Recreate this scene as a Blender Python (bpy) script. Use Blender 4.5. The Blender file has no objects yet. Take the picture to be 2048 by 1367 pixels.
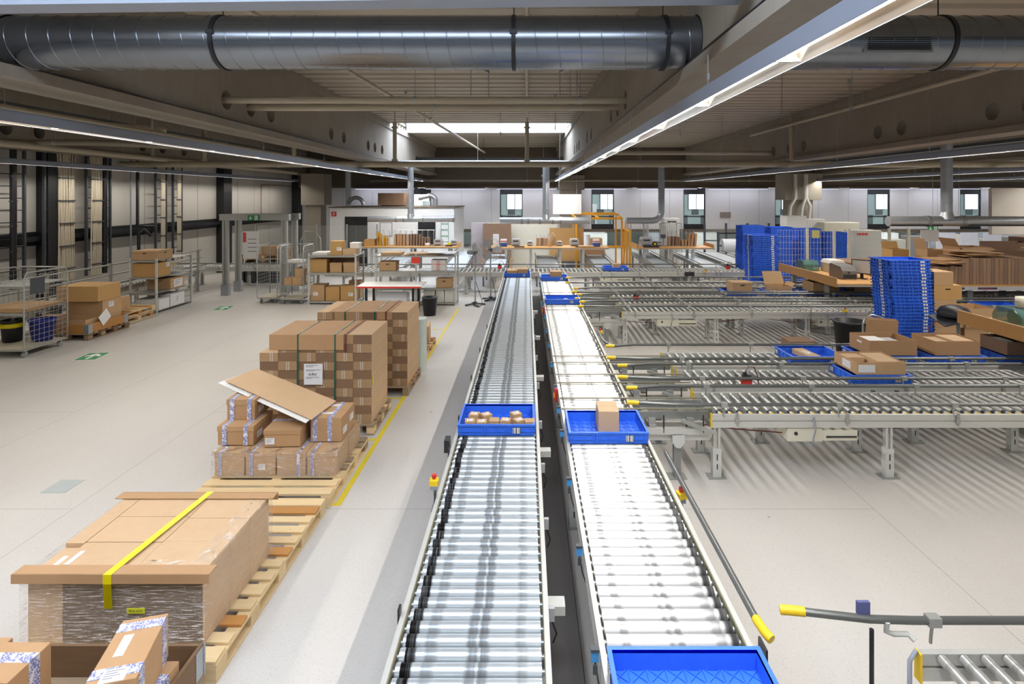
import bpy, math, random
from mathutils import Vector, Matrix, Euler
random.seed(7)
PI = math.pi
scene = bpy.context.scene
COL = scene.collection

# ---------------------------------------------------------------- camera, sky, exposure
EYE = 3.2                                   # camera height; the hall is laid out in metres, +Y into the depth
cam_d = bpy.data.cameras.new('camera')
cam = bpy.data.objects.new('camera', cam_d); COL.objects.link(cam)
cam.location = (0, 0, EYE); cam.rotation_euler = (PI / 2, 0, 0)
cam_d.sensor_width = 36.0; cam_d.lens = 1133 / 2048 * 36
cam_d.shift_x = -30 / 2048; cam_d.shift_y = -291.5 / 2048
cam_d.clip_start = 0.05; cam_d.clip_end = 200
scene.camera = cam
scene.view_settings.view_transform = 'Standard'
scene.view_settings.look = 'None'
scene.view_settings.exposure = 0.0
scene.view_settings.gamma = 1.0
world = bpy.data.worlds.new('world'); scene.world = world; world.use_nodes = True
wb = world.node_tree.nodes['Background']
wb.inputs['Color'].default_value = (0.80, 0.90, 1.0, 1); wb.inputs['Strength'].default_value = 0.34
scene.cycles.max_bounces = 7; scene.cycles.diffuse_bounces = 4; scene.cycles.glossy_bounces = 4
scene.cycles.transmission_bounces = 4; scene.cycles.transparent_max_bounces = 12
scene.cycles.caustics_reflective = False; scene.cycles.caustics_refractive = False
scene.cycles.sample_clamp_indirect = 4.0
LAMP_W = 22.0                               # watts per metre of lamp
LAMP_Z = 3.95
LAMPS = [-11.95, -5.3, 1.47, 8.1, 14.8, 21.5]

# ---------------------------------------------------------------- mesh builder
class MB:
    def __init__(s): s.v = []; s.f = []; s.m = []; s.s = []; s.cur = 0
    def add(s, vs, fs, smooth=False):
        o = len(s.v); s.v += [tuple(v) for v in vs]
        for f in fs:
            s.f.append([o + i for i in f]); s.m.append(s.cur); s.s.append(smooth)
        return s
    def box(s, x0, x1, y0, y1, z0, z1):
        return s.add([(x0,y0,z0),(x1,y0,z0),(x1,y1,z0),(x0,y1,z0),(x0,y0,z1),(x1,y0,z1),(x1,y1,z1),(x0,y1,z1)],
                     [(0,3,2,1),(4,5,6,7),(0,1,5,4),(1,2,6,5),(2,3,7,6),(3,0,4,7)])
    def cb(s, cx, cy, cz, sx, sy, sz):
        return s.box(cx-sx/2, cx+sx/2, cy-sy/2, cy+sy/2, cz-sz/2, cz+sz/2)
    def ob(s, c, size, rx=0, ry=0, rz=0):
        m = Euler((rx, ry, rz)).to_matrix(); c = Vector(c); h = Vector(size) / 2
        vs = [c + m @ Vector((a*h.x, b*h.y, d*h.z)) for d in (-1, 1) for a, b in ((-1,-1),(1,-1),(1,1),(-1,1))]
        return s.add(vs, [(0,3,2,1),(4,5,6,7),(0,1,5,4),(1,2,6,5),(2,3,7,6),(3,0,4,7)])
    def bar(s, p0, p1, w, h=None):
        h = h or w; p0 = Vector(p0); p1 = Vector(p1); d = (p1 - p0); L = d.length
        q = d.to_track_quat('Y', 'Z').to_matrix(); c = (p0 + p1) / 2
        vs = [c + q @ Vector((a*w/2, b*L/2, e*h/2)) for e in (-1, 1) for a, b in ((-1,-1),(1,-1),(1,1),(-1,1))]
        return s.add(vs, [(0,3,2,1),(4,5,6,7),(0,1,5,4),(1,2,6,5),(2,3,7,6),(3,0,4,7)])
    def cyl(s, p0, p1, r, n=12, r2=None, caps=True):
        p0 = Vector(p0); p1 = Vector(p1); r2 = r if r2 is None else r2
        q = (p1 - p0).to_track_quat('Z', 'Y').to_matrix()
        ring = [Vector((math.cos(2*PI*i/n), math.sin(2*PI*i/n), 0)) for i in range(n)]
        vs = [p0 + q @ (a*r) for a in ring] + [p1 + q @ (a*r2) for a in ring]
        s.add(vs, [(i, (i+1) % n, n+(i+1) % n, n+i) for i in range(n)], True)
        if caps: s.add(vs, [tuple(range(n-1, -1, -1)), tuple(range(n, 2*n))])
        return s
    def tube(s, pts, r, n=8):
        pts = [Vector(p) for p in pts]; rings = []
        up = None
        for i, p in enumerate(pts):
            d = (pts[min(i+1, len(pts)-1)] - pts[max(i-1, 0)]).normalized()
            if up is None: up = Vector((0,0,1)) if abs(d.z) < .9 else Vector((0,1,0))
            a = d.cross(up)
            if a.length < 1e-4: a = d.orthogonal()
            a.normalize(); b = a.cross(d).normalized(); up = b
            rings.append([p + r*(math.cos(2*PI*k/n)*a + math.sin(2*PI*k/n)*b) for k in range(n)])
        vs = [v for R in rings for v in R]; fs = []
        for i in range(len(rings)-1):
            for k in range(n): fs.append((i*n+k, i*n+(k+1) % n, (i+1)*n+(k+1) % n, (i+1)*n+k))
        s.add(vs, fs, True); L = len(rings)-1
        s.add(vs, [tuple(range(n-1, -1, -1)), tuple(L*n+k for k in range(n))])
        return s
    def lathe(s, prof, c=(0,0,0), n=20):
        c = Vector(c); vs = []; fs = []
        for r, z in prof:
            for k in range(n): vs.append(c + Vector((r*math.cos(2*PI*k/n), r*math.sin(2*PI*k/n), z)))
        for i in range(len(prof)-1):
            for k in range(n): fs.append((i*n+k, i*n+(k+1) % n, (i+1)*n+(k+1) % n, (i+1)*n+k))
        return s.add(vs, fs, True)
    def prism(s, poly, fn, t):
        """poly: 2-D outline; fn(a, b, c) -> 3-D point; extruded over c in 0..t"""
        n = len(poly); vs = [fn(a, b, 0) for a, b in poly] + [fn(a, b, t) for a, b in poly]
        return s.add(vs, [tuple(range(n-1, -1, -1)), tuple(range(n, 2*n))] + [(i, (i+1) % n, n+(i+1) % n, n+i) for i in range(n)])
    def mesh(s, name, mats):
        me = bpy.data.meshes.new(name); me.from_pydata(s.v, [], s.f)
        for m in (mats if isinstance(mats, (list, tuple)) else [mats]): me.materials.append(m)
        me.polygons.foreach_set('material_index', s.m); me.polygons.foreach_set('use_smooth', s.s)
        me.update(); return me
    def obj(s, name, mats, parent=None, loc=(0,0,0), rz=0.0, bevel=0.0):
        return link(name, s.mesh(name, mats), parent, loc, rz, bevel)

def link(name, me, parent=None, loc=(0,0,0), rz=0.0, bevel=0.0):
    o = bpy.data.objects.new(name, me); COL.objects.link(o); o.location = loc; o.rotation_euler = (0,0,rz)
    if parent is not None: o.parent = parent
    if bevel:
        b = o.modifiers.new('bevel', 'BEVEL'); b.width = bevel; b.segments = 2; b.limit_method = 'ANGLE'
    return o
def tag(o, label=None, cat=None, group=None, kind=None):
    if label: o['label'] = label
    if cat: o['category'] = cat
    if group: o['group'] = group
    if kind: o['kind'] = kind
    return o
def thing(name, label, cat, loc=(0,0,0), rz=0.0, group=None):
    o = bpy.data.objects.new(name, None); COL.objects.link(o); o.empty_display_size = .1
    o.location = loc; o.rotation_euler = (0,0,rz)
    return tag(o, label, cat, group)
def struct(o, label=None): return tag(o, label, None, None, 'structure')
def copy_tree(o, parent=None):
    c = o.copy(); COL.objects.link(c)
    if parent is not None: c.parent = parent
    for ch in list(o.children): copy_tree(ch, c)
    return c
def arc(c, r, a0, a1, plane, n=8):
    out = []
    for i in range(n+1):
        a = math.radians(a0 + (a1-a0)*i/n); u, w = r*math.cos(a), r*math.sin(a)
        out.append({'xz': (c[0]+u, c[1], c[2]+w), 'yz': (c[0], c[1]+u, c[2]+w), 'xy': (c[0]+u, c[1]+w, c[2])}[plane])
    return out
ORD = ['first','second','third','fourth','fifth','sixth','seventh','eighth','ninth','tenth','eleventh','twelfth','thirteenth','fourteenth','fifteenth',
       'sixteenth','seventeenth','eighteenth','nineteenth','twentieth','twenty-first','twenty-second','twenty-third','twenty-fourth','twenty-fifth',
       'twenty-sixth','twenty-seventh','twenty-eighth','twenty-ninth','thirtieth','thirty-first','thirty-second','thirty-third','thirty-fourth','thirty-fifth','thirty-sixth','thirty-seventh','thirty-eighth','thirty-ninth','fortieth'] + ['forty-'+q for q in ('first','second','third','fourth','fifth','sixth','seventh','eighth','ninth')] + ['fiftieth'] + ['fifty-'+q for q in ('first','second','third','fourth','fifth','sixth','seventh','eighth','ninth')] + ['sixtieth','sixty-first']

# ---------------------------------------------------------------- materials
def lin(h):
    h = h.lstrip('#'); c = [int(h[i:i+2], 16)/255 for i in (0, 2, 4)]
    return tuple((x/12.92 if x <= .04045 else ((x+.055)/1.055)**2.4) for x in c) + (1,)
class NT:
    def __init__(s, name):
        s.mat = bpy.data.materials.new(name); s.mat.use_nodes = True; s.t = s.mat.node_tree
        s.b = s.t.nodes['Principled BSDF']
    def n(s, typ, **kw):
        nd = s.t.nodes.new(typ)
        for k, v in kw.items():
            if k.startswith('i_'):
                key = k[2:]; nd.inputs[int(key) if key.isdigit() else key.replace('_', ' ')].default_value = v
            else: setattr(nd, k, v)
        return nd
    def l(s, a, b): s.t.links.new(a, b)
    def coord(s, kind='Object'): return s.n('ShaderNodeTexCoord').outputs[kind]
    def mixc(s, fac, a, b, blend='MIX'):
        m = s.n('ShaderNodeMix', data_type='RGBA', blend_type=blend)
        for i, v in ((0, fac), (6, a), (7, b)):
            if hasattr(v, 'links') or isinstance(v, bpy.types.NodeSocket): s.l(v, m.inputs[i])
            else: m.inputs[i].default_value = v
        return m.outputs[2]
    def math(s, op, a, b=0.0):
        m = s.n('ShaderNodeMath', operation=op)
        for i, v in ((0, a), (1, b)):
            if isinstance(v, bpy.types.NodeSocket): s.l(v, m.inputs[i])
            else: m.inputs[i].default_value = v
        return m.outputs[0]
    def ramp(s, src, stops, interp='LINEAR'):
        r = s.n('ShaderNodeValToRGB'); r.color_ramp.interpolation = interp; e = r.color_ramp.elements
        while len(e) < len(stops): e.new(0.5)
        for el, (p, c) in zip(e, stops): el.position = p; el.color = c if len(c) == 4 else tuple(c) + (1,)
        s.l(src, r.inputs[0]); return r.outputs[0]
    def noise(s, vec, scale, detail=3.0, rough=.55):
        t = s.n('ShaderNodeTexNoise'); t.inputs['Scale'].default_value = scale; t.inputs['Detail'].default_value = detail
        t.inputs['Roughness'].default_value = rough
        if vec is not None: s.l(vec, t.inputs['Vector'])
        return t.outputs['Fac']
    def mapping(s, vec, scale=(1,1,1), loc=(0,0,0), rot=(0,0,0)):
        m = s.n('ShaderNodeMapping'); m.inputs['Scale'].default_value = scale; m.inputs['Location'].default_value = loc
        m.inputs['Rotation'].default_value = rot; s.l(vec, m.inputs['Vector']); return m.outputs[0]
    def col(s, c):
        if isinstance(c, bpy.types.NodeSocket): s.l(c, s.b.inputs['Base Color'])
        else: s.b.inputs['Base Color'].default_value = c
        return s
    def set(s, rough=.5, metal=0., **kw):
        s.b.inputs['Roughness'].default_value = rough; s.b.inputs['Metallic'].default_value = metal
        for k, v in kw.items(): s.b.inputs[k.replace('_', ' ')].default_value = v
        return s
    def bump(s, h, strength=.2, dist=.01):
        b = s.n('ShaderNodeBump'); b.inputs['Strength'].default_value = strength; b.inputs['Distance'].default_value = dist
        s.l(h, b.inputs['Height']); s.l(b.outputs[0], s.b.inputs['Normal']); return s
MAT = {}
def plain(name, hexc, rough=.5, metal=0., var=.08, scale=6., bump=0., obvar=0., **kw):
    """one colour with faint mottling (and, with obvar, a slight shift from object to object)"""
    if name in MAT: return MAT[name]
    t = NT(name); c = lin(hexc); t.set(rough, metal, **kw)
    out = c
    if var:
        nz = t.noise(t.coord(), scale)
        lo = tuple(x*(1-var) for x in c[:3]) + (1,); hi = tuple(min(1, x*(1+var)) for x in c[:3]) + (1,)
        out = t.mixc(nz, lo, hi)
        if bump: t.bump(nz, bump)
    if obvar:
        r = t.n('ShaderNodeObjectInfo').outputs['Random']
        k = t.math('ADD', t.math('MULTIPLY', r, 2*obvar), 1-obvar)
        h = t.n('ShaderNodeHueSaturation'); t.l(k, h.inputs['Value'])
        if isinstance(out, bpy.types.NodeSocket): t.l(out, h.inputs['Color'])
        else: h.inputs['Color'].default_value = out
        out = h.outputs[0]
    t.col(out); MAT[name] = t.mat; return t.mat
def emit(name, hexc, strength):
    if name in MAT: return MAT[name]
    t = NT(name); c = lin(hexc); t.col((0,0,0,1)); t.set(.5)
    t.mat.cycles.emission_sampling = 'AUTO' if strength > 8.5 else 'NONE'; t.b.inputs['Emission Color'].default_value = c; t.b.inputs['Emission Strength'].default_value = strength
    MAT[name] = t.mat; return t.mat
# ---- shared materials
def m_floor():
    t = NT('vinyl_floor'); g = t.coord()
    big = t.noise(t.mapping(g, (.25,.12,1)), 1.6, 4)
    base = t.ramp(big, [(.3, lin('#bdb8b1')), (.7, lin('#c9c5bf'))])
    sp = t.n('ShaderNodeTexVoronoi', feature='F1'); sp.inputs['Scale'].default_value = 70; t.l(g, sp.inputs['Vector'])
    mask = t.ramp(sp.outputs['Distance'], [(.16, (1,1,1)), (.24, (0,0,0))])
    pick = t.math('GREATER_THAN', t.n('ShaderNodeSeparateColor').outputs[0], .5)
    sc = t.n('ShaderNodeSeparateColor'); t.l(sp.outputs['Color'], sc.inputs[0])
    pick = t.math('GREATER_THAN', sc.outputs[0], .45)
    c1 = t.mixc(t.math('MULTIPLY', t.math('MULTIPLY', mask, pick), .55), base, lin('#7d756d'))
    lite = t.math('MULTIPLY', t.math('MULTIPLY', mask, t.math('LESS_THAN', sc.outputs[0], .25)), .5)
    c2 = t.mixc(lite, c1, lin('#e6e1d8'))
    # welded seams of the vinyl sheets: long ones every 2 m, cross ones staggered
    br = t.n('ShaderNodeTexBrick'); br.offset = .5; br.inputs['Scale'].default_value = 1
    br.inputs['Mortar Size'].default_value = .006; br.inputs['Mortar Smooth'].default_value = .3
    br.inputs['Brick Width'].default_value = 5.2; br.inputs['Row Height'].default_value = 2.05
    t.l(t.mapping(g, loc=(.6, .55, 0), rot=(0, 0, PI/2)), br.inputs['Vector'])
    c3 = t.mixc(t.math('MULTIPLY', br.outputs['Fac'], .4), c2, lin('#6f675f'))
    # scattered dark scuff spots
    v2 = t.n('ShaderNodeTexVoronoi', feature='F1'); v2.inputs['Scale'].default_value = 1.1; t.l(g, v2.inputs['Vector'])
    spot = t.ramp(v2.outputs['Distance'], [(.018, (1,1,1)), (.026, (0,0,0))])
    t.col(t.mixc(t.math('MULTIPLY', spot, .6), c3, lin('#4a443f')))
    t.set(.42); t.b.inputs['Specular IOR Level'].default_value = .35
    return t.mat
FLOOR = m_floor()

def m_concrete(name, a, b):
    t = NT(name); g = t.coord()
    n1 = t.noise(g, 1.3, 6, .65); n2 = t.noise(t.mapping(g, (3, 3, .5)), 4, 4)
    c = t.mixc(n1, lin(a), lin(b)); c = t.mixc(t.math('MULTIPLY', n2, .35), c, lin('#6f665a'))
    t.col(c).set(.85).bump(n1, .15); return t.mat
CONCRETE = m_concrete('girder_concrete', '#a69e92', '#8b8378')
CONC_DARK = m_concrete('dark_concrete', '#6f6558', '#5c5347')
DECK = plain('roof_deck_sheet', '#b5ac9c', .55, 0, .05, 2)
WALLPANEL = plain('white_wall_panel', '#d9d8da', .5, 0, .03, .8)
WALLLEFT = plain('sandwich_panel', '#c9c5bd', .5, 0, .04, 1.0)
BLACKSTEEL = plain('black_painted_steel', '#15171b', .5, 0, .1)
GREYSTEEL = plain('dark_grey_steel', '#4b4f54', .5, .3, .08)
SEAM = plain('panel_seam', '#8f8d8c', .7, 0, 0)

def m_galv(name, a, b, rough, sc=8, metal=.6):
    t = NT(name); g = t.coord(); n = t.noise(g, sc, 4)
    t.col(t.mixc(n, lin(a), lin(b))).set(rough, metal); return t.mat
GALV = m_galv('galvanised_steel', '#b4b7ba', '#9a9ea2', .34)
DUCT = m_galv('spiral_duct_steel', '#8a8f96', '#767b83', .24, 3, .92)
STEEL = m_galv('brushed_steel', '#c8c9c8', '#a9aba9', .3, 8, .8)
ZINC = m_galv('zinc_frame', '#b4b5b1', '#a0a19d', .45)
ALU = plain('anodised_aluminium', '#c9c8c2', .38, .35, .05, 5)
ALUGREY = plain('grey_aluminium', '#8f918f', .4, .5, .06, 5)
PIPE = plain('cream_pipe', '#b3a994', .45, 0, .05, 3)
PIPEDARK = plain('brown_grey_pipe', '#8a8172', .5, 0, .05, 3)
GUIDE = plain('guide_rail_grey', '#6f716f', .35, .55, .06, 4)
CREAM = plain('cream_enamel', '#cfcbb9', .45, 0, .03)
PALEGREY = plain('pale_grey_paint', '#c3c3bd', .45, 0, .03)
WHITE = plain('white_sheet', '#e4e3e0', .5, 0, .02)
OFFWHITE = plain('off_white_board', '#d5d3cc', .55, 0, .03)
LAMPGREY = plain('lamp_housing', '#8d93a0', .45, .3, .03)
MIRROR = m_galv('lamp_reflector', '#e8e6e2', '#d8d5cf', .12, 8, .95)
RUBBER = plain('black_rubber', '#1b1b1c', .6, 0, .1)
BLACKPL = plain('black_plastic', '#202124', .45, 0, .08)
GREYPL = plain('grey_plastic', '#85878a', .45, 0, .05)
LGREYPL = plain('light_grey_plastic', '#a9a9ab', .45, 0, .05)
YELLOW = plain('yellow_plastic', '#e9c21c', .42, 0, .04)
YELTAPE = plain('yellow_floor_tape', '#d8c22e', .55, 0, .1, 9)
YELPACK = plain('yellow_packing_tape', '#e2d012', .25, 0, .06, 20)
ORANGE = plain('orange_paint', '#dc9a1c', .45, 0, .06)
RED = plain('red_plastic', '#c8322b', .42, 0, .05)
GREEN = plain('sign_green', '#1f8a55', .5, 0, .03)
GREENBIN = plain('green_bin_plastic', '#3f5f33', .5, 0, .08)
SIGNWHITE = plain('sign_white', '#ece9dd', .5, 0, .02)
BLUEPL = plain('sensor_blue', '#3f8fce', .4, 0, .05)
BELT = plain('grey_belt', '#9aa1a6', .38, 0, .05, 3)
BELTWHITE = plain('pale_belt', '#c9d0d6', .3, 0, .04, 3)
BELTDARK = plain('dark_belt', '#6b6c6c', .4, 0, .05, 3)
TROUGH = plain('dark_channel', '#77706a', .8, 0, .2, 2)
CABLEW = plain('white_cable', '#cdc2ac', .55, 0, .08, 12)
CABLEB = plain('black_cable', '#17171a', .5, 0, .1)
CABLER = plain('brown_red_cable', '#6a2b24', .5, 0, .1)
CABLEG = plain('grey_cable', '#8a8f98', .5, 0, .1)
WRAPGREEN = plain('green_strap', '#1f5a45', .35, 0, .1)
WHITESTRAP = plain('white_strap', '#c2b6a6', .4, 0, .1)

def m_tote():
    t = NT('blue_tote_plastic'); g = t.coord(); n = t.noise(g, 14, 4)
    c = t.mixc(n, lin('#2f68dc'), lin('#3b78ea'))
    r = t.n('ShaderNodeObjectInfo').outputs['Random']
    h = t.n('ShaderNodeHueSaturation'); t.l(c, h.inputs['Color'])
    t.l(t.math('ADD', t.math('MULTIPLY', r, .16), .92), h.inputs['Value'])
    t.col(h.outputs[0]).set(.42); return t.mat
TOTE = m_tote()

def m_card(name, a, b, obvar=.07, rough=.75, fine=0):
    t = NT(name); g = t.coord(); n = t.noise(g, 5, 4); f = t.noise(t.mapping(g, (1, 1, 30)), 20, 2)
    c = t.mixc(n, lin(a), lin(b)); c = t.mixc(t.math('MULTIPLY', f, .15), c, lin('#8a6540'))
    r = t.n('ShaderNodeObjectInfo').outputs['Random']
    h = t.n('ShaderNodeHueSaturation'); t.l(c, h.inputs['Color'])
    t.l(t.math('ADD', t.math('MULTIPLY', r, 2*obvar), 1-obvar), h.inputs['Value'])
    t.col(h.outputs[0]).set(rough); return t.mat
CARD = m_card('cardboard', '#b9936b', '#ac865f')
CARDPALE = m_card('pale_cardboard', '#cdae8a', '#c2a17c', .04)
CARDTAN = m_card('tan_cardboard', '#c2a078', '#b6936a', .06)
CARDYEL = m_card('yellowish_cardboard', '#c29a62', '#b78e56', .06)
CARDDARK = m_card('dark_cardboard', '#8d715b', '#7e634f', .08)
def m_layers(name, a, b, per_m, axis=2, dark='#5e4630'):
    """edges of many flat boards seen side-on: thin lines across one axis"""
    t = NT(name); g = t.coord(); sx = t.n('ShaderNodeSeparateXYZ'); t.l(g, sx.inputs[0])
    v = sx.outputs[axis]
    w = t.math('FRACT', t.math('MULTIPLY', v, per_m))
    nz = t.noise(t.mapping(g, tuple(per_m*1.0 if i == axis else 2.0 for i in range(3))), 1.0, 2)
    line = t.ramp(w, [(0, (1,1,1)), (.12, (1,1,1)), (.3, (0,0,0)), (.8, (0,0,0)), (1, (1,1,1))])
    c = t.mixc(nz, lin(a), lin(b)); c = t.mixc(t.math('MULTIPLY', line, .6), c, lin(dark))
    r = t.n('ShaderNodeObjectInfo').outputs['Random']
    h = t.n('ShaderNodeHueSaturation'); t.l(c, h.inputs['Color']); t.l(t.math('ADD', t.math('MULTIPLY', r, .2), .9), h.inputs['Value'])
    t.col(h.outputs[0]).set(.85); return t.mat
EDGELITE = m_layers('board_edges_light', '#b8966f', '#a3805b', 105)
EDGEDARK = m_layers('board_edges_dark', '#8d6f53', '#7a5d44', 105)
EDGEVERT = m_layers('upright_board_edges', '#a98a6c', '#95775b', 60, 0, '#4d3522')

def m_wood(name, a, b, sc=(1, 14, 14), obvar=.12, rough=.7, knots=True):
    t = NT(name); g = t.coord(); n = t.noise(t.mapping(g, sc), 2.2, 5, .6)
    c = t.mixc(n, lin(a), lin(b))
    if knots:
        v = t.n('ShaderNodeTexVoronoi', feature='F1'); v.inputs['Scale'].default_value = 5; t.l(t.mapping(g, (1, 3, 3)), v.inputs['Vector'])
        k = t.ramp(v.outputs['Distance'], [(.04, (1,1,1)), (.09, (0,0,0))]); c = t.mixc(t.math('MULTIPLY', k, .5), c, lin('#7a5a38'))
    r = t.n('ShaderNodeObjectInfo').outputs['Random']
    h = t.n('ShaderNodeHueSaturation'); t.l(c, h.inputs['Color']); t.l(t.math('ADD', t.math('MULTIPLY', r, 2*obvar), 1-obvar), h.inputs['Value'])
    t.col(h.outputs[0]).set(rough); return t.mat
PINE = m_wood('pine_pallet_wood', '#dcc49a', '#c9ab7c')
PINEOLD = m_wood('weathered_pallet_wood', '#a08a6c', '#86715a')
PINEORANGE = m_wood('orange_pallet_wood', '#b98548', '#a5713a')
CRATEWOOD = m_wood('dark_crate_wood', '#7d6248', '#63492f')
BEECH = m_wood('beech_worktop', '#d3a264', '#c69152', (1, 10, 10), .04, .45, False)

def m_printtape():
    t = NT('printed_white_tape'); g = t.coord(); n = t.noise(g, 150, 1, .3); m = t.noise(g, 28, 1, .3)
    c = t.ramp(n, [(.50, lin('#5f68a4')), (.58, lin('#dcdbe2'))]); c = t.mixc(t.ramp(m, [(.56, (0,0,0)), (.62, (1,1,1))]), c, lin('#d9d8df'))
    t.col(c).set(.3); return t.mat
PRINTTAPE = m_printtape()
def m_barcode(name, per_m, axis=0):
    t = NT(name); g = t.coord(); n = t.noise(t.mapping(g, tuple(per_m if i == axis else 0.001 for i in range(3))), 1.0, 0)
    t.col(t.ramp(n, [(.48, lin('#4a4a4e')), (.5, lin('#e6e5e2'))], 'CONSTANT')).set(.5); return t.mat
BARCODE = m_barcode('barcode_label', 120)
BARCODEY = m_barcode('barcode_label_side', 120, 1)
PAPER = plain('paper_label', '#e3e1e0', .6, 0, .02)
INK = plain('printed_ink', '#2b2b30', .7, 0, 0)
INKGREY = plain('grey_print', '#8f8f98', .7, 0, 0)
REDPRINT = plain('red_print', '#cf4a40', .6, 0, 0)

def m_roller(name, base, bands, rough, metal):
    """conveyor roller: worn rubber bands at fixed places along its axis (local X, length normalised to -.5 .. .5)"""
    t = NT(name); g = t.coord(); sx = t.n('ShaderNodeSeparateXYZ'); t.l(g, sx.inputs[0])
    rnd = t.n('ShaderNodeObjectInfo').outputs['Random']
    off = t.math('MULTIPLY', t.math('SUBTRACT', rnd, .5), .02)
    u = t.math('ADD', t.math('ADD', t.math('DIVIDE', sx.outputs[0], .80), .5), off)
    stops = [(p, (d, d, d)) for p, d in bands]
    band = t.ramp(u, stops)
    jit = t.n('ShaderNodeCombineXYZ'); t.l(t.math('MULTIPLY', sx.outputs[0], 60), jit.inputs[0]); t.l(t.math('MULTIPLY', rnd, 40), jit.inputs[1])
    n = t.noise(jit.outputs[0], 1.0, 3, .7)
    amt = t.math('MULTIPLY', band, t.ramp(n, [(.3, (.85,.85,.85)), (.55, (1,1,1))]))
    c = t.mixc(amt, lin(base), lin('#130f0e'))
    t.col(c).set(rough, metal)
    t.l(t.math('SUBTRACT', .5, t.math('MULTIPLY', amt, .46)), t.b.inputs['Specular IOR Level'])
    mt = t.math('MULTIPLY', t.math('SUBTRACT', 1.0, amt), metal); t.l(mt, t.b.inputs['Metallic'])
    return t.mat
ROLLER_A = m_roller('roller_worn', '#cdd3d6', [(0,0),(.045,.0),(.05,1),(.115,1),(.13,.2),(.17,.15),(.195,.6),(.25,.5),(.28,.05),(.46,.06),(.485,.7),(.535,.65),(.55,.15),(.565,.75),(.61,.65),(.635,.08),(.80,.08),(.83,.5),(.87,.35),(.895,.08),(1,0)], .34, .72)
ROLLER_B = m_roller('roller_bright', '#e6e6e4', [(0,0),(.13,.05),(.15,.55),(.19,.5),(.21,.05),(.46,.05),(.485,.6),(.52,.2),(.54,.65),(.57,.6),(.59,.05),(.78,.08),(.81,.5),(.86,.6),(.885,.15),(.91,.95),(.955,.95),(.965,.05),(.99,0),(1,0)], .30, .6)
def m_laneroller():
    t = NT('lane_roller'); g = t.coord(); sx = t.n('ShaderNodeSeparateXYZ'); t.l(g, sx.inputs[0])
    u = t.math('ADD', t.math('DIVIDE', sx.outputs[0], .64), .5)
    band = t.ramp(u, [(0,(0,0,0)),(.05,(0,0,0)),(.06,(1,1,1)),(.13,(1,1,1)),(.15,(0,0,0)),(.86,(0,0,0)),(.88,(.4,.4,.4)),(.92,(.4,.4,.4)),(.94,(0,0,0)),(1,(0,0,0))])
    n = t.noise(t.mapping(g, (8, 1, 1)), 4, 3)
    c = t.mixc(n, lin('#d6d7d4'), lin('#bdbeba')); c = t.mixc(band, c, lin('#2a2827'))
    t.col(c).set(.36, .75); t.l(t.math('SUBTRACT', .75, t.math('MULTIPLY', band, .75)), t.b.inputs['Metallic']); return t.mat
LANEROLL = m_laneroller()

def m_film():
    """stretch film: mostly see-through, with a gloss that catches the lamps along stretched wrinkles"""
    t = NT('stretch_film'); g = t.coord(); nt = t.t
    n = t.noise(t.mapping(g, (3, 3, 34), rot=(.05, .04, 0)), 2.0, 4, .6); n2 = t.noise(t.mapping(g, (5, 5, 80), rot=(.05, -.04, 0)), 2.0, 2, .5)
    h = t.math('ADD', n, t.math('MULTIPLY', n2, .5))
    bp = t.n('ShaderNodeBump'); bp.inputs['Strength'].default_value = 1.0; bp.inputs['Distance'].default_value = .03; t.l(h, bp.inputs['Height'])
    gl = t.n('ShaderNodeBsdfGlossy'); gl.inputs['Roughness'].default_value = .14; gl.inputs['Color'].default_value = (.95, .95, .95, 1); t.l(bp.outputs[0], gl.inputs['Normal'])
    df = t.n('ShaderNodeBsdfDiffuse'); df.inputs['Color'].default_value = lin('#dedad4')
    tr = t.n('ShaderNodeBsdfTransparent')
    m1 = t.n('ShaderNodeMixShader'); t.l(t.ramp(n, [(.52, (.03,.03,.03)), (.74, (.22,.22,.22))]), m1.inputs[0]); t.l(tr.outputs[0], m1.inputs[1]); t.l(df.outputs[0], m1.inputs[2])
    m2 = t.n('ShaderNodeMixShader'); t.l(t.ramp(n2, [(.54, (.05,.05,.05)), (.66, (.5,.5,.5))]), m2.inputs[0]); t.l(m1.outputs[0], m2.inputs[1]); t.l(gl.outputs[0], m2.inputs[2])
    t.l(m2.outputs[0], nt.nodes['Material Output'].inputs['Surface']); return t.mat
FILM = m_film()
def m_glass(name, tint, alpha):
    t = NT(name); t.col(lin(tint)).set(.05); t.b.inputs['Alpha'].default_value = alpha; return t.mat
GLASS = m_glass('window_glass', '#cfe4e6', .12)
PLEXI = m_glass('clear_plastic_panel', '#c8ccc9', .10)
TEALPLASTIC = m_glass('teal_clear_plastic', '#5f8480', .62)
BUBBLE = plain('bubble_film_roll', '#dfe3ea', .35, 0, .03, 20)
# ================================================================ THE HALL
XL, XR, YB, ROOF = -13.0, 30.0, 32.0, 5.9
struct(MB().box(XL-.3, XR+6, -7, 40, -.2, 0).obj('floor', FLOOR))
# --- left wall with vertical panel joints, steel posts and a rail
struct(MB().box(XL-.25, XL, -7, YB+.3, 0, ROOF+.3).obj('wall_left', WALLLEFT))
b = MB()
for k in range(24): b.box(XL, XL+.006, -4+k*1.55, -3.985+k*1.55, 0, ROOF)
struct(b.obj('trim_1', SEAM))
for y0, y1 in ((5.5, 6.0), (15.0, 15.45), (23.7, 24.35), (31.3, 31.95)):
    struct(MB().box(XL, XL+.32, y0, y1, 0, ROOF).obj('wall_post', BLACKSTEEL))
struct(MB().box(XL+.02, XL+.2, -5, YB, 2.02, 2.14).box(XL+.02, XL+.06, -5, YB, 1.9, 2.26).obj('trim_2', BLACKSTEEL))
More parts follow.
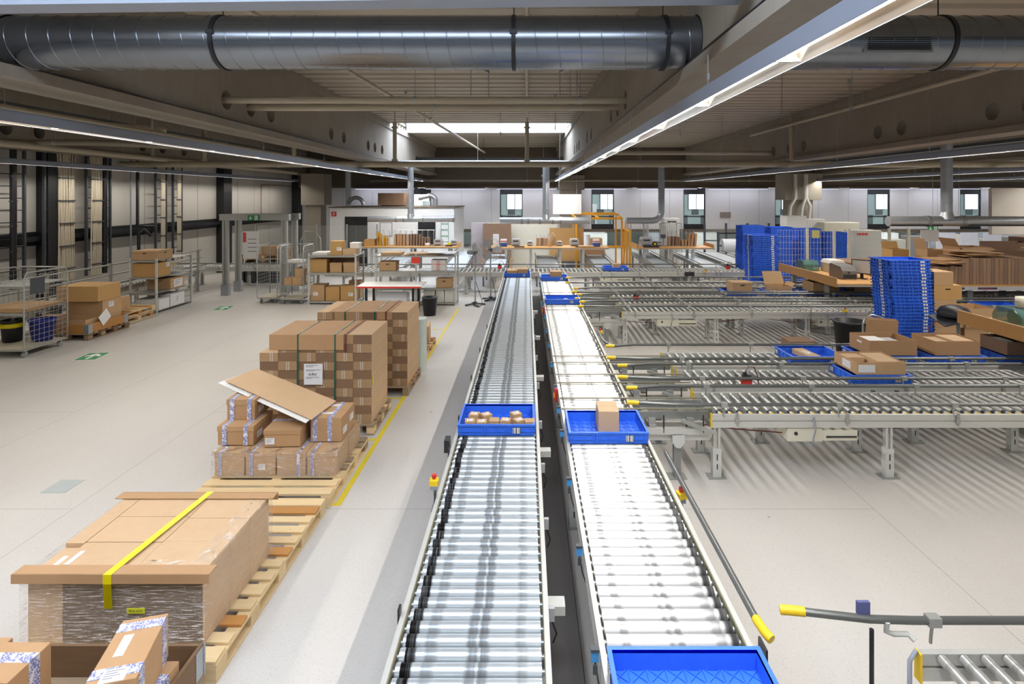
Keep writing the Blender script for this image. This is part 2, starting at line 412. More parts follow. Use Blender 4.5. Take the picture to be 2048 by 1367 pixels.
# --- back wall: white storey carried on a concrete sill beam, open hall below
HEAD, TOP = 1.34, 3.66
WIN = [(-6.70, -5.42), (-1.53, -.25), (3.64, 4.91), (8.84, 10.08), (14.01, 15.28), (19.23, 20.5), (24.46, 25.65)]
b = MB(); xs = XL
for x0, x1 in WIN:
    b.box(xs, x0, YB, YB+.25, HEAD, TOP); xs = x1
b.box(xs, XR, YB, YB+.25, HEAD, TOP)
b.box(XL, -7.2, YB, YB+.25, 0, HEAD)
struct(b.obj('wall_back', WALLPANEL))
b = MB()
for k in range(26):
    x = XL + .9 + k*1.68
    if not any(a-.1 < x < c+.1 for a, c in WIN): b.box(x, x+.012, YB-.004, YB, HEAD, TOP)
struct(b.obj('trim_3', SEAM))
struct(MB().box(-7.2, XR, YB-.05, YB+.3, HEAD-.16, HEAD).obj('trim_4', CONC_DARK))
for i, (x0, x1) in enumerate(WIN):
    t = struct(MB().box(x0, x1, YB+.05, YB+.12, 3.30, TOP).box(x0, x1, YB+.05, YB+.12, HEAD, 1.56)
        .box(x0, x0+.05, YB+.04, YB+.14, 1.56, 3.3).box(x1-.05, x1, YB+.04, YB+.14, 1.56, 3.3)
        .box(x0, x1, YB+.04, YB+.14, 2.02, 2.08).box(x0, x1, YB+.04, YB+.14, 1.56, 1.62).obj('window_%d' % (i+1), BLACKSTEEL))
    MB().box(x0+.05, x1-.05, YB+.085, YB+.095, 1.62, 3.3).obj('window_pane', GLASS, t)
# --- rooms behind the windows
struct(MB().box(XL, XR, 37.6, 37.8, 0, 4.0).box(XL, XR, YB+.3, 37.6, 3.75, 3.9).box(XL, XL+.2, YB+.3, 37.6, 0, 4)
       .obj('wall_office', plain('office_wall', '#b3c0bd', .6, 0, .05)))
struct(MB().box(-7.2, XR, YB+.3, 37.6, HEAD-.16, HEAD).obj('office_floor_slab', PALEGREY))
OFFGLOW = emit('office_light', '#eefaff', 32)
for k in range(14): tag(MB().box(-6.6+k*2.6, -5.0+k*2.6, 34.2, 34.32, 3.66, 3.745).obj('office_strip_light', OFFGLOW), 'white strip light in the upper offices behind the windows, %s from the left' % ORD[k], 'ceiling light', 'office strip lights')
for k in range(16): tag(MB().box(-6.8+k*2.3, -5.2+k*2.3, 33.6, 33.7, HEAD-.22, HEAD-.165).obj('office_strip_light', OFFGLOW), 'white strip light in the lower hall beyond the sill, %s from the left' % ORD[k], 'ceiling light', 'lower hall strip lights')
DAY = emit('office_daylight', '#e8f6ff', 5)
for k, (wx, wy) in enumerate(WIN):
    x = (wx+.35+.1*(k % 3))*37.5/32
    t = thing('office_window', 'bright outer window seen through the back wall window, %s from the left' % ORD[k], 'window', (x, 37.55, HEAD+1.0), 0, 'outer office windows')
    MB().box(-.1, 1.0, 0, .04, -.05, 1.1).obj('frame', GREYSTEEL, t); MB().box(-.03, .42, -.02, 0, .0, 1.03).box(.48, .94, -.02, 0, .0, 1.03).obj('pane', DAY, t)
    t = thing('office_desk', 'dark office desk behind the back wall window, %s from the left' % ORD[k], 'desk', ((wx+.6)*34.6/32, 34.6, HEAD), 0, 'office desks')
    MB().box(-.6, .6, -.3, .3, .70, .73).obj('desk_top', GREYPL, t)
    for s_ in (-.5, .5): MB().box(s_-.03, s_+.03, -.25, .25, 0, .7).obj('leg', GREYSTEEL, t)
    tag(MB().box(-.22, .22, -.02, .02, .0, .34).obj('office_monitor', BLACKPL, None, ((wx+.5+.15*(k % 2))*34.6/32, 34.6, HEAD+.731)), 'dark monitor on the office desk behind the back wall window, %s from left' % ORD[k], 'monitor', 'office monitors')
for x0, x1, y0, z0, z1, m, nm, lb in (
    (-6.5,-5.7,35.2,HEAD,2.9,WHITE,'office_cabinet','white office cabinet behind the window above the cabin'),
    (-1.2,-.75,35.0,HEAD,2.3,GREYPL,'office_cabinet','grey office cabinet behind the window left of the hanging board'),
    (3.9,4.35,35.2,HEAD,2.7,WHITE,'office_cabinet','white office cabinet behind the window right of the hanging board'),
    (8.5,9.5,36.6,HEAD,2.85,GREYSTEEL,'office_door','dark grey office door behind the window near the tall bent pipe'),
    (14.2,14.9,35.6,HEAD,2.7,plain('map_blue','#8fb5c4',.6),'wall_map','pale blue map board behind the window by the concrete column'),
    (19.5,19.9,35.4,HEAD,3.2,WHITE,'office_cabinet','white office cabinet behind the window left of the round air duct'),
    (25.0,25.9,36.8,HEAD,3.1,OFFWHITE,'office_door','off-white office door behind the window at far right')):
    tag(MB().box(x0, x1, y0, y0+.5, z0, z1).obj(nm, m, bevel=.01), lb, 'office furniture')
for k, x in enumerate((-2.6, 3.4, 7.2, 10.2, 13.4, 16.4, 18.8, 21.2, 24.1)):
    o = MB().box(x, x+1.5, 34.6, 35.4, 0, .95).box(x+.1, x+1.4, 34.8, 35.2, .95, 1.08).obj('machine_cabinet', (PALEGREY, WHITE, GREYPL)[k % 3], bevel=.01)
    tag(o, 'pale machine cabinet in the lower hall beyond the sill beam, %s from the cabin' % ORD[k], 'machine', 'machine cabinets beyond the back wall')
# --- roof: trapezoid sheet with ribs across, skylight gaps
def deck(y0, y1, x0, x1, nm):
    p = .5; prof = []; y = y0
    while y < y1:
        prof += [(y, ROOF+.16), (y+.10, ROOF+.16), (y+.16, ROOF), (min(y+p-.06, y1), ROOF)]; y += p
    vs = [(x, yy, z) for x in (x0, x1) for yy, z in prof]; n = len(prof)
    b = MB().add(vs, [(i, n+i, n+i+1, i+1) for i in range(n-1)])
    b.box(x0, x1, y0, y1, ROOF+.2, ROOF+.3)
    return struct(b.obj(nm, DECK))
SKY1, SKY2 = (20.8, 24.0), (.4, 3.0)
deck(-7, SKY2[0], XL, XR, 'ceiling'); deck(SKY2[1], SKY1[0], XL, XR, 'ceiling'); deck(SKY1[1], YB+.3, XL, XR, 'ceiling')
for (y0, y1) in (SKY2, SKY1):
    deck(y0, y1, XL, -5.1, 'ceiling'); deck(y0, y1, 1.7, XR, 'ceiling')
    k = struct(MB().box(-5.1, 1.7, y0, y0+.06, ROOF-.02, ROOF+.5).box(-5.1, 1.7, y1-.06, y1, ROOF-.02, ROOF+.5).obj('skylight_kerb', WHITE))
SKYGLOW = emit('daylight_skylight', '#dfecff', 11.0)
for i, (y0, y1) in enumerate((SKY2, SKY1)):
    struct(MB().box(-5.1, 1.7, y0+.06, y1-.06, ROOF+.42, ROOF+.48).obj('window_%d' % (8+i), SKYGLOW))
# --- concrete girders with round holes, running into the depth
def girder(cx, holes, y0=-6.5, y1=31.4, w=.35, fl=.12, zb=4.35, zf=4.47, zt=ROOF):
    b = MB(); xl, xr = cx-w/2, cx+w/2
    b.box(xl-fl, xr+fl, y0, y1, zb, zf); b.box(xl-.06, xr+.06, y0, y1, zt-.22, zt)
    za, zc = zf-.03, zt-.22; ys = y0
    for (hy, hz, r) in sorted(holes):
        a = r+.04; b.box(xl, xr, ys, hy-a, za, zc); ys = hy+a
        n = 32; ring = []; rect = []
        corners = [math.atan2(zc-hz, a), math.atan2(zc-hz, -a), math.atan2(za-hz, -a) % (2*PI), math.atan2(za-hz, a) % (2*PI)]
        angs = sorted([2*PI*i/n + .013 for i in range(n)] + [c % (2*PI) for c in corners])
        for t in angs:
            c, s_ = math.cos(t), math.sin(t)
            ring.append((hy+r*c, hz+r*s_))
            k = min([q for q in ((a/abs(c)) if abs(c) > 1e-6 else 9, ((zc-hz)/s_ if s_ > 1e-6 else ((za-hz)/s_ if s_ < -1e-6 else 9))) if q > 0])
            rect.append((hy+k*c, hz+k*s_))
        m = len(angs)
        for x, flip in ((xl, False), (xr, True)):
            vs = [(x, y, z) for y, z in ring] + [(x, y, z) for y, z in rect]
            fs = [(i, (i+1) % m, m+(i+1) % m, m+i) for i in range(m)]
            b.add(vs, [f[::-1] for f in fs] if flip else fs)
        vs = [(xl, y, z) for y, z in ring] + [(xr, y, z) for y, z in ring]
        b.add(vs, [(i, m+i, m+(i+1) % m, (i+1) % m) for i in range(m)], True)
    b.box(xl, xr, ys, y1, za, zc)
    return struct(b.obj('girder', CONCRETE))
DUCTY, DUCTZ = 5.65, 4.725
H0 = [(DUCTY, DUCTZ, .272)]
H1 = H0 + [(y, 4.83, .165) for y in (9.62, 10.46, 11.28, 14.77, 15.78, 18.2, 19.0, 19.95)] + [(26.2, 4.78, .3)]
GX = (-12.4, -5.275, 1.845, 8.965, 16.1, 23.2)
for i, gx in enumerate(GX):
    hs = H1 if i in (1, 2) else H0 + [(y, 4.8, .17) for y in (9.9, 10.7, 13.3, 14.2, 18.0, 19.0, 20.2)]
    girder(gx, hs)
struct(MB().box(XL, XR, 31.4, 31.95, TOP, ROOF).obj('cross_girder', CONC_DARK))
# --- concrete columns with capitals
for (x0, x1, c0, c1, y, zc) in ((-11.35, -10.55, -11.5, -10.3, 29, 2.74), (1.85, 3.0, 1.7, 3.15, 31.2, 3.55), (13.45, 14.65, 13.1, 15.0, 29, 3.0)):
    struct(MB().box(x0, x1, y, y+.8, 0, zc).box(c0, c1, y-.2, y+.9, zc, 4.35).obj('column', CONCRETE, bevel=.02))
# --- near wall corner at the far right: plastered service box
tag(MB().box(12.8, 17.5, 15.6, 15.72, 2.14, 3.42).obj('service_enclosure', plain('beige_enclosure', '#ece7dd', .6, 0, .03), bevel=.01),
    'large beige wall panel hanging above the cardboard rack at far right', 'wall panel')

# ================================================================ LAMPS
LAMPL = ['long linear lamp along the left wall above the cable ladders', 'long linear lamp under the left girder with a thin lit edge',
         'long bright linear lamp hanging above the right roller track, its reflector in view', 'long linear lamp above the cross tracks beside the round-holed right girder',
         'thin far linear lamp near the round vertical air duct at right', 'outermost right linear lamp seen as a thin line under the roof']
for i, lx in enumerate(LAMPS):
    y0, y1 = -2.0, 29.4; z = LAMP_Z
    t = thing('linear_lamp', LAMPL[i], 'lamp', (lx, 0, z), 0, 'linear ceiling lamps')
    MB().box(-.09, .09, y0, y1, .095, .105).box(-.09, -.083, y0, y1, 0, .095).box(.083, .09, y0, y1, 0, .095).box(-.05, .05, y0, y1, .105, .125).obj('housing', LAMPGREY, t)
    b = MB()
    for s in (-1, 1): b.add([(s*.082, y0, .002), (s*.082, y1, .002), (s*.03, y1, .085), (s*.03, y0, .085)], [(0,1,2,3)])
    b.obj('reflector', MIRROR, t)
    for k in range(20):
        yy = y0 + .4 + k*1.6
        if yy > y1: break
        MB().box(-.08, .08, yy, yy+.02, .01, .07).obj('louvre', ALU, t)
    MB().cyl((0, y0+.05, .055), (0, y1-.05, .055), .021, 10).obj('lamp_tube', emit('lamp_tube_glow', '#fff3e2', 14), t)
    for k in range(9):
        yy = 1.2 + k*3.4
        MB().cyl((0, yy, .12), (0, yy, 4.35-z if i in (1, 2, 3, 4, 5) and abs(lx-min(GX, key=lambda g: abs(g-lx))) < .4 else ROOF-z), .004, 6).cb(0, yy, .22, .02, .02, .05).obj('hanger_wire', GALV, t)
    nseg = 1; L = (y1-y0)/nseg
    for k in range(nseg):
        ld = bpy.data.lights.new('lamp_light', 'AREA'); ld.shape = 'RECTANGLE'; ld.size = .06; ld.size_y = L-.05
        ld.energy = LAMP_W*L*(.45, .88, 1, 1, 1, 1)[i]; ld.color = (1.0, .95, .88) if i < 2 else (1.0, .96, .905)
        lo = bpy.data.objects.new('lamp_light', ld); COL.objects.link(lo); lo.parent = t; lo.location = (0, y0+L*(k+.5), .032)

# wall-washing lamps under the head of the back wall
for k in range(10):
    x0 = -9.5+3.9*k
    t = thing('wall_washer_lamp', 'slim wall-washing lamp under the head of the back wall, %s from the left' % ORD[k], 'lamp', (x0, 31.25, 3.58), 0, 'wall-washing lamps')
    MB().box(0, 3.3, -.05, .05, .02, .08).obj('housing', LAMPGREY, t); MB().box(.02, 3.28, -.03, .03, .005, .02).obj('lamp_tube', emit('washer_glow', '#e6e8ff', 2.2), t)
    ld = bpy.data.lights.new('lamp_light', 'AREA'); ld.shape = 'RECTANGLE'; ld.size = 3.2; ld.size_y = .08; ld.energy = 22; ld.color = (.86, .88, 1.0)
    lo = bpy.data.objects.new('lamp_light', ld); COL.objects.link(lo); lo.parent = t; lo.location = (1.65, 0, 0); lo.rotation_euler = (.55, 0, 0)
# ================================================================ DUCTS AND PIPES UNDER THE ROOF
def spiral(b, p0, p1, r, n=32, pitch=.21, skew=.35):
    p0, p1 = Vector(p0), Vector(p1); d = (p1-p0); L = d.length; d.normalize()
    q = d.to_track_quat('Z', 'Y').to_matrix()
    b.cyl(p0, p1, r, n)
    k = 0.; turns = max(1, int(L/pitch)); N = turns*n
    prev = None; rr = r+.004
    vs = []; fs = []
    for i in range(N+1):
        t = i/N*L; a = 2*PI*i/n
        for dz, rad in ((-.006, r), (0, rr+.002), (.006, r)):
            vs.append(p0 + q @ Vector((rad*math.cos(a), rad*math.sin(a), min(L, max(0, t+dz)))))
    for i in range(N):
        for j in (0, 1): fs.append((i*3+j, i*3+j+1, (i+1)*3+j+1, (i+1)*3+j))
    b.add(vs, fs, True); return b
def clamp_ring(b, c, r, axis='x', w=.02):
    c = Vector(c); d = {'x': Vector((1,0,0)), 'y': Vector((0,1,0)), 'z': Vector((0,0,1))}[axis]*w
    return b.cyl(c-d, c+d, r+.012, 32)
t = thing('air_duct', 'large spiral air duct spanning between the two near girders', 'duct', (0, DUCTY, DUCTZ))
spiral(MB(), (-5.3, 0, 0), (1.87, 0, 0), .26).obj('duct_pipe', DUCT, t)
for x in (-3.02, -.13, 1.35):
    clamp_ring(MB(), (x, 0, 0), .26).cyl((x, -.02, .25), (x, -.02, ROOF-DUCTZ), .006, 8).ob((x, -.26, .04), (.07, .03, .04)).obj('clamp', BLACKSTEEL, t)
t = thing('air_duct', 'large spiral air duct continuing right of the near right girder, with a dark grille', 'duct', (0, DUCTY, DUCTZ))
spiral(MB(), (1.9, 0, 0), (8.9, 0, 0), .26).obj('duct_pipe', DUCT, t)
b = MB()
for k in range(7): b.box(3.25, 3.85, -.26+.0*k, -.19, -.13+k*.018, -.122+k*.018)
b.obj('grille', BLACKSTEEL, t)
MB().box(3.22, 3.88, -.245, -.2, -.15, .02).obj('grille_frame', GALV, t)
clamp_ring(MB(), (4.1, 0, 0), .26).cyl((4.1, 0, .25), (4.1, 0, ROOF-DUCTZ), .006, 8).obj('clamp', BLACKSTEEL, t)
t = thing('air_duct', 'far spiral air duct beyond the skylight, between the girders', 'duct', (0, 26.2, 4.78))
spiral(MB(), (-5.25, 0, 0), (1.8, 0, 0), .22, 20, .3).obj('duct_pipe', DUCT, t)
clamp_ring(MB(), (-2, 0, 0), .22).cyl((-2, 0, .2), (-2, 0, 1.12), .006, 6).obj('clamp', BLACKSTEEL, t)
def pipe(name, label, pts, r, mat, hangers=(), n=14, collars=()):
    t = thing(name, label, 'pipe', pts[0]); o = Vector(pts[0])
    MB().tube([Vector(p)-o for p in pts], r, n).obj('pipe_run', mat, t)
    for h in hangers:
        h = Vector(h)-o; MB().cyl(h, (h.x, h.y, ROOF-o.z), .006, 6).cyl(h-Vector((.02,0,0)), h+Vector((.02,0,0)), r+.008, 12).obj('hanger', GALV, t)
    for c in collars:
        c = Vector(c)-o; MB().cyl(c-Vector((.03,0,0)), c+Vector((.03,0,0)), r*1.15, 14).obj('collar', mat, t)
    return t
pipe('roof_pipe', 'upper of two parallel cream pipes running through girder holes', [(-5.5, 9.62, 4.83), (1.95, 9.62, 4.83)], .06, PIPE, [(x, 9.62, 4.83) for x in (-1.9, .9)], collars=[(1.55, 9.62, 4.83)])
pipe('roof_pipe', 'lower of two parallel cream pipes running through girder holes', [(-5.5, 10.46, 4.83), (1.95, 10.46, 4.83)], .06, PIPE, [(x, 10.46, 4.83) for x in (-1.7, .8)], collars=[(1.5, 10.46, 4.83)])
pipe('cross_pipe', 'long cream pipe running across the whole hall below the girders', [(-12.9, 18, 4.21), (29, 18, 4.21)], .095, PIPE, [(x, 18, 4.21) for x in (-9.5, -7.2, 3.6, 6.2, 9.6, 14)], collars=[(x, 18, 4.21) for x in (-11, -7.9, 4.3, 8.3)])
for x, lb in ((-11.9, 'at far left by the cable ladders'), (-10.25, 'left of the left girder'), (-7.4, 'just left of the left girder'), (-4.2, 'below the skylight at left'), (0.0, 'below the skylight in the middle'), (8.4, 'beside the right girder')):
    tag(MB().cyl((x, 18, 4.3), (x, 18, 5.55), .065, 14).cyl((x, 18, 4.31), (x, 18, 4.37), .10, 14).cyl((x, 18, 5.35), (x, 18, 5.4), .1, 14).cyl((x, 18, 5.55), (x, 18, ROOF), .02, 8)
        .obj('drop_pipe', PIPE), 'short cream riser pipe on the long cross pipe ' + lb, 'pipe')
pipe('sprinkler_pipe', 'thin cream sprinkler pipe along the roof in the middle bay', [(0.0, -3, 5.72), (0.0, 18, 5.72)], .035, PIPE, [(0, y, 5.72) for y in (8, 12, 16)], 10)
pipe('sprinkler_pipe', 'thin cream sprinkler pipe slanting below the roof left of the middle', [(-3.6, 6.0, 5.55), (-1.95, 26, 5.2)], .04, PIPE, [(-2.7, 16, 5.38)], 10)
pipe('sprinkler_pipe', 'cream sprinkler pipe along the girder top in the right bay', [(8.3, 3, 5.45), (8.3, 21, 5.45)], .045, PIPE, [(8.3, y, 5.45) for y in (9, 11.5, 14, 17)], 10)
pipe('wall_pipe', 'grey-brown pipe below the cross girder near the back wall', [(-8.5, 30.6, 4.05), (29, 30.6, 4.05)], .07, PIPEDARK, [(x, 30.6, 4.05) for x in (-6, 0, 6, 12)], 10)
pipe('wall_pipe', 'thin red-brown pipe under the wall head of the back wall', [(-8.5, 31.3, 3.72), (29, 31.3, 3.72)], .025, plain('red_brown_pipe', '#7d5648', .5), [], 8)
pipe('roof_pipe', 'cream pipe beside the left girder near the cable trays', [(-8.3, 3, 4.6), (-8.3, 30, 4.6)], .06, PIPE, [(-8.3, y, 4.6) for y in (6, 9, 12, 15, 20)], 10)
pipe('roof_pipe', 'branch pipe crossing to the left wall high at left', [(-12.9, 11.5, 4.7), (-9.6, 11.5, 4.7), (-9.0, 11.9, 4.7), (-8.3, 13, 4.7)], .07, PIPE, [(-11, 11.5, 4.7)], 10)
pipe('roof_pipe', 'second branch pipe crossing to the left wall high at left', [(-12.9, 13.2, 4.45), (-10.2, 13.2, 4.45), (-9.3, 13.8, 4.45), (-8.3, 15.4, 4.45)], .07, PIPEDARK, [(-11, 13.2, 4.45)], 10)
pipe('roof_pipe', 'pipe run along the left wall top over the ladders', [(-11.4, 4, 4.35), (-11.4, 28, 4.35)], .075, PIPE, [(-11.4, y, 4.35) for y in (9, 12, 16, 20, 24)], 10)
pipe('roof_pipe', 'cream pipe in the right bay reaching the second right girder', [(2.2, 20.3, 4.75), (8.9, 20.3, 4.75)], .08, PIPE, [(4, 20.3, 4.75), (7, 20.3, 4.75)], 10)
pipe('roof_pipe', 'pale blue-white pipe far right below the roof', [(9.5, 22.5, 4.4), (29, 22.5, 4.4)], .06, PALEGREY, [(12, 22.5, 4.4), (18, 22.5, 4.4)], 10)
# cable trays beside the girders and on the right
def tray(name, label, x, y0, y1, z, w=.3):
    t = thing(name, label, 'cable tray', (x, y0, z))
    L = y1-y0; MB().box(-w/2, -w/2+.01, 0, L, 0, .08).box(w/2-.01, w/2, 0, L, 0, .08).box(-w/2, w/2, 0, L, 0, .006).obj('tray', GREYSTEEL, t)
    for k in range(3): MB().tube([(-w/3+k*w/3, q, .03) for q in (0, L*.3, L*.7, L)], .018, 6).obj('cable', (CABLEB, CABLEG, CABLEW)[k], t)
    for k in range(int(L/3)): MB().cyl((0, 1+3*k, .08), (0, 1+3*k, ROOF-z), .006, 6).obj('hanger', GALV, t)
tray('cable_tray', 'dark cable tray hanging left of the left girder', -7.0, 4, 29, 4.75, .35)
tray('cable_tray', 'dark cable tray hanging near the left wall below the roof', -10.3, 4, 29, 4.95, .5)
tray('cable_tray', 'thin cable tray below the roof in the far right bay', 12.2, 6, 29, 4.55, .3)
t = pipe('ledge_cable', 'black cable lying along the ledge of the left girder', [(-4.99, y, 4.485 + .004*math.sin(y*3)) for y in [3+.5*k for k in range(54)]], .012, CABLEB, [], 6)
t = pipe('ledge_cable', 'black cable lying along the ledge of the right girder', [(1.56, y, 4.485 + .004*math.sin(y*3)) for y in [2+.5*k for k in range(56)]], .012, CABLEB, [], 6)
# hanging threaded rods and brackets in the bays
for i, (x, y, z) in enumerate(((-3.1, 14.5, 4.9), (-2.8, 15.5, 5.2), (-.75, 16, 4.9), (.75, 15, 4.95), (3.4, 12.5, 5.2), (5.4, 12, 4.9), (6.6, 11.5, 4.9), (7.4, 13, 5.0), (4.6, 17, 5.0))):
    tag(MB().cyl((x, y, z), (x, y, ROOF), .008, 6).cb(x, y, ROOF-.05, .07, .05, .08).cyl((x, y, z), (x, y, z+.12), .014, 6).obj('hanger_rod', GALV),
        'thin steel hanger rod under the roof sheet, %s of nine from the left' % ORD[i], 'hanger rod', 'hanger rods under the roof')
for x, s in ((-.95, 1), (.85, -1)):
    tag(MB().bar((x, 9.6, 5.45), (x+.25*s, 10.3, 5.45), .04).cyl((x, 9.6, 4.9), (x, 9.6, ROOF), .007, 6).cyl((x+.25*s, 10.3, 4.9), (x+.25*s, 10.3, ROOF), .007, 6).obj('strut_hanger', GALV),
        'grey strut hanger carrying the twin pipes, on the %s' % ('skylight side at left' if s > 0 else 'right beside the girder'), 'hanger')

tag(MB().add([(-5.0, 4.1, 4.57), (1.6, 4.1, 4.65), (1.6, 4.3, 4.65), (-5.0, 4.3, 4.57), (-5.0, 4.1, 4.72), (1.6, 4.1, 4.80), (1.6, 4.3, 4.80), (-5.0, 4.3, 4.72)], [(0,3,2,1),(4,5,6,7),(0,1,5,4),(1,2,6,5),(2,3,7,6),(3,0,4,7)]).obj('cable_duct', plain('blue_grey_duct', '#9aa3b3', .5)), 'pale blue-grey cable duct at the top edge in front of the big air duct', 'cable duct')
# ================================================================ AIR OUTLETS OVER THE BENCHES
def outlet(label, x0, x1, y, z, r, xv, flex=False, collars=()):
    t = thing('air_outlet', label, 'air outlet pipe', ((x0+x1)/2, y, z)); cx = (x0+x1)/2
    if flex:
        pts = [(x0-cx, 0, 0), (xv-cx-.35, 0, 0)] + arc((xv-cx-.35, 0, .35), .35, -90, 0, 'xz')[1:] + [(xv-cx, 0, 4.35-z)]
        MB().tube(pts, r, 16).obj('duct_pipe', GALV, t)
        b = MB()
        for k in range(14): b.cyl((xv-cx, 0, .5+.12*k), (xv-cx, 0, .53+.12*k), r+.012, 16)
        b.obj('flexible_hose', GALV, t)
    else:
        MB().cyl((x0-cx, 0, 0), (x1-cx, 0, 0), r, 20).obj('duct_pipe', GALV, t)
        spiral(MB(), (xv-cx, 0, r*.5), (xv-cx, 0, 4.5-z), r*1.02, 16, .3).obj('drop_pipe', GALV, t)
        for c in collars: clamp_ring(MB(), (c-cx, 0, 0), r, 'x', .04).obj('collar', ALUGREY, t)
        MB().cyl((xv-cx, 0, r*.4), (xv-cx, 0, r*1.8), r*1.4, 16, r*1.05).obj('saddle', GALV, t)
    return t
outlet('round steel air outlet over the left packing bench', -6.45, -2.95, 23, 2.27, .12, -4.72, collars=(-5.3, -5.0, -4.2, -2.98))
outlet('round steel air outlet over the middle packing bench', -1.05, 2.45, 22, 2.25, .13, .74, collars=(-.2, .05, .5, 1.0, 1.3))
outlet('steel air outlet with a flexible hose bend left of the third bench', 3.86, 5.22, 22, 2.25, .12, 5.22, True)
t = outlet('large steel air outlet with dark slots at far right', 8.92, 13.0, 14, 2.58, .125, 10.37, collars=(9.9, 10.75))
MB().box(-2.0, -.75, -.1, -.06, -.115, -.06).obj('slot', BLACKPL, t); MB().box(-.1, 1.4, -.1, -.06, -.115, -.06).obj('slot', BLACKPL, t)
pipe('supply_pipe', 'grey supply pipe feeding the bench air outlets below the roof', [(-6.5, 23.0, 4.55), (11, 23.0, 4.55)], .1, GALV, [(x, 23.0, 4.55) for x in (-6, -2, 3, 9)], 12)
pipe('silencer_pipe', 'grey exhaust silencer pipe rising from the cabin roof', [(-8.4, 26.6, 2.72), (-8.4, 26.6, 4.6)], .13, GALV, [], 16)
pipe('silencer_pipe', 'curved shiny exhaust pipe lying on the cabin roof', [(-8.4, 26.5, 2.9)] + arc((-8.0, 26.5, 2.78), .35, 150, 0, 'xz'), .09, GALV, [], 14)
pipe('silencer_pipe', 'short bent shiny exhaust elbow on the right of the cabin roof', [(-4.3, 26.6, 2.72), (-4.3, 26.6, 2.95)] + arc((-4.55, 26.6, 2.98), .25, 0, 120, 'xz') + [(-5.1, 26.6, 3.1)], .11, GALV, [], 14)

# ================================================================ LEFT WALL: CABLE LADDERS
def ladder(label, y0, y1, z0, z1, cables, x=-12.72):
    t = thing('cable_ladder', label, 'cable ladder', (x, y0, z0)); L = y1-y0; h = z1-z0
    for yy in (0, L): MB().cb(0, yy, h/2, .07, .05, h).obj('side_rail', GREYSTEEL, t)
    for k in range(int(h/.3)): MB().cyl((0, 0, .15+.3*k), (0, L, .15+.3*k), .014, 8).obj('rung', GREYSTEEL, t)
    for (a, c, m, r) in cables:
        n = max(1, int((c-a)*L/(2.0*r)))
        if m is CABLEW and n > 4:
            b = MB()
            for k in range(n):
                yy = (a + (c-a)*(k+.5)/n)*L
                b.tube([(.05+random.uniform(0,.02), yy+random.uniform(-.02,.02)+(.0 if q < h*.8 else -.04*(n/2-k)/n*4*(q-h*.8)), q) for q in (0, h*.2, h*.4, h*.6, h*.8, h*.95)], r, 6)
            tag(b.obj('cable_bundle', m, t), kind='stuff')
            continue
        for k in range(n):
            yy = (a + (c-a)*(k+.5)/n)*L
            MB().tube([(.06, yy, 0), (.06, yy+.01, h*.5), (.06, yy, h)], r, 8).obj('cable', m, t)
    for k in range(int(h/.62)):
        if cables: MB().box(.03, .1, cables[0][0]*L, cables[-1][1]*L, .3+.62*k, .33+.62*k).obj('tie_bar', GREYSTEEL, t)
    return t
ladder('cable ladder at the left edge with one thick black cable', 13.3, 14.33, .9, 4.6, [(.55, .72, CABLEB, .07)])
ladder('cable ladder with a wide fan of white cables, beside the black wall post', 14.92, 15.85, .9, 4.6, [(.42, 1.0, CABLEW, .022)])
ladder('cable ladder with white cables and one thick black cable bundle', 16.35, 17.28, .9, 4.6, [(.12, .55, CABLEW, .022), (.58, .78, CABLEB, .07)])
ladder('narrow cable ladder with a few white cables, near the archive box rack', 19.4, 19.95, .9, 4.6, [(.35, .75, CABLEW, .03)])
ladder('narrowest cable ladder with a brownish cable strip, right of the other ladders', 20.35, 20.85, .9, 4.6, [(.3, .75, CABLEW, .03)])
pipe('wall_pipe', 'black double pipe with a loop on the left wall', [(-12.75, 18.55, 4.5), (-12.75, 18.55, 2.25)] + [(-12.6, 18.7, 2.2), (-12.5, 18.95, 2.2), (-12.5, 19.0, 1.95), (-12.5, 18.8, 1.9), (-12.6, 18.65, 2.1), (-12.75, 18.6, 2.0), (-12.75, 18.6, .9)], .05, CABLEB, [], 10)
pipe('wall_pipe', 'thin pale conduit beside the black pipe on the left wall', [(-12.8, 18.3, 4.5), (-12.8, 18.3, .9)], .025, CABLEG, [], 8)
pipe('wall_conduit', 'red sprinkler conduit on the far left wall', [(-12.9, 27.5, 2.3), (-12.9, 27.5, 3.75), (-12.9, 31, 3.75)], .02, plain('red_brown_pipe', '#7d5648', .5), [], 8)
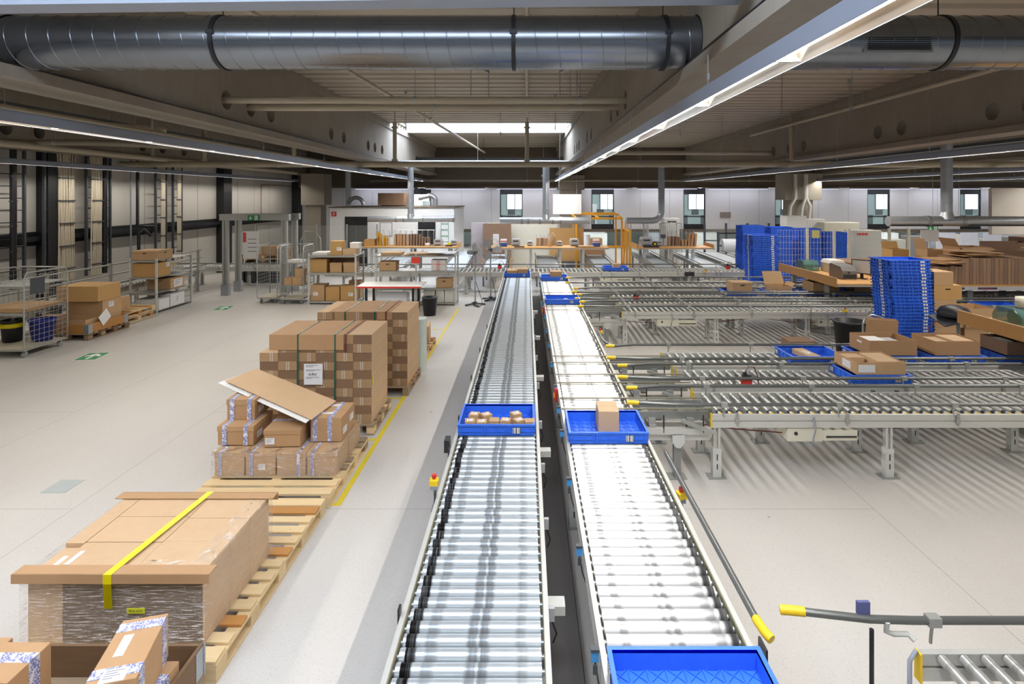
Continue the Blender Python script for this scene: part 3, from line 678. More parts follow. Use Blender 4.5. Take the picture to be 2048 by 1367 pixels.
# ================================================================ ROLLER TRACKS
RT = .73                                             # height of the roller tops
def roller_mesh(L, r, mat, yellow=False):
    b = MB(); b.cyl((-L/2, 0, 0), (L/2, 0, 0), r, 16)
    b.cyl((-L/2-.02, 0, 0), (-L/2, 0, 0), r*.35, 8); b.cyl((L/2, 0, 0), (L/2+.02, 0, 0), r*.35, 8)
    mats = [mat]
    if yellow:
        b.cur = 1; b.cyl((-L/2-.012, 0, 0), (-L/2+.012, 0, 0), r*1.03, 16); mats.append(YELLOW)
    return b.mesh('roller', mats)
def leg_parts(t, x, y, ztop, w=.08, d=.06, flip=1):
    lg = MB().box(x-w/2, x-.012, y-d/2, y+d/2, .28, ztop).box(x+.012, x+w/2, y-d/2, y+d/2, .28, ztop).box(x-.012, x+.012, y-d/2+.02, y+d/2-.02, .28, ztop).obj('leg', ALU, t, bevel=.004)
    MB().box(x-w/2-.008, x+w/2+.008, y-d/2-.008, y+d/2+.008, .008, .33).obj('foot_sleeve', PALEGREY, lg)
    MB().box(x-.1, x+.1, y-.07, y+.07, 0, .01).obj('foot_plate', ZINC, lg)
    MB().box(x-.006, x+.006, y-d/2-.010, y-d/2-.007, .2, .27).box(x-.006, x+.006, y-d/2-.010, y-d/2-.007, .10, .16).obj('slot', BLACKPL, lg)
def estop(t, p, rz=0):
    x, y, z = p
    e = MB().ob((x, y, z), (.075, .075, .055), rz=rz).obj('emergency_stop_box', YELLOW, t, bevel=.006)
    MB().cyl((x, y, z+.027), (x, y, z+.045), .014, 12).cyl((x, y, z+.045), (x, y, z+.065), .022, 14, .02).obj('button', RED, e)
    MB().ob((x, y-.03, z-.035), (.06, .02, .03)).tube([(x, y-.03, z-.05), (x+.01, y-.03, z-.13), (x-.02, y-.02, z-.25)], .006, 6).obj('cable', CABLEG, e)
def sensor(t, p, s=1):
    x, y, z = p
    e = MB().box(x-.02, x+.02, y-.012, y+.012, z, z+.055).obj('sensor', BLUEPL, t)
    MB().box(x-.022, x+.022, y-.016, y+.016, z+.055, z+.07).box(x-.012, x+.012, y-.02, y-.012, z-.06, z-.01).tube([(x, y, z), (x+.02*s, y, z-.12), (x+.05*s, y+.04, z-.22)], .005, 6).obj('bracket', GREYSTEEL, e)

def main_track(label, x0, x1, y0, y1, rmat, pitch=.0985, r=.042):
    cx = (x0+x1)/2
    t = thing('roller_conveyor', label, 'conveyor', (cx, y0, 0)); w = x1-x0; L = y1-y0; h = w/2
    for s in (-1, 1):
        a = s*h; i = s*(h-.03)
        b = MB()
        xa, xb = min(a, i), max(a, i)
        b.box(xa, xb, 0, L, .60, .655).box(xa, xb, 0, L, .675, RT+.012).box(xa+.008, xb-.008, 0, L, .655, .675)
        rail = b.obj('side_rail', ALU, t)
        MB().box(min(i, i-s*.004), max(i, i-s*.004), 0, L, .69, RT+.004).obj('guard_strip', plain('yellowish_strip', '#8f8a6c', .5), rail)
    me = roller_mesh(w-.1, r, rmat); n = int((L-.1)/pitch)
    rest = MB()
    for k in range(n):
        yy = .05+pitch*(k+.5)
        if k < 100:
            link('roller', me, t, (0, yy, RT-r))
        else: rest.cyl((-(w-.1)/2, yy, RT-r), ((w-.1)/2, yy, RT-r), r, 12)
    if n > 100: tag(rest.obj('roller', rmat, t), kind='stuff')
    for k in range(int(L/1.6)+1): MB().box(-h+.03, h-.03, .3+1.6*k, .36+1.6*k, .56, .61).obj('cross_bearer', ALUGREY, t)
    MB().box(-h+.06, h-.06, .1, L, .575, .59).obj('drip_tray', TROUGH, t)
    for k in range(int(L/2.4)+1):
        for s in (-1, 1): leg_parts(t, s*(h-.06), .8+2.4*k, .6)
    return t
trackA = main_track('roller track at left with dark worn bands, carrying a blue tote of small parcels', -.742, .128, 2.3, 18.25, ROLLER_A)
trackB = main_track('bright roller track at right, carrying blue totes towards the cross tracks', .395, 1.235, 2.3, 18.25, ROLLER_B)
def loc(t, x, y, z): return (x - t.location.x, y - t.location.y, z)
estop(trackA, loc(trackA, -.80, 4.88, .74)); estop(trackB, loc(trackB, 1.29, 4.74, .70), .3); estop(trackB, loc(trackB, 1.36, 10.5, .68), .3)
for y in (3.05, 3.95, 4.9, 5.9, 6.55, 7.3, 8.3, 9.4, 10.4, 11.6, 13, 14.4, 16): sensor(trackB, loc(trackB, .365, y, .70))
for i, y in enumerate((3.45, 4.4, 5.3, 6.3, 7.6, 8.9, 10.2, 12)):
    bx = loc(trackA, .15, y, .66)
    e = MB().cb(bx[0], bx[1], bx[2], .035, .03, .08).obj('switch_box', LGREYPL, trackA)
    MB().tube([(bx[0], bx[1], bx[2]-.04), (bx[0]+.03, bx[1], bx[2]-.12), (bx[0]+.01, bx[1]+.03, bx[2]-.2)], .006, 6).obj('cable', CABLEB, e)
for y in (3.7, 5.95, 8.4, 10.8, 13.2):
    MB().box(.128-trackA.location.x, .25-trackA.location.x, y-2.3, y-2.3+.1, .46, .52).obj('junction_box', PALEGREY, trackA)
for y in (3.3, 4.6, 5.4, 6.2, 7.6, 9.0, 10.6): MB().box(-.755-trackA.location.x, -.742-trackA.location.x, y-2.3, y-2.3+.05, .66, .79).obj('reflector_plate', BLACKPL, trackA)
bx = loc(trackA, -.79, 5.62, .74); MB().cb(bx[0], bx[1], bx[2], .05, .12, .12).obj('switch_box', BLACKPL, trackA)
for y, c in ((7.25, 0), (12.6, 0)):
    e = MB().cb(*loc(trackB, .37, y, .66), .04, .07, .16).obj('isolator_switch', RED, trackB)
    MB().cb(*loc(trackB, .348, y-.01, .66), .02, .04, .06).obj('rotary_handle', YELLOW, e)
# side guide at the right of the bright track, with a yellow nose
g = MB(); g.tube([loc(trackB, 1.30, y, .80) for y in (5.3, 4.3, 3.5, 3.22)], .022, 8); g = g.obj('guide_rail', GUIDE, trackB)
MB().tube([loc(trackB, 1.30, 3.22, .80), loc(trackB, 1.31, 3.12, .80), loc(trackB, 1.33, 3.08, .79)], .026, 8).obj('end_cap', YELLOW, g)
MB().cb(*loc(trackB, 1.262, 3.03, .76), .012, .1, .1).obj('reflector_plate', BLACKPL, trackB)
g = MB().tube([loc(trackB, 1.27, 10.1, .80), loc(trackB, 1.27, 9.4, .8), loc(trackB, 1.34, 9.15, .8)], .02, 8).obj('guide_rail', GUIDE, trackB)
MB().cyl(loc(trackB, 1.34, 9.15, .8), loc(trackB, 1.35, 9.07, .8), .026, 8).obj('end_cap', YELLOW, g)
# dark cable trough on the floor between the two tracks
tag(MB().box(.13, .39, 2.3, 18, 0, .035).box(.13, .145, 2.3, 18, .035, .1).box(.375, .39, 2.3, 18, .035, .1).obj('cable_trough', TROUGH), 'dark cable trough on the floor between the two long roller tracks', 'cable trough')

LANEMESH = {}
def lane(label, x0, x1, y0, W=.75, pitch=.118, legs=(), rails=(True, True), drives=(), group=None, rz=0, loc_=None, yellow=True, r=.024, zt=RT, bend=.1, railstart=-.85, raily=(-.03, .6), tray=True):
    L = x1-x0
    t = thing('roller_conveyor', label, 'conveyor', loc_ or (x0, y0, 0), rz, group)
    for k, (ya, yb) in enumerate(((0, .035), (W-.035, W))):
        rail = MB().box(0, L, ya, yb, zt-.155, zt-.085).box(0, L, ya, yb, zt-.07, zt-.005).box(0, L, ya+.01, yb-.01, zt-.085, zt-.07).obj('side_rail', ALU, t, bevel=.003)
        if k == 0:
            for q in range(int(L/1.25)): MB().cb(.28+1.25*q, -.008, zt-.075, .045, .018, .06).cb(.28+1.25*q, -.008, zt-.02, .03, .016, .07).cyl((.28+1.25*q, -.012, zt-.13), (.28+1.25*q, -.012, zt+.01), .007, 6).obj('clamp', ZINC, rail)
    key = (W, r, yellow)
    if key not in LANEMESH: LANEMESH[key] = roller_mesh(W-.09, r, LANEROLL, yellow)
    n = int(L/pitch)
    for k in range(min(n, 100)):
        o = link('roller', LANEMESH[key], t, (.05+pitch*(k+.5), W/2, zt-r), PI/2)
    if n > 100:
        b = MB()
        for k in range(100, n): b.cyl((.05+pitch*(k+.5), .045, zt-r), (.05+pitch*(k+.5), W-.045, zt-r), r, 12)
        tag(b.obj('roller', STEEL, t), kind='stuff')
    if yellow: MB().box(-.012, 0, 0, .05, zt-.155, zt).obj('end_plate', YELLOW, t); MB().box(-.012, 0, W-.05, W, zt-.155, zt).obj('end_plate', YELLOW, t)
    if tray: MB().box(.1, L, W*.62, W*.8, zt-.2, zt-.165).obj('belt_channel', ALUGREY, t)
    for x in legs:
        leg_parts(t, x, .05, zt-.155); leg_parts(t, x+.02, W-.05, zt-.155)
        MB().box(x-.03, x+.03, .03, W-.03, zt-.23, zt-.16).obj('cross_bearer', ALUGREY, t)
    for i, on in enumerate(rails):
        if not on: continue
        yy = raily[i]; zz = zt+.12
        s = railstart + (.08*i)
        g = MB().tube([(s, yy+(bend if i == 0 else -bend*.3), zz-.015), (s+.35, yy+.01, zz), (s+.6, yy, zz), (L, yy, zz)], .021, 8).obj('guide_rail', GUIDE, t)
        MB().tube([(s-.1, yy+(bend if i == 0 else -bend*.3)+.02, zz-.02), (s-.06, yy+(bend if i == 0 else -bend*.3)+.01, zz-.015), (s+.03, yy+(bend*.9 if i == 0 else -bend*.28), zz-.013)], .026, 8).obj('end_cap', YELLOW, g)
        for q in range(int(L/1.3)+1):
            x = .12+1.3*q
            if x < L: MB().tube([(x, yy, zz), (x, yy+.015, zz-.09), (x, yy+(.0 if i == 0 else .02), zz-.14)], .009, 6).cb(x, yy, zz, .07, .05, .05).obj('bracket', ZINC, g)
    for x, ln in drives:
        d = MB().box(x, x+ln*.5, .02, .3, zt-.32, zt-.165).box(x+ln*.5, x+ln, .02, .25, zt-.31, zt-.19).obj('drive_unit', CREAM, t, bevel=.006)
        MB().cyl((x+.12*ln, .022, zt-.225), (x+.12*ln, .01, zt-.225), .02, 12).box(x+ln*.55, x+ln*.98, .01, .022, zt-.27, zt-.255).box(x+ln*.55, x+ln*.75, .1, .2, zt-.19, zt-.185).box(x+ln*.78, x+ln*.97, .1, .2, zt-.19, zt-.185).obj('switch_knob', BLACKPL, d)
        MB().tube([(x+ln*.36, -.012, zt-.03), (x+ln*.37, -.03, zt-.16), (x+ln*.32, -.03, zt-.33), (x+ln*.25, .05, zt-.35), (x+ln*.2, .1, zt-.3)], .009, 8).obj('cable', CABLEG, d)
        MB().tube([(x-1.1, .3, zt-.2), (x-.5, .25, zt-.27), (x, .15, zt-.27)], .007, 6).obj('hose', CABLER, d)
        MB().tube([(x+ln+.1, .3, zt-.18), (x+ln+.6, .3, zt-.28), (x+ln+1.3, .3, zt-.2)], .009, 6).obj('hose', CABLER, d)
    return t
def transfer(label, y0, W, group):
    """chain transfer between the long track and a cross track: two thin bars over the rollers and a low cross frame"""
    t = thing('chain_transfer', label, 'conveyor', (1.25, y0, 0), 0, group)
    for yy in (.12, W-.28):
        MB().box(-.85, .9, yy-.012, yy+.012, RT+.0125, RT+.024).obj('chain_bar', plain('chain_bar', '#8f8a78', .4, .4), t)
        MB().box(.02, .86, yy-.02, yy+.02, RT-.09, RT-.012).obj('chain_guide', ALUGREY, t)
    for yy, z in ((.02, .5), (.06, .42), (W-.06, .5), (.3, .46)):
        MB().box(.02, .84, yy-.025, yy+.025, z, z+.07).obj('cross_beam', ALU, t)
    for x in (.18, .62):
        MB().box(x-.04, x+.04, .02, W-.02, .55, .6).box(x-.04, x+.04, .05, .1, .5, .66).box(x-.04, x+.04, W-.12, W-.07, .5, .66).obj('cross_bearer', ZINC, t)
    MB().bar((.5, 0.0, .66), (.86, -.12, .56), .05, .03).obj('brace', ZINC, t)
    leg = MB().box(.42, .5, .02, .08, .01, .5).obj('leg', ALUGREY, t); MB().box(.36, .56, -.03, .13, 0, .01).obj('foot_plate', ZINC, leg)
    MB().prism([(-.07, 0), (.07, 0), (.07, -.08), (.025, -.14), (-.025, -.14), (-.07, -.08)], lambda a, b_, c: (.46+a, -.02-c, .5+b_), .012).obj('gusset_plate', PALEGREY, t)
    for x in (.3, .75): MB().cyl((x, .0, .72), (x, .0, .52), .008, 6).obj('sensor_rod', BLACKPL, t)
    return t
LN = [lane('roller cross track nearest the camera on the right, with long empty front rollers', 2.1, 9.0, 6.42, .75, legs=(.06, 2.02, 3.98, 5.94), rails=(True, True), drives=((.86, .8), (5.4, .7))),
      lane('middle roller cross track of the near three, under the open carton with white labels', 2.14, 9.0, 7.34, .75, legs=(.9, 2.9, 4.9), drives=()),
      lane('roller cross track farthest of the near three, full of totes with open cartons', 2.12, 9.0, 8.25, .73, legs=(.9, 2.9, 4.9), drives=(), raily=(-.05, .72)),
      lane('roller cross track nearest of the middle group, ending in a yellow emergency stop', 2.04, 13.2, 12.12, .75, legs=(.06, 2.02, 3.98, 5.94, 7.9), drives=((.75, .85), (4.2, .5))),
      lane('middle roller cross track of the middle group', 2.06, 13.2, 13.05, .75, legs=(.9, 2.9, 4.9, 6.9)),
      lane('roller cross track farthest of the middle group, with cartons in blue totes', 2.06, 13.2, 13.95, .75, legs=(.9, 2.9, 4.9, 6.9))]
for i, (y0, W, w) in enumerate(((6.42, .75, 'nearest track of the near group'), (7.34, .75, 'middle track of the near group'), (8.25, .73, 'far track of the near group'),
                                (12.12, .75, 'nearest track of the middle group'), (13.05, .75, 'middle track of the middle group'), (13.95, .75, 'far track of the middle group'))):
    transfer('chain transfer linking the bright long track to the ' + w, y0, W, 'chain transfers beside the bright track')
estop(LN[3], (4.75+.0, -.03, .75)); sensor(LN[1], (2.9, .68, .64)); sensor(LN[1], (3.2, .68, .64))
for x in (2.3, 2.6, 4.4, 5.6): sensor(LN[0], (x, .78, .66))
def scanner(t, x, y, z):
    e = MB().cb(x, y, z, .13, .07, .11).obj('scanner', RED, t, bevel=.008)
    MB().cb(x, y, z+.065, .11, .06, .03).cb(x-.02, y, z+.09, .04, .04, .05).obj('scanner_head', BLACKPL, e)
    MB().tube([(x-.02, y, z+.1), (x+.02, y, z+.19), (x+.1, y, z+.18), (x+.15, y, z+.05), (x+.16, y, z-.12)], .008, 6).obj('cable', plain('plum_cable', '#6e3a4a', .5), e)
scanner(LN[1], .71, .02, .80); scanner(LN[4], .45, .02, .84)
# near cross track at the lower right corner
LJ = lane('roller cross track in the lower right corner with one long guide rail', 2.13, 6.5, 2.35, .75, legs=(2.0, 3.9), rails=(False, True), raily=(0, .79), railstart=-.66, bend=-.3, r=.027, pitch=.118)
MB().cyl((-.25, .74, .2), (-.25, .74, .84), .012, 8).obj('post', BLACKPL, LJ)
MB().cb(-.25, .82, .90, .07, .02, .07).obj('reflector_plate', plain('violet_plate', '#5a5f8e', .4), LJ)
MB().tube([(-.14, .78, .85), (-.14, .79, .79), (-.1, .79, .775), (-.02, .79, .775), (.0, .76, .76)], .014, 8).obj('bracket', PALEGREY, LJ)
MB().tube([(-.02, .72, .74), (-.07, .7, .70), (-.07, .7, .5)], .012, 8).obj('cable', CABLEG, LJ)
t = thing('chain_transfer', 'yellow-topped dark transfer beam at the bottom edge beside the near cross track', 'conveyor', (1.25, 2.2, 0))
MB().box(0, .85, .62, .66, RT-.02, RT).obj('chain_bar', plain('chain_bar', '#8f8a78', .4, .4), t); MB().box(0, .85, .60, .68, RT-.1, RT-.02).obj('chain_guide', TROUGH, t); MB().box(.3, .38, .6, .68, 0, RT-.1).obj('leg', ALUGREY, t)
# long far cross track behind the ends of the two tracks
LG = lane('long far roller cross track running the width of the hall behind the two tracks', -6.6, 7.9, 18.5, 1.05, pitch=.14, legs=(.6, 2.6, 4.6, 8.6, 10.25, 11.9, 13.6), rails=(False, True), raily=(0, 1.05), railstart=.2, bend=.02, drives=((9.0, 1.0), (12.6, .9)), r=.03)
estop(LG, (12.4, -.03, .74)); scanner(LG, 13.2, .1, .86); scanner(LG, 5.7, .2, .86)
MB().cb(11.9, -.03, .66, .3, .06, .14).obj('control_box', BLACKPL, LG)
lane('far low roller track behind the bright track, left of the middle group', 2.0, 8.2, 15.6, .9, pitch=.16, legs=(1.0, 3, 5), rails=(True, True), raily=(-.2, .85), yellow=True)
# roller tracks along the left wall and by the gate
LW = lane('roller track along the left wall behind the wire trolley and the archive rack', 0, 11.0, 0, .75, pitch=.14, legs=(.5, 2.5, 4.5, 6.5, 8.5, 10.5), rails=(True, False), raily=(-.02, .7), railstart=.1, bend=0, rz=PI/2, loc_=(-11.1, 8.6, 0), yellow=False)
lane('roller track crossing towards the gate portal at left', -12.3, -8.0, 19.8, .8, pitch=.14, legs=(.5, 2.2, 3.8), rails=(True, False), raily=(-.02, .7), railstart=.05, bend=0, yellow=False)
lane('roller track behind the far wire trolleys on the left', -7.6, -6.7, 18.9, .9, pitch=.14, legs=(.3,), rails=(False, False), yellow=False)
# belt conveyors running away behind the far cross track
def belt(label, x0, x1, y0, y1, z0, z1, mat, nose=YELLOW):
    t = thing('belt_conveyor', label, 'conveyor', ((x0+x1)/2, y0, 0)); w = x1-x0; L = y1-y0; h = w/2
    b = MB(); b.add([(-h+.03, 0, z0), (h-.03, 0, z0), (h-.03, L, z1), (-h+.03, L, z1), (-h+.03, 0, z0-.05), (h-.03, 0, z0-.05), (h-.03, L, z1-.05), (-h+.03, L, z1-.05)],
        [(0,1,2,3), (4,7,6,5), (0,4,5,1), (2,6,7,3), (1,5,6,2), (0,3,7,4)]); b.obj('belt', mat, t)
    for s in (-1, 1):
        b = MB().bar((s*h, 0, z0-.03), (s*h, L, z1-.03), .035, .12); r = b.obj('side_rail', ALUGREY, t)
        MB().tube([(s*(h+.02), 0, z0+.1), (s*(h+.02), L, z1+.1)], .016, 8).obj('guide_rail', GUIDE, r)
        MB().cyl((s*(h+.02), -.08, z0+.1), (s*(h+.02), 0.03, z0+.1), .03, 10).obj('end_cap', nose, r)
        for q in (.1, .5, .9): MB().box(s*h-.03, s*h+.03, L*q-.03, L*q+.03, 0, z0+(z1-z0)*q-.09).obj('leg', ALUGREY, t)
    return t
BY = 'belt conveyors behind the far cross track'
for lb, x0, x1, y1, z1, m in (('pale belt conveyor behind the shelf left of the fans', -2.9, -2.1, 23.5, .9, BELTWHITE), ('pale belt conveyor behind the spinning fans', -1.55, -.75, 23.6, .78, BELTWHITE),
        ('dark and white belt conveyor under the middle of the packing bench', .35, 1.15, 23.0, .8, BELTDARK), ('grey belt conveyor at the right foot of the middle bench', 2.35, 3.1, 23.4, .78, BELT),
        ('grey belt conveyor left below the third packing bench', 4.4, 5.2, 24.0, .8, BELT), ('pale grey belt conveyor right of the third packing bench', 6.1, 6.9, 24.2, .8, BELTWHITE), ('rightmost belt conveyor below the bubble film roll', 7.2, 8.2, 24.2, .8, BELTWHITE),
        ('pale belt conveyor behind the left bench and the gate shelf', -5.2, -4.3, 23.4, .85, BELT)):
    belt(lb, x0, x1, 19.75, y1, RT, z1, m)
# ================================================================ BLUE TOTES
def tote_meshes(w=.8, d=.6, h=.12):
    b = MB(); t = .012; hw, hd = w/2-.012, d/2-.012
    b.box(-hw, hw, -hd, hd, .004, .010)
    nx, ny = 8, 6; cx, cy = 2*hw/nx, 2*hd/ny
    for i in range(nx+1): b.box(-hw+i*cx-.003, -hw+i*cx+.003, -hd, hd, .010, .018)
    for j in range(ny+1): b.box(-hw, hw, -hd+j*cy-.003, -hd+j*cy+.003, .010, .018)
    for i in range(nx):
        for j in range(ny):
            p = (-hw+i*cx, -hd+j*cy); q = (p[0]+cx, p[1]+cy)
            b.bar((p[0], p[1], .013), (q[0], q[1], .013), .004, .007); b.bar((q[0], p[1], .013), (p[0], q[1], .013), .004, .007)
    for s in (-1, 1):
        b.box(min(s*hw, s*(hw-t)), max(s*hw, s*(hw-t)), -hd, hd, .004, h); b.box(-hw, hw, min(s*hd, s*(hd-t)), max(s*hd, s*(hd-t)), .004, h)
        b.box(-w/2, w/2, s*hd-.012 if s > 0 else -d/2, d/2 if s > 0 else -hd+.012, h-.018, h)
        b.box(-w/2 if s < 0 else hw-.012, -hw+.012 if s < 0 else w/2, -d/2, d/2, h-.018, h)
        for k in range(7):
            x = -hw+.03+k*(2*hw-.06)/6
            if k in (2, 4):
                for e in (-.03, 0, .03): b.box(x+e-.006, x+e+.006, min(s*hd, s*d/2), max(s*hd, s*d/2), .02, h-.018)
            else: b.box(x-.004, x+.004, min(s*hd, s*d/2), max(s*hd, s*d/2), .02, h-.018)
        for k in range(5):
            y = -hd+.03+k*(2*hd-.06)/4; b.box(min(s*hw, s*w/2), max(s*hw, s*w/2), y-.004, y+.004, .02, h-.018)
        b.box(-hw, hw, min(s*hd, s*(d/2-.004)), max(s*hd, s*(d/2-.004)), .045, .052); b.box(min(s*hw, s*(w/2-.004)), max(s*hw, s*(w/2-.004)), -hd, hd, .045, .052)
    body = b.mesh('tote_body', TOTE)
    lab = MB().box(.17, .25, -d/2-.001, -d/2+.003, .03, .09).mesh('label', BARCODE)
    lab2 = MB().box(-w/2-.001, -w/2+.003, .16, .24, .03, .09).mesh('label', BARCODEY)
    return body, lab, lab2
TB, TL, TL2 = tote_meshes()
def tote(label, x, y, z=RT, rz=0., group=None):
    t = thing('plastic_tote', label, 'tote', (x, y, z+.001), rz, group)
    link('tote_body', TB, t); link('label', TL, t); link('label', TL2, t); return t
TG = 'blue totes on the roller tracks'
TZ = RT+.02                                             # top of a tote's floor grid
tote('blue tote of small brown parcels on the left roller track', -.315, 6.12, group=TG)
tote('blue tote with one large brown carton on the bright right track', .815, 5.93, group=TG)
tote('blue tote with a small white packet on the bright right track', .815, 13.2, group=TG)
tote('blue tote with two brown cartons at the far end of the left track', -.3, 17.55, group=TG)
tote('blue tote with one brown carton near the far end of the bright track', .8, 16.8, group=TG)
tote('empty blue tote cut off at the bottom edge of the bright track', .815, 2.66, group=TG)
tote('blue tote with a single carton on the far cross track', 2.95, 18.95, group=TG)
tote('blue tote with a flat pink-brown carton on the far track of the near group', 4.28, 8.6, group=TG)
tote('blue tote under the open carton with a white hand hole', 5.33, 8.6, group=TG)
tote('blue tote under the open carton holding pale flat boxes', 6.35, 8.6, group=TG)
tote('blue tote under the dark open carton beside the bench leg', 7.4, 8.6, group=TG)
tote('blue tote under the open carton with white labels on the middle near track', 4.66, 7.72, group=TG)
for i, x in enumerate((5.3, 6.35, 7.35, 8.4, 9.5)):
    tote(('blue tote with a closed archive carton on the far middle track', 'blue tote with an opened tan carton on the far middle track', 'blue tote with a dark open carton near the front bench',
          'blue tote under the long front bench behind the stack', 'rightmost blue tote under the front bench on the far middle track')[i], x, 14.32, group=TG)
for i, x in enumerate((10.3, 11.3, 12.3)):
    tote('blue tote below the cardboard rack at far right, %s from the left' % ORD[i], x, 12.5, group=TG)

# nested stacks: only the rim band of each tote shows
def stack_mesh(p, w=.8, d=.6):
    b = MB(); hw, hd = w/2-.024, d/2-.024; t = .012
    b.box(-hw, hw, -hd, hd, .0005, .006)
    for s in (-1, 1):
        b.box(min(s*hw, s*(hw-t)), max(s*hw, s*(hw-t)), -hd, hd, .006, p-.0005); b.box(-hw, hw, min(s*hd, s*(hd-t)), max(s*hd, s*(hd-t)), .006, p-.0005)
        b.box(-w/2, w/2, hd-.012 if s > 0 else -d/2, d/2 if s > 0 else -hd+.012, p-.019, p-.0005)
        b.box(-w/2 if s < 0 else hw-.012, -hw+.012 if s < 0 else w/2, -d/2, d/2, p-.019, p-.0005)
        for k in range(9):
            x = -hw+.04+k*(2*hw-.08)/8
            n = (-.022, 0, .022) if k in (3, 5) else (0,)
            for e in n: b.box(x+e-.004, x+e+.004, min(s*hd, s*(d/2-.002)), max(s*hd, s*(d/2-.002)), .004, p-.016)
        for k in range(6):
            y = -hd+.04+k*(2*hd-.08)/5; b.box(min(s*hw, s*(w/2-.002)), max(s*hw, s*(w/2-.002)), y-.004, y+.004, .004, p-.016)
    body = b.mesh('tote_body', TOTE)
    b = MB()
    for x in (.185, .23): b.box(x, x+.035, -d/2-.0015, -d/2+.002, .008, p-.018)
    l1 = b.mesh('label', PAPER)
    b = MB()
    for y in (-.09, -.04): b.box(-w/2-.0015, -w/2+.002, y, y+.035, .008, p-.018)
    return body, l1, b.mesh('label', PAPER)
def tote_stack(x, y, z, n, p, where, group, rz=0, parts=True, lean=None):
    sb = stack_mesh(p); ox = oy = 0.
    for k in range(n):
        j = n-1-k
        ox += random.uniform(-.004, .004); oy += random.uniform(-.004, .004)
        if random.random() < .15: ox += random.choice((-.012, .012))
        dx = (lean or 0)*max(0, k-n*.45)*.004
        lb = ('topmost' if j == 0 else 'bottom' if j == n-1 else (ORD[j] if j < len(ORD) else 'low')+' from the top') + ' blue tote of ' + where
        t = thing('plastic_tote', lb, 'tote', (x+ox+dx, y+oy, z+k*p), rz+random.uniform(-.008, .008), group)
        link('tote_body', sb[0], t)
        if parts: link('label', sb[1], t); link('label', sb[2], t)
# small wheeled dollies carry the stacks
def dolly(x, y, label):
    t = thing('tote_dolly', label, 'dolly', (x, y, 0)); MB().box(-.4, .4, -.3, .3, .12, .15).obj('deck', BLACKPL, t, bevel=.004)
    for sx in (-.32, .32):
        for sy in (-.22, .22): MB().cyl((sx-.015, sy, .05), (sx+.015, sy, .05), .05, 12).box(sx-.02, sx+.02, sy-.02, sy+.02, .05, .12).obj('caster', GREYPL, t)
dolly(7.12, 10.7, 'low dolly under the tall front stack of blue totes'); tote_stack(7.12, 10.7, .151, 31, .0605, 'the tall front stack', 'totes of the tall front stack', lean=-1)
dolly(7.0, 16.9, 'low dolly under the second stack of blue totes by the green bin'); tote_stack(7.0, 16.9, .151, 30, .0635, 'the second stack', 'totes of the second stack', lean=-.6)
for i, (x, y, n) in enumerate(((7.7, 19.6, 32), (8.75, 19.8, 31), (9.8, 19.9, 30), (10.75, 20.0, 28))):
    w = ('the first stack behind the second stack', 'the left stack behind the wire fence', 'the middle stack behind the wire fence', 'the right stack behind the wire fence')[i]
    dolly(x, y, 'low dolly under ' + w); tote_stack(x, y, .151, n, .064, w, 'totes of the stacks behind the fence', parts=False)

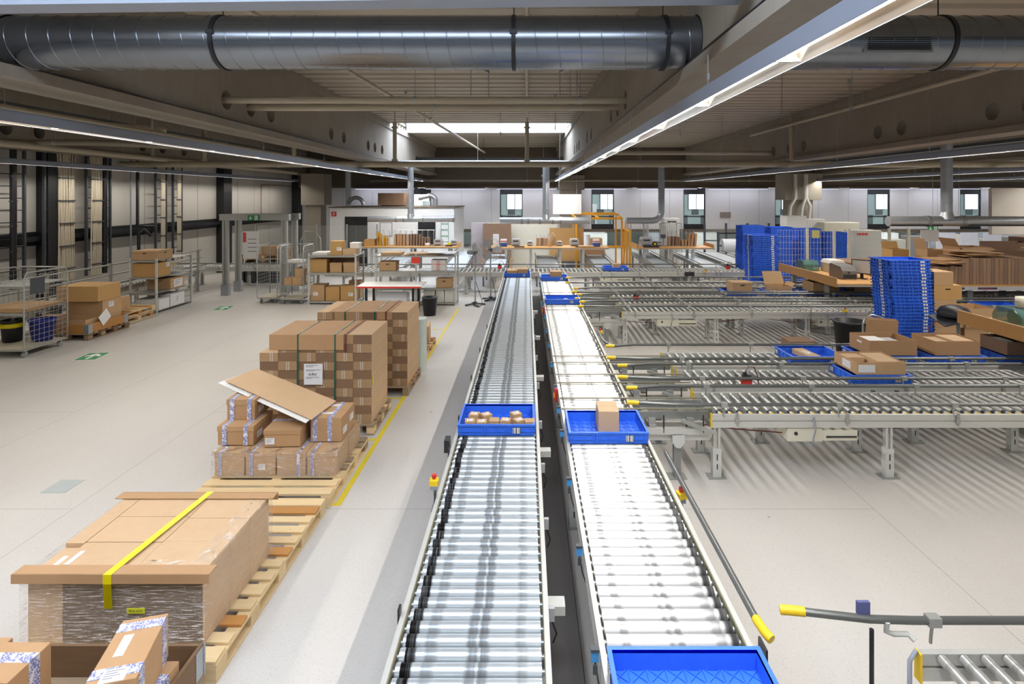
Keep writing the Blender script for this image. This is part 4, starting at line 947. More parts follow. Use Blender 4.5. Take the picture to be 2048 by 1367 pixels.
# ================================================================ CARTONS
def carton(label, x0, x1, y0, y1, z0, z1, mat=None, tape=(), paper=(), seam='x', lid=0., rz=0., group=None, holes=False, name='cardboard_box', flaps=True):
    """closed carton; tape: list of ('x'|'y', fraction, width) printed bands; paper: list of (face, u, v, w, h) labels"""
    mat = mat or CARD
    w, d, h = x1-x0, y1-y0, z1-z0; hw, hd = w/2, d/2
    t = thing(name, label, 'box', ((x0+x1)/2, (y0+y1)/2, z0+.0005), rz, group)
    b = MB()
    if lid:
        b.box(-hw+.006, hw-.006, -hd+.006, hd-.006, 0, h-lid+.01); bo = b.obj('box_body', mat, t, bevel=.003)
        lo = MB().box(-hw, hw, -hd, hd, h-lid, h).obj('lid', mat, t, bevel=.003)
    else:
        if flaps:
            b.box(-hw, hw, -hd, hd, 0, h-.004); g = .0015
            if seam == 'x': b.box(-hw, hw, -hd, -g, h-.004, h).box(-hw, hw, g, hd, h-.004, h)
            else: b.box(-hw, -g, -hd, hd, h-.004, h).box(g, hw, -hd, hd, h-.004, h)
        else: b.box(-hw, hw, -hd, hd, 0, h)
        bo = b.obj('box_body', mat, t, bevel=.003)
    for ax, f, tw in tape:
        e = .0018; b = MB()
        if ax == 'y':
            c = -hw+f*w; b.box(c-tw/2, c+tw/2, -hd-e, hd+e, h, h+e).box(c-tw/2, c+tw/2, -hd-e, -hd, 0, h+e).box(c-tw/2, c+tw/2, hd, hd+e, 0, h+e)
        else:
            c = -hd+f*d; b.box(-hw-e, hw+e, c-tw/2, c+tw/2, h, h+e).box(-hw-e, -hw, c-tw/2, c+tw/2, 0, h+e).box(hw, hw+e, c-tw/2, c+tw/2, 0, h+e)
        b.obj('printed_tape', PRINTTAPE, t)
    for face, u, v, pw, ph in paper:
        e = .0022; cu = u; b = MB()
        if face == 'front': b.box(-hw+u*w-pw/2, -hw+u*w+pw/2, -hd-e, -hd, v*h-ph/2, v*h+ph/2)
        elif face == 'right': b.box(hw, hw+e, -hd+u*d-pw/2, -hd+u*d+pw/2, v*h-ph/2, v*h+ph/2)
        elif face == 'left': b.box(-hw-e, -hw, -hd+u*d-pw/2, -hd+u*d+pw/2, v*h-ph/2, v*h+ph/2)
        else: b.box(-hw+u*w-pw/2, -hw+u*w+pw/2, -hd+v*d-ph/2, -hd+v*d+ph/2, h, h+e)
        p = b.obj('paper_label', PAPER, t)
        if pw > .05:
            b = MB()
            for k in range(4):
                q = .3-.18*k; l = (.75, .5, .65, .4)[k]
                if face == 'front': b.box(-hw+u*w-pw*.4, -hw+u*w-pw*.4+pw*l, -hd-e-.0006, -hd-e, v*h+ph*q, v*h+ph*(q+.07))
                elif face == 'right': b.box(hw+e, hw+e+.0006, -hd+u*d-pw*.4, -hd+u*d-pw*.4+pw*l, v*h+ph*q, v*h+ph*(q+.07))
                elif face == 'top': b.box(-hw+u*w-pw*.4, -hw+u*w-pw*.4+pw*l, -hd+v*d+ph*q, -hd+v*d+ph*(q+.07), h+e, h+e+.0006)
            if b.v: b.obj('print', INKGREY, p)
    if holes:
        for s in (-1, 1): MB().box(-.05, .05, s*hd-.0015, s*hd+.0015, h*.68, h*.68+.025).obj('hand_hole', plain('hole_dark', '#33261a', .9), t)
        MB().box(hw-.0015, hw+.0015, -.05, .05, h*.68, h*.68+.025).obj('hand_hole', plain('hole_dark', '#33261a', .9), t)
    return t
def open_carton(label, x0, x1, y0, y1, z0, z1, mat=None, flaps=(), rz=0., group=None, hole=False, paper=(), name='open_cardboard_box'):
    mat = mat or CARD; w, d, h = x1-x0, y1-y0, z1-z0; hw, hd = w/2, d/2; k = .006
    t = thing(name, label, 'box', ((x0+x1)/2, (y0+y1)/2, z0+.0005), rz, group)
    b = MB().box(-hw, hw, -hd, hd, 0, .006)
    b.box(-hw, -hw+k, -hd, hd, .006, h).box(hw-k, hw, -hd, hd, .006, h).box(-hw+k, hw-k, -hd, -hd+k, .006, h).box(-hw+k, hw-k, hd-k, hd, .006, h)
    b.obj('box_body', mat, t)
    for f, ln, ang in flaps:
        a = math.radians(ang); c, s = math.cos(a)*ln, math.sin(a)*ln; b = MB()
        if f == 'front': b.bar((0, -hd, h), (0, -hd-c, h+s), w, .004)
        elif f == 'back': b.bar((0, hd, h), (0, hd+c, h+s), w, .004)
        elif f == 'left': b.bar((-hw, 0, h), (-hw-c, 0, h+s), d, .004)
        else: b.bar((hw, 0, h), (hw+c, 0, h+s), d, .004)
        b.obj('flap', mat, t)
    if hole: MB().box(-hw-.0015, -hw+.001, -.06, .06, h*.6, h*.6+.03).obj('hand_hole', PAPER, t)
    for face, u, v, pw, ph in paper:
        e = .002
        if face == 'front': MB().box(-hw+u*w-pw/2, -hw+u*w+pw/2, -hd-e, -hd, v*h-ph/2, v*h+ph/2).obj('paper_label', PAPER, t)
        else: MB().box(-hw-e, -hw, -hd+u*d-pw/2, -hd+u*d+pw/2, v*h-ph/2, v*h+ph/2).obj('paper_label', PAPER, t)
    return t
Z = TZ+.003
# in the totes on the long tracks
sp = [(-.60, 5.93, .1), (-.55, 6.2, -.12), (-.475, 5.92, .1), (-.43, 6.17, .5), (-.335, 5.96, 0), (-.21, 5.96, -.2), (-.10, 6.2, .45), (.0, 6.0, .55), (.06, 5.92+.02, .05)]
sp = [(-.60, 5.95, .12), (-.57, 6.13, -.15), (-.475, 5.93, .1), (-.44, 6.12, .5), (-.345, 5.97, 0), (-.225, 5.97, -.2), (-.12, 6.15, .45), (-.085, 5.97, .6), (.03, 5.95, .05)]
for i, (x, y, r) in enumerate(sp):
    s = .052
    carton('tiny white-labelled parcel in the left track tote, %s from the left' % ORD[i] if i not in (4, 8) else ('tiny plain brown parcel near the middle of the left track tote' if i == 4 else 'tiny parcel at the right end of the left track tote, white label in front'),
           x-s, x+s, y-s, y+s, Z, Z+.098, CARDTAN, paper=[('top', .5, .5, .06, .05)] if i not in (4, 8) else ([('front', .5, .35, .06, .045)] if i == 8 else []), rz=r, group='tiny parcels in the left track tote', name='small_parcel')
carton('large plain brown carton standing in the tote on the bright track', .74, .95, 5.82, 6.12, Z, Z+.235, CARDPALE, seam='x', rz=-.03)
carton('small white packet lying in the far tote on the bright track', .77, .86, 13.1, 13.25, Z, Z+.04, OFFWHITE, rz=.5, flaps=False, name='white_packet')
carton('second white packet leaning beside the first in the far tote', .87, .95, 13.14, 13.28, Z, Z+.05, OFFWHITE, rz=.2, flaps=False, name='white_packet')
carton('left one of two brown cartons at the end of the left track', -.62, -.31, 17.35, 17.75, Z, Z+.17, CARDYEL, paper=[('front', .15, .2, .08, .06)])
carton('right one of two brown cartons at the end of the left track', -.295, .02, 17.35, 17.75, Z, Z+.21, CARD, paper=[('front', .2, .15, .1, .06)])
carton('single brown carton in the tote near the end of the bright track', .68, 1.02, 16.6, 16.95, Z, Z+.235, CARD, paper=[('top', .5, .1, .1, .03)])
carton('small brown carton in the tote on the far cross track', 2.86, 3.1, 18.8, 19.05, Z, Z+.2, CARDTAN)
# on the near cross tracks
carton('flat pink-brown carton lying in the first tote of the far near track', 4.16, 4.34, 8.38, 8.85, Z, Z+.075, CARDPALE, paper=[('top', .5, .5, .07, .16)], rz=.12)
open_carton('large open carton with a white hand hole and paper inside', 5.05, 5.75, 8.35, 8.87, RT+.123, RT+.34, CARD, hole=True)
open_carton('large open carton holding pale flat boxes', 6.02, 6.68, 8.35, 8.87, RT+.123, RT+.33, CARD)
carton('pale flat box inside the open carton, right of its pair', 6.34, 6.64, 8.42, 8.8, RT+.13, RT+.32, CARDPALE); carton('pale flat box inside the open carton, left of its pair', 6.06, 6.32, 8.42, 8.8, RT+.13, RT+.29, CARDPALE)
carton('grey foam bundle inside the carton with the hand hole', 5.42, 5.6, 8.5, 8.75, RT+.13, RT+.29, LGREYPL, name='foam_bundle', flaps=False); carton('white paper padding inside the carton with the hand hole', 5.1, 5.4, 8.42, 8.8, RT+.13, RT+.3, WHITE, name='paper_padding', flaps=False)
open_carton('dark brown open carton on the tote beside the bench leg', 7.08, 7.6, 8.35, 8.85, RT+.123, RT+.32, CARDDARK)
carton('white packet on top inside the dark open carton', 7.15, 7.3, 8.5, 8.75, RT+.13, RT+.3, OFFWHITE, name='white_packet', flaps=False)
open_carton('open carton with two white shipping labels on the middle near track', 4.34, 4.98, 7.45, 8.0, RT+.123, RT+.28, CARDTAN, paper=[('front', .2, .5, .22, .1), ('left', .45, .5, .2, .1)])
carton('long pale inner box filling the right of the labelled open carton', 4.66, 4.95, 7.52, 7.95, RT+.13, RT+.275, CARDPALE, name='inner_box'); carton('small inner box at the left of the labelled open carton', 4.37, 4.62, 7.75, 7.95, RT+.13, RT+.265, CARDPALE, name='inner_box')
# on the far middle track
carton('closed archive carton with a hand hole on the far middle track', 5.12, 5.62, 14.1, 14.55, RT+.06, RT+.32, CARDTAN, lid=.05, holes=True)
open_carton('opened tan carton with a lifted flap on the far middle track', 6.1, 6.6, 14.1, 14.55, RT+.05, RT+.22, CARDTAN, flaps=(('back', .35, 60), ('right', .12, 40)))
open_carton('dark open carton beside the second tote stack', 7.05, 7.7, 13.95, 14.5, RT+.06, RT+.34, CARDTAN)
carton('plain tan carton under the front bench on the far middle track', 8.15, 8.6, 14.1, 14.55, RT+.06, RT+.33, CARDTAN)
# ================================================================ PALLETS AND LOADS ON THE LEFT
def pallet(label, x0, x1, y0, y1, z0=0., mats=None, group=None, rz=0., nb=None, along='x'):
    mats = mats or [PINE]; w, d = x1-x0, y1-y0
    t = thing('wooden_pallet', label, 'pallet', ((x0+x1)/2, (y0+y1)/2, z0), rz, group)
    L, D = (w, d) if along == 'x' else (d, w)
    def put(mb, nm, m):
        if along != 'x': mb.v = [(-y, x, z) for x, y, z in mb.v]
        return mb.obj(nm, m, t, bevel=.003)
    nb = nb or max(5, int(D/.17)); bw = .105
    for k in range(nb):
        c = -D/2+bw/2+(D-bw)*k/(nb-1); ww = bw*(1.25 if k in (0, nb-1) else random.choice((.9, 1, 1.1)))
        ww = min(ww, bw*1.25); c = max(-D/2+ww/2, min(D/2-ww/2, c))
        put(MB().box(-L/2, L/2-random.uniform(0, .008), c-ww/2, c+ww/2, .122, .144), 'deck_board', mats[random.randrange(len(mats))])
    xs = (-L/2+.05, 0, L/2-.05)
    for x in xs:
        put(MB().box(x-.05, x+.05, -D/2, D/2, .100, .122), 'stringer_board', mats[0])
        put(MB().box(x-.05, x+.05, -D/2, D/2, 0, .022), 'bottom_board', mats[0])
        for y in [(-D/2+.07)+(D-.14)*q/(max(2, round(D/.5))) for q in range(max(2, round(D/.5))+1)]:
            put(MB().box(x-.05, x+.05, y-.07, y+.07, .022, .100), 'block', mats[random.randrange(len(mats))])
    return t
PM = [PINE, PINE, PINE, PINEORANGE]
pallet('long light wooden pallet under the large film-wrapped carton block', -3.43, -2.04, 3.72, 5.74, 0, PM, nb=13)
pallet('light wooden pallet under the wrapped layer of taped archive cartons', -3.44, -2.02, 5.82, 7.2, 0, [PINE, PINE, PINEOLD])
pallet('pallet under the flat-carton stack with the delivery note', -3.62, -2.05, 7.58, 8.56, 0, [PINEOLD, PINE])
pallet('pallet under the rear flat-carton stack', -3.42, -1.9, 9.08, 10.15, 0, [PINEOLD, PINEORANGE])
pallet('small pallet with loose packing behind the rear flat-carton stack', -2.75, -1.98, 11.2, 12.3, 0, [PINE, PINEORANGE])
# --- film-wrapped block of cartons
bx0, bx1, by0, by1, bz0, bz1 = -3.42, -2.19, 3.84, 4.84, .146, .645
t = thing('wrapped_carton_block', 'large film-wrapped block of brown cartons with a yellow tape across its top', 'packed goods', ((bx0+bx1)/2, (by0+by1)/2, bz0))
cx, cy = t.location.x, t.location.y; hh = bz1-bz0
for (xa, xb, rows, m) in ((bx0+.02, -3.265, ((by0+.02, 4.17, -.03), (4.175, by1-.01, .0)), CARDPALE), (-3.26, -2.695, ((by0+.015, 4.19, -.004), (4.195, 4.52, -.001), (4.525, by1-.015, 0)), CARDPALE), (-2.69, bx1-.012, ((by0+.01, 4.20, 0), (4.205, 4.5, -.002), (4.505, by1-.01, -.001)), CARDPALE)):
    for (ya, yb, dz) in rows: MB().box(xa-cx, xb-cx, ya-cy, yb-cy, 0, hh+dz).obj('carton', m, t, bevel=.002)
MB().box(-3.15-cx, bx1-.013-cx, by0+.002-cy, by0+.012-cy, .004, hh-.012).obj('board_edges', m_layers('film_wrapped_edges', '#84705c', '#6f5d4c', 60), t)
for ya, yb, e in ((by0-.03, by0+.07, 1), (by1-.07, by1+.03, -1)):
    b = MB().box(bx0-.05-cx, bx1+.05-cx, ya-cy, yb-cy, hh+.006, hh+.012)
    yy = ya if e > 0 else yb
    b.box(bx0-.05-cx, bx1+.05-cx, yy-cy-.003, yy-cy+.003, hh-.05, hh+.012); b.obj('edge_protector', CARD, t)
e = .012
b = MB(); xa, xb, ya, yb = bx0-e-cx, bx1+e-cx, by0-e-cy, by1+e-cy
nx = 14
def sheet(b, p, u, v, nu, nv, amp):
    p, u, v = Vector(p), Vector(u), Vector(v); nrm = u.cross(v).normalized(); vs = []
    for i in range(nu+1):
        for j in range(nv+1):
            vs.append(p + u*(i/nu) + v*(j/nv) + nrm*random.uniform(-amp, amp)*(0 if i in (0, nu) else 1))
    b.add(vs, [(i*(nv+1)+j, (i+1)*(nv+1)+j, (i+1)*(nv+1)+j+1, i*(nv+1)+j+1) for i in range(nu) for j in range(nv)], True)
sheet(b, (xa, ya, .0), (xb-xa, 0, 0), (0, 0, hh-.01), 16, 10, .003); sheet(b, (xb, ya, .0), (0, yb-ya, 0), (0, 0, hh-.01), 16, 10, .003)
sheet(b, (xa, yb, .0), (0, ya-yb, 0), (0, 0, hh-.01), 8, 6, .003); sheet(b, (xb, yb, 0), (xa-xb, 0, 0), (0, 0, hh-.01), 8, 6, .003)
sheet(b, (xb-.16, ya+.1, hh+.004), (.16, 0, 0), (0, yb-ya-.2, 0), 5, 10, .002); sheet(b, (xb-.5, ya+.1, hh+.004), (.34, 0, 0), (0, .05, 0), 8, 2, .002)
b.obj('stretch_film', FILM, t)
# yellow tape runs along Y over the top and down the front
ex, ey = bx0+.60-cx, by0-cy
b = MB(); z1 = hh+.0135
b.add([(ex-.028, ey-.034, z1), (ex+.028, ey-.034, z1), (ex+.10+.028, by1+.034-cy, z1), (ex+.10-.028, by1+.034-cy, z1), (ex-.028, ey-.034, z1+.001), (ex+.028, ey-.034, z1+.001), (ex+.128, by1+.034-cy, z1+.001), (ex+.072, by1+.034-cy, z1+.001)],
      [(0,3,2,1), (4,5,6,7), (0,1,5,4), (1,2,6,5), (2,3,7,6), (3,0,4,7)])
b.box(ex-.028, ex+.028, ey-.037, ey-.034, hh-.05, z1+.001)
b.add([(ex-.028, ey-.037, hh-.05), (ex+.028, ey-.037, hh-.05), (ex+.022, ey-.016, .27), (ex-.034, ey-.016, .27)], [(0,1,2,3), (3,2,1,0)])
b.obj('packing_tape', YELPACK, t)
for (u, v, w_, d_) in ((bx0+.13, by0+.16, .07, .14), (bx0+.22, by0+.17, .035, .15)): MB().box(u-w_/2-cx, u+w_/2-cx, v-d_/2-cy, v+d_/2-cy, hh-.03+.0005 if u < -3.27 else hh-.003, hh-.028 if u < -3.27 else hh-.001).obj('paper_label', PAPER, t)
lb = MB().box(bx0+.72-cx, bx0+.84-cx, by0-e-.006-cy, by0-e-.003-cy, .24, .275).obj('yellow_label', plain('label_yellow_green', '#c9cc30', .4, 0, .03), t)
fc = bpy.data.curves.new('label_text', 'FONT'); fc.body = 'Bitte nicht'; fc.size = .022; fc.align_x = 'CENTER'; fc.materials.append(INK)
fo = bpy.data.objects.new('label_text', fc); COL.objects.link(fo); fo.parent = lb; fo.location = (bx0+.78-cx, by0-e-.0065-cy, .25); fo.rotation_euler = (PI/2, 0, 0)
bpy.context.view_layer.update(); fm = bpy.data.meshes.new_from_object(fo.evaluated_get(bpy.context.evaluated_depsgraph_get())); bpy.data.objects.remove(fo)
lo_ = link('label_text', fm, lb, (bx0+.78-cx, by0-e-.0065-cy, .25)); lo_.rotation_euler = (PI/2, 0, 0)
# --- crate with cartons at the lower left corner
pallet('weathered pallet under the wooden crate frame in the lower left corner', -3.27, -2.07, 2.78, 3.62, 0, [PINEOLD])
t = thing('pallet_collar', 'dark wooden crate frame with steel corner hinges in the lower left corner', 'crate', (-2.67, 3.2, .1445))
for nm, a in (('side_board', (-.6, -.58, -.42, .42)), ('side_board', (.58, .6, -.42, .42)), ('side_board', (-.58, .58, .40, .42)), ('side_board', (-.58, .58, -.42, -.40))):
    MB().box(*a, 0, .2).obj(nm, CRATEWOOD, t, bevel=.003)
for sx in (-1, 1):
    for sy in (-1, 1):
        b = MB().box(min(sx*.6, sx*.604), max(sx*.6, sx*.604), min(sy*.34, sy*.424), max(sy*.34, sy*.424), .01, .19).box(min(sx*.52, sx*.604), max(sx*.52, sx*.604), min(sy*.42, sy*.424), max(sy*.42, sy*.424), .01, .19)
        b.cyl((sx*.605, sy*.425, .0), (sx*.605, sy*.425, .2), .007, 8); b.obj('hinge', GALV, t)
MB().box(.6, .601, -.05, .07, .06, .15).obj('worn_label', plain('worn_white', '#c9c4bb', .6, 0, .2, 20), t)
zc = .147
carton('tall taped carton at the left of the crate, with a white strip label', -3.02, -2.755, 2.72, 3.28, zc, .62, CARD, tape=(('x', .8, .07),), paper=(('top', .5, .35, .06, .26),), seam='x')
carton('taped carton at the far left edge of the crate', -3.24, -3.03, 2.85, 3.34, zc, .6, CARD, tape=(('x', .75, .07),), seam='y')
carton('tilted long carton with two printed tapes sticking up out of the crate', -2.36, -2.12, 2.95, 3.43, .40, .66, CARD, tape=(('x', .15, .07), ('x', .86, .07)), paper=(('top', .35, .55, .05, .16), ('top', .5, .1, .12, .09)), rz=.26, flaps=False)
carton('lower taped carton by the right wall of the crate', -2.34, -2.10, 2.95, 3.42, zc, .395, CARD, tape=(('x', .72, .07),), seam='y')
carton('low carton between the tilted carton and the left cartons in the crate', -2.70, -2.42, 2.82, 3.2, zc, .42, CARD, tape=(('x', .3, .06),), seam='x')
# --- wrapped layer of archive cartons with loose ones on top
xs = [-3.42, -3.08, -2.74, -2.41, -2.08]
for r in range(2):
    for k in range(4):
        y0 = 6.18+.46*r
        carton('film-wrapped archive carton, %s row, %s from the left' % (('front', 'rear')[r], ORD[k]), xs[k]+.003, xs[k+1]-.003, y0, y0+.45, .146, .40, CARDTAN, lid=.05,
               tape=(('y', .2 if k != 2 else .75, .035),), paper=(('front', .55, .4, .07, .06),) if k == 1 else (), group='archive cartons under the film')
fw = thing('stretch_film', 'clear shiny stretch film around the lower layer of archive cartons', 'stretch film', (-2.75, 6.63, .147))
b = MB(); xa, xb, ya, yb, hh = -.688, .688, -.468, .468, .262
sheet(b, (xa, ya, 0), (xb-xa, 0, 0), (0, 0, hh), 16, 6, .003); sheet(b, (xb, ya, 0), (0, yb-ya, 0), (0, 0, hh), 14, 6, .003); sheet(b, (xa, yb, 0), (0, ya-yb, 0), (0, 0, hh), 8, 4, .003)
sheet(b, (xa, ya, hh), (xb-xa, 0, 0), (0, .14, 0), 16, 3, .004); sheet(b, (xb-.16, ya, hh+.001), (.16, 0, 0), (0, yb-ya, 0), 4, 14, .004)
b.obj('film_sheet', FILM, fw)
ZT = .412
carton('lower left taped lid carton on the wrapped layer', -3.47, -3.06, 6.34, 6.82, ZT, .625, CARD, lid=.06, tape=(('y', .2, .05), ('y', .78, .05)), paper=(('right', .3, .4, .12, .07),))
carton('small taped lid carton stacked on the lower left one under the sheet', -3.46, -3.13, 6.52, 6.9, .627, .86, CARD, lid=.07, tape=(('y', .2, .05), ('y', .8, .05)), paper=(('right', .4, .4, .12, .07),))
carton('middle lid carton with a white front label, half under the leaning sheet', -2.94, -2.53, 6.3, 6.78, ZT, .60, CARD, lid=.055, tape=(('x', .6, .05),), paper=(('front', .18, .35, .10, .07),), rz=.04)
carton('right tall carton with two dark-striped tapes, holding up the sheet', -2.46, -2.11, 6.44, 6.93, ZT, .68, CARD, tape=(('y', .14, .05), ('y', .62, .05)), paper=(('right', .25, .35, .12, .07), ('right', .75, .55, .12, .07), ('top', .4, .3, .14, .05), ('top', .4, .8, .14, .06)), seam='x')
def slab(nm, label, cat, P, th, mat):
    b = MB(); n = (Vector(P[1])-Vector(P[0])).cross(Vector(P[3])-Vector(P[0])).normalized()
    if n.z < 0: n = -n
    c = sum((Vector(p) for p in P), Vector())/4
    vs = [Vector(p)-c for p in P]; vs += [v+n*th for v in vs]
    b.add(vs, [(0,1,2,3), (7,6,5,4), (0,4,5,1), (1,5,6,2), (2,6,7,3), (3,7,4,0)])
    o = b.obj(nm, mat, None, c); return tag(o, label, cat)
slab('cardboard_sheet', 'flat brown cardboard sheet leaning over the loose taped cartons', 'cardboard', [(-2.41, 6.33, .70), (-2.33, 6.92, .695), (-3.50, 7.33, .965), (-3.65, 6.85, .965)], .006, CARDPALE)
slab('white_sheet', 'white board lying just under the leaning brown cardboard sheet', 'board', [(-2.45, 6.27, .688), (-2.37, 6.9, .684), (-3.54, 7.31, .95), (-3.72, 6.82, .95)], .006, WHITE)
# --- stacks of flat cartons in bundles
def bundle_mesh(w, d, h, dark):
    b = MB(); b.box(-w/2, w/2, -d/2, d/2, 0, h)
    b.m = [1, 1, 0, 1, 0, 1]
    return b.mesh('board_bundle', [EDGEDARK if dark else EDGELITE, CARDPALE])
def strap_mesh(w, d, h):
    b = MB(); e = .0015
    for x in (-.014, .014): b.box(x-.006, x+.006, -d/2-e, -d/2, 0, h)
    return b.mesh('strap', WHITESTRAP)
def flat_stack(where, x0, y0, d, cw, ch, cols, layers, grp, top=None, ragged=True):
    md = {}
    for k in range(cols):
        for l in range(layers[k]):
            dark = (k+l) % 2 == 0
            key = dark
            if key not in md: md[key] = (bundle_mesh(cw-.003, d, ch-.002, dark), strap_mesh(cw, d, ch-.002))
            jy = random.uniform(-.006, .006) if ragged else 0
            lb = 'carton bundle in the %s, %s column from left, %s layer up' % (where, ORD[k], ORD[l])
            o = link('carton_bundle', md[key][0], None, (x0+cw*(k+.5)+random.uniform(-.003, .003), y0+d/2+jy, .146+ch*l)); tag(o, lb, 'cardboard', grp)
            if not dark: link('strap', md[key][1], o, (random.uniform(-.05, .05), 0, 0))
flat_stack('front flat-carton stack', -3.60, 7.63, .86, .2515, .1185, 6, [8, 10, 10, 10, 10, 10], 'carton bundles of the front stack')
flat_stack('rear flat-carton stack', -3.38, 9.13, .96, .2425, .1185, 6, [10, 10, 10, 10, 10, 10], 'carton bundles of the rear stack')
tz = .146+.1185*10
tag(MB().box(-.5, .5, -.44, .43, 0, .005).box(-.5, .5, -.446, -.44, -.2, .005).obj('cover_sheet', CARD, None, (-2.965, 8.06, tz+.001)), 'brown cover sheet folded over the top front of the front flat-carton stack', 'cardboard')
tag(MB().box(-.16, .16, -.43, .43, 0, .004).obj('cover_sheet', CARDPALE, None, (-2.25, 8.06, tz+.001)), 'narrow cover sheet on the top right of the front flat-carton stack', 'cardboard')
tag(MB().box(-.49, .49, -.48, .48, 0, .005).box(-.4, .49, -.492, -.486, -.34, .005).obj('cover_sheet', CARD, None, (-2.7, 9.62, tz+.001)), 'brown cover sheet folded over the top of the rear flat-carton stack', 'cardboard')
def strap_thing(label, x, y0, y1, ztop, z0, mat=WRAPGREEN):
    tag(MB().box(-.01, .01, y0-.012, y1+.012, ztop-.002, ztop+.002).box(-.01, .01, y0-.014, y0-.010, z0, ztop).box(-.01, .01, y1+.010, y1+.014, z0, ztop).obj('pallet_strap', mat, None, (x, 0, 0)), label, 'strap')
strap_thing('green plastic strap left of the delivery note on the front carton stack', -3.08, 7.625, 8.5, tz+.0095, .13); strap_thing('green plastic strap right of the delivery note on the front carton stack', -2.58, 7.625, 8.5, tz+.0095, .13)
strap_thing('dark strap near the right edge of the front carton stack', -2.44, 7.625, 8.5, tz+.0095, 1.1, CABLER)
strap_thing('left green strap on the rear carton stack', -2.93, 9.13, 10.1, tz+.0095, .13); strap_thing('middle green strap on the rear carton stack', -2.45, 9.13, 10.1, tz+.0095, .13); strap_thing('dark right-hand strap on the rear carton stack', -2.27, 9.13, 10.1, tz+.0095, .9, CABLER)
t = thing('delivery_note', 'white delivery note with a barcode on the front carton stack', 'paper note', (-2.87, 7.608, .81))
MB().box(-.125, .125, -.003, 0, -.14, .14).obj('paper', PAPER, t)
MB().box(-.07, .05, -.0045, -.003, -.02, .015).obj('barcode', BARCODE, t)
b = MB()
for z_, l in ((.12, .16), (.1, .1), (.06, .2), (.045, .12), (-.04, .18), (-.055, .08)): b.box(-.1, -.1+l, -.0045, -.003, z_-.004, z_+.004)
b.obj('print', INKGREY, t)
tag(MB().box(0, .003, -.02, .02, -.055, .055).obj('yellow_tag', YELPACK, None, (-2.084, 7.66, .72)), 'small yellow tag on the right corner of the front carton stack', 'tag')
carton('loose wrapped brown packing on the small pallet behind the stacks', -2.7, -2.25, 11.35, 12.0, .146, .62, CARDTAN, flaps=False, name='packing_bundle')
carton('stack of crumpled brown sheets on the small rear pallet', -2.45, -2.05, 11.7, 12.2, .146, .5, CARDPALE, flaps=False, name='packing_bundle', rz=.1)
tag(MB().cyl((0, 0, 0), (0, 0, .95), .13, 20).obj('film_roll', plain('pale_green_film', '#cdd9d2', .3), None, (-1.98, 10.45, 0)), 'pale upright film roll behind the rear flat-carton stack', 'film roll')
# --- floor markings
def marking(nm, label, x0, x1, y0, y1, mat=YELTAPE): return tag(MB().box(x0, x1, y0, y1, 0, .0025).obj(nm, mat), label, 'floor marking')
marking('floor_tape', 'long yellow tape line on the floor along the pallets', -1.99, -1.93, 5.86, 16.2)
for i, y in enumerate((5.86, 7.42, 8.95, 10.35, 11.9, 13.6)):
    marking('floor_tape', 'short yellow cross tape on the floor beside the pallets, %s from the camera' % ORD[i], -2.32, -1.992, y, y+.05)
t = MB().box(-.135, .135, -.14, .14, 0, .004).obj('floor_hatch', plain('hatch_grey', '#aab0ae', .5), None, (-5.12, 6.25, 0)); tag(t, 'pale grey hatch plate set in the floor at left', 'floor hatch')
def floor_sign(label, x, y, w, d, rz):
    t = thing('floor_sign', label, 'sign', (x, y, 0), rz)
    MB().box(-w/2, w/2, -d/2, d/2, 0, .002).obj('border', SIGNWHITE, t); k = .92
    MB().box(-w/2*k, w/2*k, -d/2*k, d/2*k, .002, .003).obj('panel', GREEN, t)
    a = w*.36
    MB().prism([(-a, -.07*d), (a*.25, -.07*d), (-.05*w, -.32*d), (.12*w, -.32*d), (a, 0), (.12*w, .32*d), (-.05*w, .32*d), (a*.25, .07*d), (-a, .07*d)], lambda p, q, c: (p, q, .003+c), .001).obj('arrow', SIGNWHITE, t)
floor_sign('near green floor sign with a white arrow beside the wire trolley', -8.69, 11.32, .56, .42, PI/2+.15)
floor_sign('far green floor sign with a white arrow in front of the gate portal', -8.68, 16.2, .6, .42, PI/2+.15)
